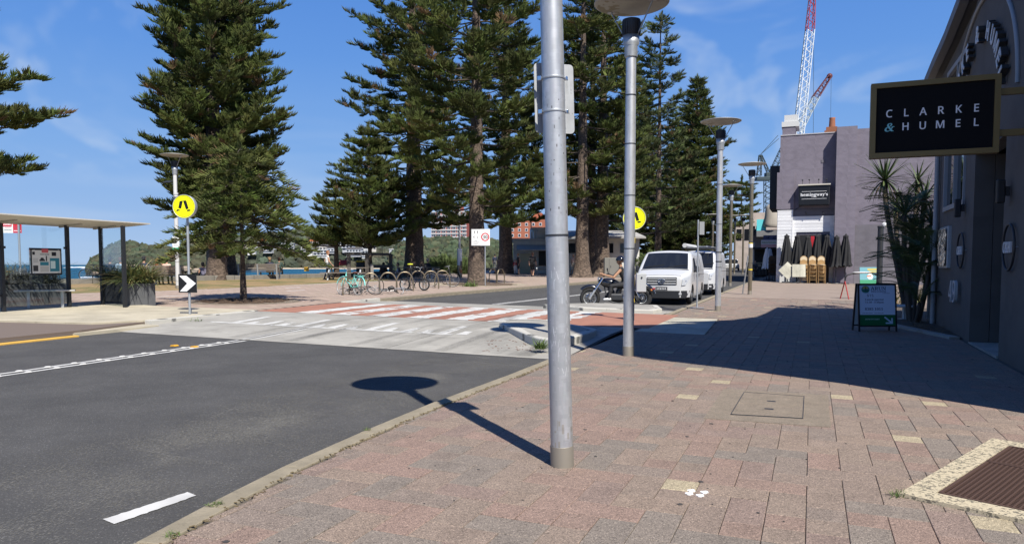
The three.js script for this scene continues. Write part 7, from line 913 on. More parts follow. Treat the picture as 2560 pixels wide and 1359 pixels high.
{
  const aqua = mat(0.22, 0.68, 0.60, 0.35), blackF = mat(0.02, 0.02, 0.022, 0.4), silver = mat(0.5, 0.5, 0.5, 0.35, 0.6), creamT = mat(0.26, 0.25, 0.23, 0.8);
  bicycle('aqua step through bicycle with rear rack leaning at the racks', S(873, 737), { frame: aqua, step: true, rack: true, seat: mat(0.14, 0.05, 0.03, 0.6), rot: [0.16, YAW + Math.PI - 0.72, 0], wheel: 0.345, tyreC: creamT, fat: 0.015 });
  bicycle('dark bicycle fallen on its side with its pale front wheel turned up', S(905, 736.5).setY(S(905, 736.5).y + 0.06), { frame: blackF, rot: [-1.28, YAW + 0.3, 0], tyreC: creamT, fat: 0.015 });
  { const w = S(938, 737); const t = thing('spare_wheel', 'loose bicycle wheel locked inside the first rack', 'wheel', [w.x, w.y, w.z], YAW + 0.45); t.rotation.x = 0; const q = obj('tyre', plain(new THREE.TorusGeometry(0.335, 0.016, 8, 40)), M.rubber, t); q.position.y = 0.35; q.rotation.z = 0.2; const sp = []; for (let k = 0; k < 18; k++) { const a = k / 18 * 6.283; sp.push(bar([0, 0, 0], [Math.cos(a) * 0.32, Math.sin(a) * 0.32, 0], 0.0022, 4)); } const s = obj('spokes', sp, M.galv, t); s.position.y = 0.35; s.userData.kind = 'stuff'; }
  bicycle('small silver bicycle lying flat between the racks', S(988, 732).setY(S(988, 732).y + 0.1), { frame: silver, rot: [1.42, YAW + 0.2, 0], wheel: 0.24, wide: 0.85, tyreC: M.rubber, fat: 0.02 });
  bicycle('black fat tyred folding bicycle with yellow saddle on a tall post', S(1036, 726), { frame: blackF, rot: [0, YAW - 0.35, 0], wheel: 0.27, fat: 0.034, wide: 0.9, seat: mat(0.65, 0.7, 0.05, 0.5), seatUp: 0.28 });
  bicycle('dark racing bicycle leaning on the last rack', S(1105, 717), { frame: blackF, rot: [0.08, YAW - 0.1, 0], wheel: 0.345, fat: 0.014, wide: 1.02 });
  bicycle('dark bicycle leaning on the sea wall behind the shelter post', S(243, 703), { frame: blackF, rot: [0.06, YAW + 0.5, 0], wheel: 0.345 });
}
// ---------- kiosk among the pines ----------
{
  const d = 66, zf = (px, py) => P(px, py, d), a = zf(1283, 682), b = zf(1600, 682), y0 = a.y - 0.3, t = thing('beach_kiosk', 'white painted beach kiosk with skillion roofs behind the pines', 'building', [a.x, 0, a.z], YAW); const W = a.distanceTo(b), wall = M.plaster(0.66, 0.65, 0.60, 2, 0.006), H1 = zf(1283, 603).y;
  obj('wall', BB(0, W * 0.36, y0 - 1, H1, -5, 0), wall, t); obj('wall', BB(W * 0.36, W, y0 - 1, zf(1283, 596).y, -5, -0.4), wall, t); obj('parapet', BB(-0.1, W * 0.37, H1, H1 + 0.25, -5.1, 0.12), mat(0.45, 0.45, 0.44, 0.8), t);
  obj('upper_room', BB(1.6, W * 0.3, H1 + 0.25, zf(1283, 567).y, -5, -1), wall, t); obj('roof', put(BB(W * 0.36 - 0.3, W + 0.3, 0, 0.15, -6, 1.2), 0, zf(1283, 596).y + 0.1, 0, 0.12, 0, 0), mat(0.36, 0.35, 0.33, 0.95), t);
  obj('awning', put(BB(0.3, W * 0.36 + 0.2, 0, 0.08, 0, 2.2), 0, zf(1283, 614).y, 0.02, 0.22, 0, 0), mat(0.44, 0.42, 0.39, 0.9), t); obj('service_opening', BB(W * 0.2, W * 0.34, y0 + 0.9, zf(1283, 622).y, 0.001, 0.03), M.black, t);
  for (const [k0, k1] of [[0.42, 0.5], [0.53, 0.62], [0.7, 0.8], [0.84, 0.94]]) { const w = obj('window', BB(W * k0, W * k1, zf(1283, 634).y, zf(1283, 606).y, -0.41, -0.36), M.white, t); obj('pane', BB(W * k0 + 0.08, W * k1 - 0.08, zf(1283, 632).y, zf(1283, 608).y, -0.36, -0.34), M.darkGlass, w); }
  obj('door_panel', BB(W * 0.61, W * 0.66, y0, zf(1283, 640).y, -0.41, -0.36), mat(0.16, 0.06, 0.045, 0.7), t); obj('vent', [CY_(0.14, 0.14, 0.7, 12, 1.9, H1 + 0.6, -0.6), CY_(0.3, 0.3, 0.12, 14, 1.9, H1 + 0.95, -0.6)], M.galv, t);
  const pk = zf(1312, 684); single('cream_cabinet', 'tall cream cabinet in front of the kiosk', 'cabinet', [RB(1.0, 1.75, 0.6, 0.03, 0, 0.85, 0), RB(1.05, 0.08, 0.65, 0.02, 0, 1.75, 0)], mat(0.55, 0.5, 0.33, 0.8), [pk.x, pk.y, pk.z], YAW);
  const cb = S(1532, 693), cab = thing('utility_cabinet', 'grey steel utility cabinet beside the flare based pine', 'cabinet', [cb.x, cb.y, cb.z], YAW); obj('case', RB(1.3, 1.45, 0.6, 0.02, 0, 0.73, 0), mat(0.20, 0.195, 0.17, 0.6, 0.3), cab); obj('door_seam', B(0.012, 1.3, 0.01, -0.3, 0.72, 0.302), M.black, cab); obj('handle', B(0.03, 0.15, 0.03, -0.2, 0.8, 0.31), M.charcoal, cab);
  // shrubs behind the banner pole
  const rg = rng(201); for (const [px, py, d2, r, l] of [[1112, 690, 62, 1.6, 'dark low shrub left of the banner pole'], [1160, 688, 62, 1.3, 'dark low shrub right of the banner pole'], [1640, 688, 66, 2.4, 'bushy green shrub behind the motorcycle rider'], [1590, 690, 68, 2.0, 'bushy green shrub right of the second lamp post'], [1700, 690, 75, 2.2, 'bushy green shrub above the front van']]) { const p = P(px, py, d2), t2 = thing('shrub', l, 'shrub', [p.x, gy(p.x, p.z) - 0.1, p.z], 0, 'shrubs under the pines'); const im = new THREE.InstancedMesh(brushes[0], needleMat, 260), m4 = new THREE.Matrix4(), q = new THREE.Quaternion(), c = new THREE.Color(); im.name = 'foliage'; im.userData.kind = 'stuff'; for (let i = 0; i < 260; i++) { const f = rg() * 6.283, e = rg() * 1.5, rr = r * (0.5 + 0.5 * rg()); const o = V(Math.cos(f) * Math.cos(e) * rr, Math.sin(e) * rr * 0.75, Math.sin(f) * Math.cos(e) * rr); q.setFromUnitVectors(V(1, 0, 0), o.clone().normalize()); m4.compose(o, q, V(0.7, 0.7, 0.7)); im.setMatrixAt(i, m4); const k = 0.6 + 0.7 * rg(); im.setColorAt(i, c.setRGB(0.07 * k, 0.10 * k, 0.03 * k)); } t2.add(im); obj('stem', CY_(0.06, 0.08, r * 0.6, 8, 0, r * 0.3, 0), M.limb, t2); }
}
// ---------- vans ----------
const vanWhite = new THREE.MeshPhysicalMaterial({ color: lin(0.53, 0.535, 0.535), roughness: 0.35, clearcoat: 0.6, clearcoatRoughness: 0.1 }), vanDark = mat(0.02, 0.021, 0.023, 0.5), carGlass = new THREE.MeshPhysicalMaterial({ color: lin(0.012, 0.014, 0.017), roughness: 0.04, ior: 1.6 }), lampGlass = new THREE.MeshPhysicalMaterial({ color: lin(0.62, 0.64, 0.66), roughness: 0.1, clearcoat: 1, metalness: 0.3 });
function makeVan(name, label, at, turn, s) {
  const t = thing(name, label, 'van', at, turn, 'white vans parked at the kerb');
  const { L, W, top, belt, wheels, wr, hoodEnd, screenEnd, front } = s; // z runs from the nose (0) back to -L; +x is the kerb side
  const topY = (z) => { for (let i = 0; i < top.length - 1; i++) if (z <= top[i + 1][0]) return lerp(top[i][1], top[i + 1][1], (z - top[i][0]) / (top[i + 1][0] - top[i][0])); return top[top.length - 1][1]; };
  const half = (z) => { const e = Math.min(z, 0.9); let w = W / 2 * (front + (1 - front) * Math.sin(Math.PI / 2 * Math.min(1, e / 0.62)) ** 0.85); if (z > L - 0.35) w -= 0.09 * ((z - (L - 0.35)) / 0.35) ** 2; return w; };
  const sill = (z) => { let y = 0.27; for (const zw of wheels) { const d = Math.abs(z - zw), R1 = wr + 0.075; if (d < R1) y = Math.max(y, wr - 0.02 + Math.sqrt(R1 * R1 - d * d)); } return y; };
  const wAt = (y, z) => { const w = half(z), tY = topY(z); let k = 1; if (y > belt) k = 1 - 0.15 * ((y - belt) / Math.max(0.3, s.roof - belt)) ** 1.25; if (y < 0.5) k *= 1 - 0.03 * ((0.5 - y) / 0.25); const edge = clamp((tY - y) / 0.12, 0, 1); return w * k * (1 - 0.09 * (1 - Math.sqrt(1 - (1 - edge) ** 2))); };
  const zs = []; for (let z = 0; z <= L + 1e-6; z += 0.04) zs.push(Math.min(z, L)); const NV = 15;
  const ringAt = (z) => { const a = [], tY = topY(z), s0 = Math.min(sill(z), tY - 0.05); for (let i = 0; i < NV; i++) { const v = i / (NV - 1), y = lerp(s0, tY - 0.001, 1 - (1 - v) ** 1.35); a.push([wAt(y, z), y]); } const we = a[NV - 1][0]; for (let i = 1; i <= 6; i++) { const u = 1 - i / 6; a.push([we * u, tY + 0.035 * (1 - u * u) * (z > screenEnd ? 1.4 : 1)]); } return a; };
  const rings = zs.map(ringAt), pos = []; const q = (p, z, sx) => [p[0] * sx, p[1], -z];
  for (const sx of [1, -1]) for (let i = 0; i < zs.length - 1; i++) for (let k = 0; k < rings[i].length - 1; k++) { const a = q(rings[i][k], zs[i], sx), b = q(rings[i + 1][k], zs[i + 1], sx), c = q(rings[i + 1][k + 1], zs[i + 1], sx), d = q(rings[i][k + 1], zs[i], sx); if (sx > 0) pos.push(...a, ...b, ...c, ...a, ...c, ...d); else pos.push(...a, ...c, ...b, ...a, ...d, ...c); }
  for (const [i, fl] of [[0, 1], [zs.length - 1, -1]]) { const r = rings[i]; for (let k = 0; k < r.length - 1; k++) { const a = q(r[k], zs[i], 1), b = q(r[k], zs[i], -1), c = q(r[k + 1], zs[i], -1), d = q(r[k + 1], zs[i], 1); if (fl > 0) pos.push(...a, ...d, ...c, ...a, ...c, ...b); else pos.push(...a, ...c, ...d, ...a, ...b, ...c); } }
  let g = new THREE.BufferGeometry(); g.setAttribute('position', new THREE.Float32BufferAttribute(pos, 3)); g.computeVertexNormals();
  { // soften normals: average at equal positions when the angle is small
    const p = g.attributes.position, n = g.attributes.normal, map = new Map(); for (let i = 0; i < p.count; i++) { const k = [p.getX(i), p.getY(i), p.getZ(i)].map((v) => Math.round(v * 2000)).join(); (map.get(k) || map.set(k, []).get(k)).push(i); } const nn = new Float32Array(n.array); for (const l of map.values()) for (const i of l) { const a = V(n.getX(i), n.getY(i), n.getZ(i)), sum = V(); for (const j of l) { const b = V(n.getX(j), n.getY(j), n.getZ(j)); if (a.dot(b) > 0.72) sum.add(b); } sum.normalize(); nn[i * 3] = sum.x; nn[i * 3 + 1] = sum.y; nn[i * 3 + 2] = sum.z; } n.array.set(nn);
  }
  obj('body', plain(g), vanWhite, t);
  obj('underbody', BB(-W / 2 + 0.28, W / 2 - 0.28, 0.2, 0.55, -L + 0.2, -0.25), vanDark, t);
  for (const zw of wheels) obj('wheel_well', BB(-W / 2 + 0.06, W / 2 - 0.06, 0.4, wr * 2 + 0.1, -zw - wr - 0.05, -zw + wr + 0.05), vanDark, t);
  // patches riding on the skin
  const patchTop = (z0, z1, u0, u1, off, inset = 0) => { const n = 10, pp = []; const P3 = (i, j) => { const z = lerp(z0, z1, i / n), tY = topY(z), w = wAt(tY - 0.001, z), u = lerp(u0, u1, j / n), k = 1 - inset * (1 - i / n) * 0; const dz = 0.05, sl = (topY(z + dz) - topY(z - dz)) / (2 * dz), nl = Math.hypot(1, sl); return [u * w * k, tY + 0.035 * (1 - u * u) * (z > screenEnd ? 1.4 : 1) + off / nl, -z + off * sl / nl]; }; for (let i = 0; i < n; i++) for (let j = 0; j < n; j++) pp.push(...P3(i, j), ...P3(i, j + 1), ...P3(i + 1, j + 1), ...P3(i, j), ...P3(i + 1, j + 1), ...P3(i + 1, j)); const gg = new THREE.BufferGeometry(); gg.setAttribute('position', new THREE.Float32BufferAttribute(pp, 3)); gg.computeVertexNormals(); return turnUp(plain(gg)); };
  const patchSide = (poly, sx, off) => { // poly of [z, y], triangulated as a grid between two edges: bottom-left, bottom-right, top-right, top-left
    const [a, b, c, d] = poly, n = 8, pp = []; const P3 = (i, j) => { const u = i / n, v = j / n, z = lerp(lerp(a[0], b[0], u), lerp(d[0], c[0], u), v), y = lerp(lerp(a[1], b[1], u), lerp(d[1], c[1], u), v); return [sx * (wAt(y, z) + off), y, -z]; }; for (let i = 0; i < n; i++) for (let j = 0; j < n; j++) { const A = P3(i, j), Bq = P3(i + 1, j), C = P3(i + 1, j + 1), Dq = P3(i, j + 1); if (sx < 0) pp.push(...A, ...C, ...Bq, ...A, ...Dq, ...C); else pp.push(...A, ...Bq, ...C, ...A, ...C, ...Dq); } const gg = new THREE.BufferGeometry(); gg.setAttribute('position', new THREE.Float32BufferAttribute(pp, 3)); gg.computeVertexNormals(); return plain(gg); };
  obj('windscreen', patchTop(hoodEnd + 0.05, screenEnd - 0.06, -0.93, 0.93, 0.006), carGlass, t);
  obj('bonnet_seam', patchTop(0.09, 0.102, -0.97, 0.97, 0.005), vanDark, t); obj('bonnet_seam', patchTop(hoodEnd + 0.0, hoodEnd + 0.03, -0.97, 0.97, 0.006), vanDark, t);
  for (const x of [-0.35, 0.45]) obj('wiper', beam([x - 0.35, topY(hoodEnd + 0.12) + 0.03, -hoodEnd - 0.10], [x + 0.3, topY(hoodEnd + 0.22) + 0.035, -hoodEnd - 0.2], 0.012, 0.02), M.black, t);
  for (const sx of [-1, 1]) {
    for (const poly of s.sideGlass) obj('side_window', patchSide(poly, sx, 0.006), carGlass, t);
    for (const poly of s.seams) obj('door_seam', patchSide(poly, sx, 0.004), vanDark, t);
    for (const poly of s.panels || []) obj('pressed_panel', patchSide(poly, sx, 0.008), vanWhite, t);
    for (const zh of s.handles) obj('door_handle', patchSide([[zh, belt - 0.16], [zh + 0.14, belt - 0.16], [zh + 0.14, belt - 0.06], [zh, belt - 0.06]], sx, 0.02), vanDark, t);
    const mz = s.mirrorZ, mr = obj('mirror', RB(0.13, 0.24, 0.14, 0.05, sx * (wAt(belt + 0.1, mz) + 0.13), belt + 0.12, -mz + 0.03), vanDark, t); obj('mirror_arm', bar([sx * (wAt(belt, mz) - 0.02), belt + 0.02, -mz], [sx * (wAt(belt, mz) + 0.1), belt + 0.06, -mz], 0.03), vanDark, mr);
    // headlamp: slanted lens wrapping the corner
    const hl = patchSide(s.lamp, sx, 0.016); hl.translate(0, 0, 0.03); const lampO = obj('headlight', hl, lampGlass, t); const lc = s.lamp.reduce((a, p) => [a[0] + p[0] / 4, a[1] + p[1] / 4], [0, 0]); obj('bulb', SPH(0.055, sx * (wAt(lc[1], lc[0]) - 0.02), lc[1], -lc[0], 12), M.chrome, lampO);
    for (const zw of wheels) { // wheel
      const w = obj('wheel', put(plain(new THREE.TorusGeometry(wr - 0.09, 0.09, 12, 32).scale(1, 1, 1.15).rotateY(Math.PI / 2)), sx * (W / 2 - 0.115), wr, -zw), M.rubber, t); obj('rim', put(lathe([[0.0001, 0.05], [0.06, 0.06], [0.09, 0.03], [wr - 0.17, 0.02], [wr - 0.13, 0.045], [wr - 0.12, 0]], 28), sx * (W / 2 - 0.075), wr, -zw, 0, 0, -sx * Math.PI / 2), M.galv, w); const hs = []; for (let k = 0; k < 10; k++) { const a = k / 10 * 6.283; hs.push(CY_(0.024, 0.024, 0.02, 8, sx * (W / 2 - 0.048), wr + Math.cos(a) * (wr - 0.21), -zw + Math.sin(a) * (wr - 0.21), 0, 0, Math.PI / 2)); } const ho = obj('rim_holes', hs, M.black, w); ho.userData.kind = 'stuff';
    }
  }
  // nose: grille, plate, bumper
  const nz = (y, x) => -0.0; const zx = (x, y) => { let z = 0; while (z < 0.8 && wAt(y, z) < Math.abs(x)) z += 0.01; return z; };
  const noseStrip = (y0, y1, x0, x1, off) => { const n = 16, pp = []; const P3 = (i, j) => { const x = lerp(x0, x1, i / n), y = lerp(y0, y1, j); return [x, y, -zx(x, y) + off]; }; for (let i = 0; i < n; i++) pp.push(...P3(i, 0), ...P3(i + 1, 0), ...P3(i + 1, 1), ...P3(i, 0), ...P3(i + 1, 1), ...P3(i, 1)); const gg = new THREE.BufferGeometry(); gg.setAttribute('position', new THREE.Float32BufferAttribute(pp, 3)); gg.computeVertexNormals(); return plain(gg); };
  obj('bumper', noseStrip(0.24, 0.50, -W / 2 * 0.97, W / 2 * 0.97, 0.02), vanDark, t);
  for (const x of [-0.68, 0.6]) obj('fog_lamp', noseStrip(0.36, 0.43, x, x + 0.09, 0.035), lampGlass, t);
  if (s.grille) { const gr = obj('grille', noseStrip(0.70, 0.97, -0.52, 0.52, 0.012), vanDark, t); for (let k = 0; k < 3; k++) { const y = 0.735 + k * 0.085; obj('grille_bar', noseStrip(y, y + 0.032, -0.50, 0.50, 0.028), vanWhite, gr); } obj('badge', [put(plain(new THREE.TorusGeometry(0.085, 0.012, 8, 28).scale(1.35, 0.8, 1)), 0, 0.84, 0.05), beam([-0.05, 0.78, 0.05], [-0.02, 0.90, 0.05], 0.016, 0.016), beam([0.02, 0.78, 0.05], [0.05, 0.90, 0.05], 0.016, 0.016), beam([-0.04, 0.83, 0.05], [0.04, 0.85, 0.05], 0.016, 0.016)], M.chrome, t); }
  const pl = obj('number_plate', printBox(0.42, 0.14, 0.012, 0, 0.57, 0.03), printMat(256, 84, (c, w, h) => { c.fillStyle = '#121316'; c.fillRect(0, 0, w, h); c.strokeStyle = '#d8d8d8'; c.lineWidth = 4; c.strokeRect(4, 4, w - 8, h - 8); c.fillStyle = '#cfcfcf'; for (let i = 0; i < 6; i++) { c.fillRect(28 + i * 35, 24, 22, 36); c.fillStyle = '#121316'; c.fillRect(34 + i * 35, 32 + (i % 2) * 10, 10, 8); c.fillStyle = '#cfcfcf'; } }), t);
  return t;
}
{
  const p1 = S(1722, 764, -0.12);
  const s1 = { L: 5.0, W: 1.92, roof: 1.9, belt: 1.13, wheels: [0.92, 4.05], wr: 0.335, hoodEnd: 0.62, screenEnd: 1.5, front: 0.68, mirrorZ: 1.22, handles: [1.95, 2.75], grille: true,
    top: [[0, 0.93], [0.05, 0.99], [0.14, 1.04], [0.32, 1.10], [0.62, 1.2], [1.42, 1.80], [1.6, 1.865], [2.2, 1.89], [4.6, 1.88], [4.9, 1.84], [5.0, 1.7]],
    sideGlass: [[[1.15, 1.17], [2.05, 1.15], [2.0, 1.66], [1.6, 1.64]]], panels: [[[2.5, 1.2], [3.5, 1.2], [3.5, 1.66], [2.5, 1.66]], [[3.62, 1.2], [4.7, 1.2], [4.6, 1.64], [3.62, 1.66]]],
    seams: [[[2.12, 0.42], [2.14, 0.42], [2.12, 1.7], [2.10, 1.7]], [[3.55, 0.6], [3.57, 0.6], [3.57, 1.7], [3.55, 1.7]], [[2.2, 1.04], [4.7, 1.04], [4.7, 1.055], [2.2, 1.055]]], lamp: [[0.02, 0.68], [0.16, 0.70], [0.46, 1.02], [0.05, 0.92]] };
  const v1 = makeVan('parked_van', 'white van at the kerb facing the crossing, nearest of the two', [-4.02 - 0.85, gy(-4.9, -27) - 0.122, p1.z + 0.1], 0.03, s1);
  const s2 = { ...s1, L: 4.8, W: 1.7, roof: 1.98, belt: 1.1, grille: false, wheels: [0.85, 3.5], hoodEnd: 0.35, screenEnd: 1.0, top: [[0, 0.98], [0.35, 1.12], [0.95, 1.86], [1.15, 1.94], [4.5, 1.95], [4.8, 1.85]], sideGlass: [[[0.75, 1.12], [1.6, 1.12], [1.58, 1.7], [1.1, 1.7]]], panels: [[[1.9, 1.2], [2.9, 1.2], [2.9, 1.74], [1.9, 1.74]], [[3.1, 1.2], [4.4, 1.2], [4.35, 1.74], [3.1, 1.74]]], mirrorZ: 0.8, handles: [1.5], lamp: [[0.01, 0.72], [0.12, 0.72], [0.3, 0.98], [0.03, 0.95]] };
  const v2 = makeVan('parked_van', 'white van with a loaded roof rack parked behind the first', [-4.78, gy(-4.9, -34) - 0.122, -33.4], 0.0, s2);
  const rk = obj('roof_rack', [...[0.9, 2.2, 3.6].map((z) => bar([-0.75, 2.1, -z], [0.75, 2.1, -z], 0.022)), bar([-0.7, 2.1, -0.6], [-0.7, 2.1, -4.2], 0.02), bar([0.7, 2.1, -0.6], [0.7, 2.1, -4.2], 0.02), ...[0.9, 2.2, 3.6].flatMap((z) => [-0.68, 0.68].map((x) => bar([x, 1.95, -z], [x, 2.1, -z], 0.018)))], M.darkSteel, v2);
  const cg = thing('pipe_carrier', 'white pipe tube strapped on the rear van roof rack', 'pipe', [v2.position.x, v2.position.y, v2.position.z]); obj('tube', CY_(0.09, 0.09, 3.2, 16, -0.55, 2.21, -2.1, Math.PI / 2, 0, 0), M.white, cg); obj('end_cap', CY_(0.1, 0.1, 0.12, 16, -0.55, 2.21, -0.52, Math.PI / 2, 0, 0), mat(0.5, 0.5, 0.48, 0.6), cg);
  const ld = thing('roof_ladder', 'grey ladder lying on the rear van roof rack', 'ladder', [v2.position.x, v2.position.y, v2.position.z]); for (const x of [0.0, 0.4]) obj('stile', beam([x, 2.16, -0.6], [x, 2.16, -4.0], 0.03, 0.08), M.galv, ld); for (let k = 0; k < 9; k++) obj('rung', bar([0, 2.16, -0.8 - k * 0.37], [0.4, 2.16, -0.8 - k * 0.37], 0.015), M.galv, ld);
  // a far car
  const fc = P(1829, 661, 92), c = thing('distant_car', 'small white car far down the street', 'car', [fc.x, gy(fc.x, fc.z) - 0.1, fc.z], 0.1); obj('body', [RB(1.8, 0.62, 4.2, 0.15, 0, 0.55, 0)], vanWhite, c); obj('cabin', RB(1.55, 0.55, 2.2, 0.2, 0, 1.1, -0.2), carGlass, c); obj('roof', RB(1.4, 0.08, 1.5, 0.03, 0, 1.39, -0.25), vanWhite, c); for (const [x, z] of [[-0.85, 1.3], [0.85, 1.3], [-0.85, -1.3], [0.85, -1.3]]) obj('wheel', CY_(0.32, 0.32, 0.2, 18, x, 0.32, z, 0, 0, Math.PI / 2), M.rubber, c); for (const x of [-0.65, 0.65]) obj('headlight', RB(0.3, 0.14, 0.06, 0.02, x, 0.65, 2.09), lampGlass, c);
}
// ---------- motorcycle ----------
const motoAt = S(1540, 768, -0.12);
{ // nose towards -x (left), seen side on
  const f = S(1475, 769, -0.12), r = S(1604, 771, -0.12), wb = f.distanceTo(r), mid = f.clone().add(r).multiplyScalar(0.5), ang = Math.atan2(-(f.z - r.z), f.x - r.x); // local +x points to the front wheel
  motoAt.copy(mid);
  const t = thing('motorcycle', 'black and chrome cruiser motorcycle riding past the crossing island', 'motorcycle', [mid.x, mid.y, mid.z], ang), h = wb / 2, R0 = 0.335;
  const paint = new THREE.MeshPhysicalMaterial({ color: lin(0.012, 0.012, 0.013), roughness: 0.2, clearcoat: 1 });
  for (const [x, nm, w] of [[h, 'front_wheel', 0.065], [-h, 'rear_wheel', 0.085]]) { const o = obj(nm, plain(new THREE.TorusGeometry(R0 - w, w, 12, 40).scale(1, 1, 1.1)), M.rubber, t); o.position.set(x, R0, 0); obj('rim', plain(new THREE.TorusGeometry(R0 - w * 1.9, 0.022, 8, 36)), M.galv, o); const sp = []; for (let k = 0; k < 9; k++) { const a = k / 9 * 6.283; sp.push(beam([0, 0, 0], [Math.cos(a) * (R0 - w * 1.9), Math.sin(a) * (R0 - w * 1.9), 0], 0.03, 0.022)); } obj('spokes', sp, M.darkSteel, o); obj('brake_disc', put(plain(new THREE.TorusGeometry(0.115, 0.022, 4, 28).scale(1, 1, 0.15)), 0, 0, 0.07), M.chrome, o); obj('hub', CY_(0.05, 0.05, 0.17, 14, 0, 0, 0, Math.PI / 2, 0, 0), M.chrome, o); }
  for (const s of [-1, 1]) { obj('fork_leg', bar([h, R0, s * 0.105], [h - 0.42, 0.98, s * 0.1], 0.028, 12, 0.03), M.chrome, t); obj('fork_slider', bar([h, R0, s * 0.105], [h - 0.16, R0 + 0.25, s * 0.103], 0.042, 12), M.galv, t); }
  obj('front_fender', put(plain(new THREE.TorusGeometry(R0 + 0.03, 0.075, 8, 30, 1.9).scale(1, 1, 1.15)), h, R0, 0, 0, 0, 0.75), paint, t); obj('rear_fender', put(plain(new THREE.TorusGeometry(R0 + 0.045, 0.10, 8, 30, 2.3).scale(1, 1, 1.1)), -h, R0 + 0.02, 0, 0, 0, 0.55), paint, t);
  obj('tank', put(plain(new THREE.SphereGeometry(1, 28, 18).scale(0.34, 0.165, 0.155)), 0.20, 0.82, 0, 0, 0, 0.14), paint, t);
  obj('seat', [put(plain(new THREE.SphereGeometry(1, 20, 12).scale(0.30, 0.075, 0.16)), -0.28, 0.70, 0), put(plain(new THREE.SphereGeometry(1, 20, 12).scale(0.2, 0.06, 0.11)), -0.62, 0.80, 0, 0, 0, -0.15)], M.black, t);
  obj('frame', [tube([[h - 0.42, 0.92, 0], [0.3, 0.45, 0.1], [0.15, 0.22, 0.12], [-0.35, 0.22, 0.12], [-0.5, 0.5, 0.1], [-0.2, 0.72, 0.05], [h - 0.45, 0.95, 0]], 0.022, 50, 8), tube([[h - 0.42, 0.92, 0], [0.3, 0.45, -0.1], [0.15, 0.22, -0.12], [-0.35, 0.22, -0.12], [-0.5, 0.5, -0.1], [-0.2, 0.72, -0.05]], 0.022, 50, 8), beam([-0.4, 0.42, 0.13], [-h, R0, 0.13], 0.05, 0.07), beam([-0.4, 0.42, -0.13], [-h, R0, -0.13], 0.05, 0.07)], M.darkSteel, t);
  obj('crankcase', RB(0.5, 0.26, 0.24, 0.07, 0.02, 0.36, 0), M.darkSteel, t);
  for (const [x, rz] of [[0.17, -0.4], [-0.1, 0.4]]) { const fins = []; for (let k = 0; k < 7; k++) fins.push(put(plain(new THREE.CylinderGeometry(0.10, 0.10, 0.014, 16)), -Math.sin(rz) * (0.03 + k * 0.032), Math.cos(rz) * (0.03 + k * 0.032), 0, 0, 0, rz)); fins.push(put(plain(new THREE.CylinderGeometry(0.075, 0.075, 0.25, 14)), -Math.sin(rz) * 0.13, Math.cos(rz) * 0.13, 0, 0, 0, rz)); const c = obj('cylinder', fins, mat(0.06, 0.06, 0.063, 0.4, 0.6), t); c.position.set(x * 0.6, 0.46, 0); }
  obj('air_cleaner', put(plain(new THREE.CylinderGeometry(0.085, 0.085, 0.07, 22).rotateX(Math.PI / 2)), 0.04, 0.60, 0.17), M.chrome, t); obj('primary_cover', put(plain(new THREE.SphereGeometry(1, 24, 14).scale(0.31, 0.105, 0.05)), -0.12, 0.33, 0.15), M.chrome, t);
  obj('exhaust', [tube([[0.22, 0.5, 0.14], [0.32, 0.35, 0.18], [0.15, 0.24, 0.19], [-0.3, 0.23, 0.19], [-h - 0.15, 0.25, 0.19]], 0.037, 40, 12)], M.darkSteel, t); obj('exhaust', tube([[-0.18, 0.55, 0.14], [-0.1, 0.36, 0.19], [-0.3, 0.30, 0.2], [-h - 0.1, 0.33, 0.2]], 0.035, 30, 12), M.chrome, t);
  obj('handlebar', tube([[h - 0.75, 1.06, 0.38], [h - 0.6, 1.12, 0.3], [h - 0.45, 1.05, 0.08], [h - 0.45, 1.05, -0.08], [h - 0.6, 1.12, -0.3], [h - 0.75, 1.06, -0.38]], 0.016, 40, 8), M.darkSteel, t); for (const s of [-1, 1]) obj('mirror', [bar([h - 0.6, 1.1, s * 0.3], [h - 0.56, 1.25, s * 0.36], 0.008), put(plain(new THREE.SphereGeometry(1, 14, 8).scale(0.015, 0.045, 0.075)), h - 0.56, 1.27, s * 0.37)], M.black, t);
  obj('headlight', [put(lathe([[0.0001, -0.1], [0.06, -0.09], [0.09, 0], [0.09, 0.05]], 20), h - 0.32, 0.93, 0, 0, 0, -Math.PI / 2)], paint, t); obj('headlight_lens', put(plain(new THREE.SphereGeometry(0.088, 18, 10).scale(0.3, 1, 1)), h - 0.265, 0.93, 0), lampGlass, t);
  obj('tail_light', RB(0.1, 0.05, 0.12, 0.015, -h - 0.38, 0.64, 0), mat(0.35, 0.02, 0.02, 0.3), t); for (const s of [-1, 1]) { obj('indicator', SPH(0.035, -h - 0.3, 0.6, s * 0.16, 12), mat(0.5, 0.15, 0.02, 0.3), t); obj('footboard', RB(0.24, 0.025, 0.09, 0.01, 0.28, 0.29, s * 0.24), M.charcoal, t); obj('shock', bar([-0.62, 0.62, s * 0.12], [-h + 0.08, R0 + 0.02, s * 0.14], 0.028, 10), M.chrome, t); }
  obj('orange_reflector', RB(0.02, 0.09, 0.03, 0.005, h - 0.10, 0.52, 0.14, 0, 0, 0.6), mat(0.6, 0.12, 0.05, 0.3), t);
}
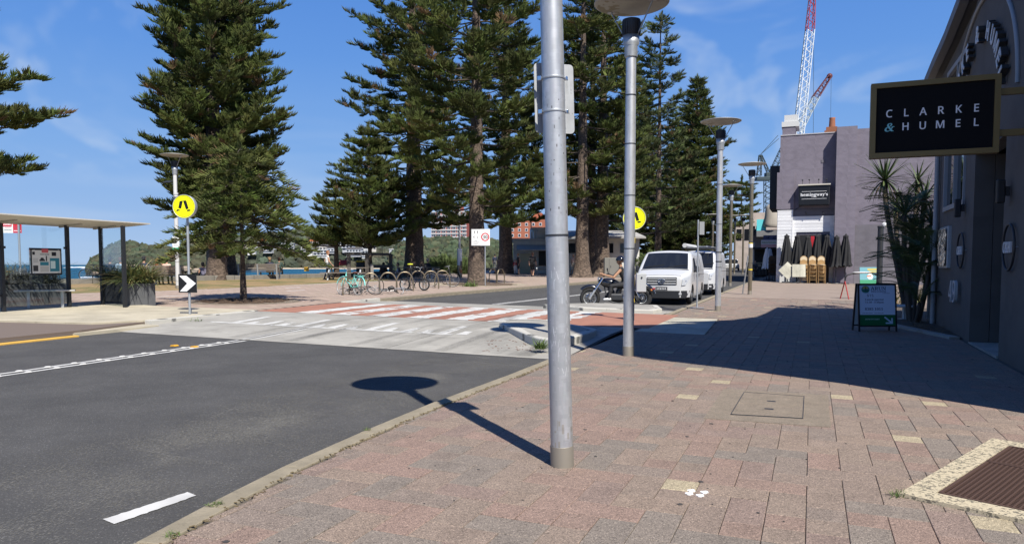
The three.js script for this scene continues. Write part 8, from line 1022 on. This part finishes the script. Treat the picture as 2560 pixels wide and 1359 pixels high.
// ---------- people ----------
// bones [from, to, r0, r1, colour]; one continuous skin around them, coloured by the nearest bone
const skinC = [0.50, 0.29, 0.19], COL = { skin: skinC, tan: [0.36, 0.2, 0.12], dark: [0.02, 0.02, 0.022], navy: [0.02, 0.025, 0.05], white: [0.72, 0.72, 0.70], grey: [0.10, 0.10, 0.11], denim: [0.05, 0.06, 0.10], green: [0.03, 0.055, 0.045], pink: [0.6, 0.25, 0.22], red: [0.4, 0.05, 0.06], peach: [0.62, 0.42, 0.33], cream: [0.62, 0.54, 0.40], brown: [0.10, 0.05, 0.03], blond: [0.32, 0.20, 0.09], ginger: [0.25, 0.10, 0.04], mauve: [0.14, 0.13, 0.18] };
const bodyMat = new THREE.MeshStandardMaterial({ color: lin(1, 1, 1), vertexColors: true, roughness: 0.85 });
function skinMesh(bones, res = 64) {
  const lo = V(1e9, 1e9, 1e9), hi = V(-1e9, -1e9, -1e9); for (const [a, b, r0, r1] of bones) for (const p of [a, b]) { const r = Math.max(r0, r1) + 0.06; lo.min(V(p[0] - r, p[1] - r, p[2] - r)); hi.max(V(p[0] + r, p[1] + r, p[2] + r)); }
  const size = Math.max(hi.x - lo.x, hi.y - lo.y, hi.z - lo.z), c = lo.clone().add(hi).multiplyScalar(0.5), mc = new MarchingCubes(res, bodyMat, false, false, 120000); mc.isolation = 0;
  const pre = bones.map(([a, b, r0, r1, col, k]) => { const d = [b[0] - a[0], b[1] - a[1], b[2] - a[2]]; return { a, d, l2: d[0] * d[0] + d[1] * d[1] + d[2] * d[2] || 1e-9, r0, r1, col }; });
  const dist = (p, x, y, z) => { const ax = x - p.a[0], ay = y - p.a[1], az = z - p.a[2]; let t = (ax * p.d[0] + ay * p.d[1] + az * p.d[2]) / p.l2; t = t < 0 ? 0 : t > 1 ? 1 : t; return Math.hypot(ax - p.d[0] * t, ay - p.d[1] * t, az - p.d[2] * t) - (p.r0 + (p.r1 - p.r0) * t); };
  const k = 0.022; let i = 0;
  for (let zi = 0; zi < res; zi++) for (let yi = 0; yi < res; yi++) for (let xi = 0; xi < res; xi++, i++) { const x = c.x + (xi / res - 0.5) * size, y = c.y + (yi / res - 0.5) * size, z = c.z + (zi / res - 0.5) * size; let s = 1e9; for (const p of pre) { const d = dist(p, x, y, z); if (d > 0.25 && s < 0.25) continue; const h = Math.max(k - Math.abs(s - d), 0) / k; s = Math.min(s, d) - h * h * k * 0.25; } mc.field[i] = -s; }
  mc.update(); const n = mc.count, pos = new Float32Array(n * 3), nor = new Float32Array(n * 3), col = new Float32Array(n * 3);
  for (let v = 0; v < n; v++) { const x = c.x + mc.positionArray[v * 3] * size / 2, y = c.y + mc.positionArray[v * 3 + 1] * size / 2, z = c.z + mc.positionArray[v * 3 + 2] * size / 2; pos.set([x, y, z], v * 3); let best = 1e9, cc = skinC; for (const p of pre) { const d = dist(p, x, y, z); if (d < best) { best = d; cc = p.col; } } col.set(cc, v * 3); nor.set([mc.normalArray[v * 3], mc.normalArray[v * 3 + 1], mc.normalArray[v * 3 + 2]], v * 3); }
  const g = new THREE.BufferGeometry(); g.setAttribute('position', new THREE.BufferAttribute(pos, 3)); g.setAttribute('color', new THREE.BufferAttribute(col, 3)); g.computeVertexNormals(); return g;
}
// faces +z; y up; feet at 0
function person(label, at, turn, o = {}) {
  const { pose = 'walk', shirt = COL.dark, legs = COL.dark, shorts = false, sleeves = 'short', hair = COL.brown, skin = COL.skin, shoes = COL.dark, h = 1.72, longHair = false, female = false, hat, scale = 1 } = o;
  const k = h / 1.75, b = [], J = {}, arm = sleeves === 'none' ? skin : shirt, fore = sleeves === 'long' ? shirt : skin;
  const hw = 0.095, sw = female ? 0.16 : 0.185;
  if (pose === 'sit' || pose === 'crouch') { const hip = pose === 'crouch' ? 0.2 : 0.5, lean = o.lean ?? 0.12; J.hip = [0, hip, 0]; J.chest = [0, hip + 0.38, lean * 0.6]; J.neck = [0, hip + 0.53, lean]; J.kneeL = [hw, hip + (pose === 'crouch' ? 0.32 : 0.0), 0.44]; J.kneeR = [-hw, hip + (pose === 'crouch' ? 0.32 : 0.0), 0.44]; J.footL = [hw, 0.06, 0.5]; J.footR = [-hw, 0.06, 0.5]; J.elL = [sw + 0.07, hip + 0.25, 0.12]; J.elR = [-sw - 0.07, hip + 0.25, 0.12]; J.haL = o.armsUp ? [0.12, hip + 0.75, 0.05] : [0.12, hip + 0.12, 0.36]; J.haR = [-0.12, hip + 0.12, 0.36]; if (o.armsUp) J.elL = [0.3, hip + 0.66, 0.0]; if (o.armOut) { J.elR = [-sw - 0.16, hip + 0.4, 0]; J.haR = [-sw - 0.4, hip + 0.42, 0]; } }
  else if (pose === 'ride') { J.hip = [0, 0.78, -0.3]; J.chest = [0, 1.16, -0.2]; J.neck = [0, 1.32, -0.16]; J.kneeL = [0.22, 0.72, 0.16]; J.kneeR = [-0.22, 0.72, 0.16]; J.footL = [0.25, 0.33, 0.22]; J.footR = [-0.25, 0.33, 0.22]; J.elL = [0.34, 1.0, 0.08]; J.elR = [-0.34, 1.0, 0.08]; J.haL = [0.36, 1.07, 0.36]; J.haR = [-0.36, 1.07, 0.36]; }
  else { const st = o.stride ?? 0.22; J.hip = [0, 0.92, 0]; J.chest = [0, 1.28, 0.02]; J.neck = [0, 1.46, 0.03]; J.kneeL = [hw, 0.5, st * 0.75]; J.kneeR = [-hw, 0.5, -st * 0.2]; J.footL = [hw, 0.07, st]; J.footR = [-hw, 0.09, -st * 1.2]; J.elL = [sw + 0.06, 1.13, -0.08]; J.elR = [-sw - 0.06, 1.13, 0.06]; J.haL = [sw + 0.05, 0.9, 0.02 - st * 0.2]; J.haR = [-sw - 0.05, 0.92, 0.2 + st * 0.2]; }
  const N = J.neck, shL = [sw, N[1] - 0.06, N[2] - 0.01], shR = [-sw, N[1] - 0.06, N[2] - 0.01], head = [N[0], N[1] + 0.19, N[2] + 0.025];
  b.push([J.hip, [0, J.hip[1] + 0.12, J.hip[2]], 0.13, 0.125, legs], [[0.06, J.hip[1] + 0.16, J.hip[2]], [0.08, J.chest[1], J.chest[2]], 0.105, 0.12, shirt], [[-0.06, J.hip[1] + 0.16, J.hip[2]], [-0.08, J.chest[1], J.chest[2]], 0.105, 0.12, shirt], [shL, shR, 0.062, 0.062, shirt], [J.chest, [0, N[1] - 0.04, N[2]], 0.11, 0.07, shirt], [[0, N[1] - 0.03, N[2]], [0, N[1] + 0.07, N[2] + 0.015], 0.052, 0.05, skin]);
  b.push([[0, head[1] - 0.045, head[2] + 0.03], [0, head[1] + 0.03, head[2]], 0.068, 0.088, skin], [[0, head[1] - 0.02, head[2] + 0.1], [0, head[1] - 0.035, head[2] + 0.105], 0.016, 0.018, skin], [[0.083, head[1] - 0.02, head[2]], [0.083, head[1] + 0.01, head[2]], 0.014, 0.016, skin], [[-0.083, head[1] - 0.02, head[2]], [-0.083, head[1] + 0.01, head[2]], 0.014, 0.016, skin]);
  if (!o.helmet) b.push([[0, head[1] + 0.055, head[2] - 0.02], [0, head[1] - 0.01, head[2] - 0.045], 0.092, 0.075, hat || hair]); if (longHair) b.push([[0, head[1] + 0.02, head[2] - 0.06], [0, N[1] - 0.1, N[2] - 0.09], 0.075, 0.055, hair]);
  for (const s of ['L', 'R']) {
    const sg = s === 'L' ? 1 : -1, hx = [sg * hw, J.hip[1] - 0.02, J.hip[2]], kn = J['knee' + s], ft = J['foot' + s], el = J['el' + s], ha = J['ha' + s];
    b.push([hx, kn, 0.095, 0.062, legs], [kn, [lerp(kn[0], ft[0], 0.4), lerp(kn[1], ft[1], 0.4), lerp(kn[2], ft[2], 0.4) - 0.015], 0.055, 0.056, shorts ? skin : legs], [[lerp(kn[0], ft[0], 0.4), lerp(kn[1], ft[1], 0.4), lerp(kn[2], ft[2], 0.4) - 0.015], ft, 0.056, 0.038, shorts ? skin : legs], [[ft[0], Math.max(0.04, ft[1] - 0.03), ft[2] - 0.03], [ft[0] * 1.08, Math.max(0.035, ft[1] - 0.035), ft[2] + 0.15], 0.042, 0.034, shoes]);
    b.push([s === 'L' ? shL : shR, el, 0.052, 0.04, arm], [el, ha, 0.04, 0.027, fore]);
    const d = V(ha[0] - el[0], ha[1] - el[1], ha[2] - el[2]).normalize(), side = V(0, 0, 1).sub(d.clone().multiplyScalar(d.z)).normalize(), c2 = (q) => [ha[0] + q.x, ha[1] + q.y, ha[2] + q.z];
    b.push([ha, c2(d.clone().multiplyScalar(0.07)), 0.024, 0.03, skin]); for (let f = 0; f < 4; f++) { const o2 = side.clone().multiplyScalar((f - 1.5) * 0.02), L2 = 0.15 + [0, 0.015, 0.008, -0.02][f]; b.push([c2(d.clone().multiplyScalar(0.07).add(o2)), c2(d.clone().multiplyScalar(L2).add(o2).add(V(-sg * 0.02, 0, 0))), 0.011, 0.009, skin]); } b.push([c2(d.clone().multiplyScalar(0.02)), c2(d.clone().multiplyScalar(0.07).addScaledVector(side, 0.055)), 0.013, 0.01, skin]);
  }
  const t = thing('person', label, 'person', [at.x, at.y, at.z], turn); const m = new THREE.Mesh(skinMesh(b, o.res || 52), bodyMat); m.name = 'body'; m.castShadow = m.receiveShadow = true; m.scale.setScalar(k); t.add(m);
  return { t, head: [head[0] * k, head[1] * k, head[2] * k] };
}
const seaward = YAW + Math.PI;
person('man in a white singlet and dark jeans walking past the picnic table', S(818, 699), YAW + Math.PI / 2 + 0.5, { shirt: COL.white, sleeves: 'none', legs: COL.denim, hair: COL.ginger, h: 1.74, stride: 0.18 });
const b1 = S(649, 697.5), rgt = V(Math.cos(YAW), 0, -Math.sin(YAW));
person('left sitter in a dark top on the slatted bench', S(660, 697).addScaledVector(rgt, 0.3), seaward, { pose: 'sit', shirt: COL.navy, hair: COL.blond, armOut: true });
person('right sitter in a green top on the slatted bench', S(686, 696.5).addScaledVector(rgt, 0.25), seaward, { pose: 'sit', shirt: COL.green, hair: COL.brown });
person('sitter in a navy shirt on the bench behind the planter', S(357, 712), seaward, { pose: 'sit', shirt: COL.navy, hair: COL.dark, h: 1.8 });
person('sitter with long auburn hair on the bench behind the planter', S(391, 712), seaward, { pose: 'sit', shirt: COL.brown, hair: COL.ginger, longHair: true, female: true, h: 1.65 });
person('bare shouldered sitter with raised arm on the bench behind the planter', S(414, 711), seaward, { pose: 'sit', shirt: COL.peach, sleeves: 'none', hair: COL.dark, armsUp: true, female: true, legs: COL.dark });
person('person in dark clothes seen through the shelter end glass', S(272, 713), seaward, { pose: 'sit', shirt: COL.navy, hair: COL.dark });
person('person in a pale blue top seen through the shelter end glass', S(298, 713), seaward, { pose: 'sit', shirt: [0.4, 0.5, 0.6], hair: COL.brown });
person('person sitting on the ground against the tall left pine', S(510, 700), YAW - 2.2, { pose: 'crouch', shirt: COL.mauve, sleeves: 'none', hair: COL.dark, skin: COL.tan });
person('person in black sitting at the table under the broad old pine', S(1066, 696), YAW + 2.6, { pose: 'sit', shirt: COL.dark, sleeves: 'long', hair: COL.dark, hat: COL.grey });
person('person in grey lying back near the picnic table', S(1000, 696), YAW - 1.4, { pose: 'crouch', shirt: COL.mauve, hair: COL.dark, legs: COL.grey });
person('person in dark clothes sitting on the grass behind the timber frame', S(958, 694.5), seaward, { pose: 'crouch', shirt: COL.dark, hair: COL.dark });
person('man in a black shirt and shorts walking away towards the kiosk', S(1331, 691), seaward - 0.2, { shirt: COL.dark, shorts: true, legs: COL.dark, hair: COL.brown, h: 1.78 });
person('woman in a peach top and cream shorts walking by the kiosk', S(1433, 688), YAW + 0.3, { shirt: COL.peach, sleeves: 'none', shorts: true, legs: COL.cream, hair: COL.dark, female: true, h: 1.68 });
person('woman in a dark dress standing by the kiosk wall', S(1296, 686), YAW - 1.2, { shirt: COL.dark, sleeves: 'none', legs: COL.dark, shorts: true, hair: COL.blond, female: true, stride: 0.05 });
person('child in red beside the woman at the kiosk wall', S(1288, 685), YAW, { shirt: COL.red, legs: COL.white, hair: COL.brown, h: 1.2, stride: 0.05 });
person('distant person in blue between the speed sign and kiosk', P(1237, 677, 76), seaward, { shirt: COL.navy, legs: COL.grey, hair: COL.dark, stride: 0.1 });
person('person in grey seated at the corner cafe', S(1886, 690), YAW, { pose: 'sit', shirt: COL.grey, hair: COL.dark });
{ // rider
  const mt = scene.getObjectByName('motorcycle'), ang = mt.rotation.y + Math.PI / 2;
  const { t, head } = person('motorcycle rider in black with helmet and bare forearms', motoAt, ang, { pose: 'ride', shirt: COL.dark, sleeves: 'none', legs: COL.dark, skin: COL.tan, shoes: COL.white, helmet: true, h: 1.78, res: 80 });
  const hm = new THREE.MeshPhysicalMaterial({ color: lin(0.01, 0.01, 0.011), roughness: 0.15, clearcoat: 1 });
  obj('helmet', put(plain(new THREE.SphereGeometry(0.145, 28, 18, 0, Math.PI * 2, 0, 1.75).scale(0.95, 1, 1.08)), head[0], head[1] + 0.03, head[2] - 0.01), hm, t); obj('visor', put(plain(new THREE.SphereGeometry(0.148, 20, 6, Math.PI * 0.2, Math.PI * 0.6, 1.25, 0.45)), head[0], head[1] + 0.03, head[2]), M.darkGlass, t); obj('chin_strap', put(plain(new THREE.TorusGeometry(0.085, 0.01, 6, 20, Math.PI)), head[0], head[1] - 0.02, head[2] + 0.02, 0, 0, Math.PI), M.black, t);
}
renderer.render(scene, camera);
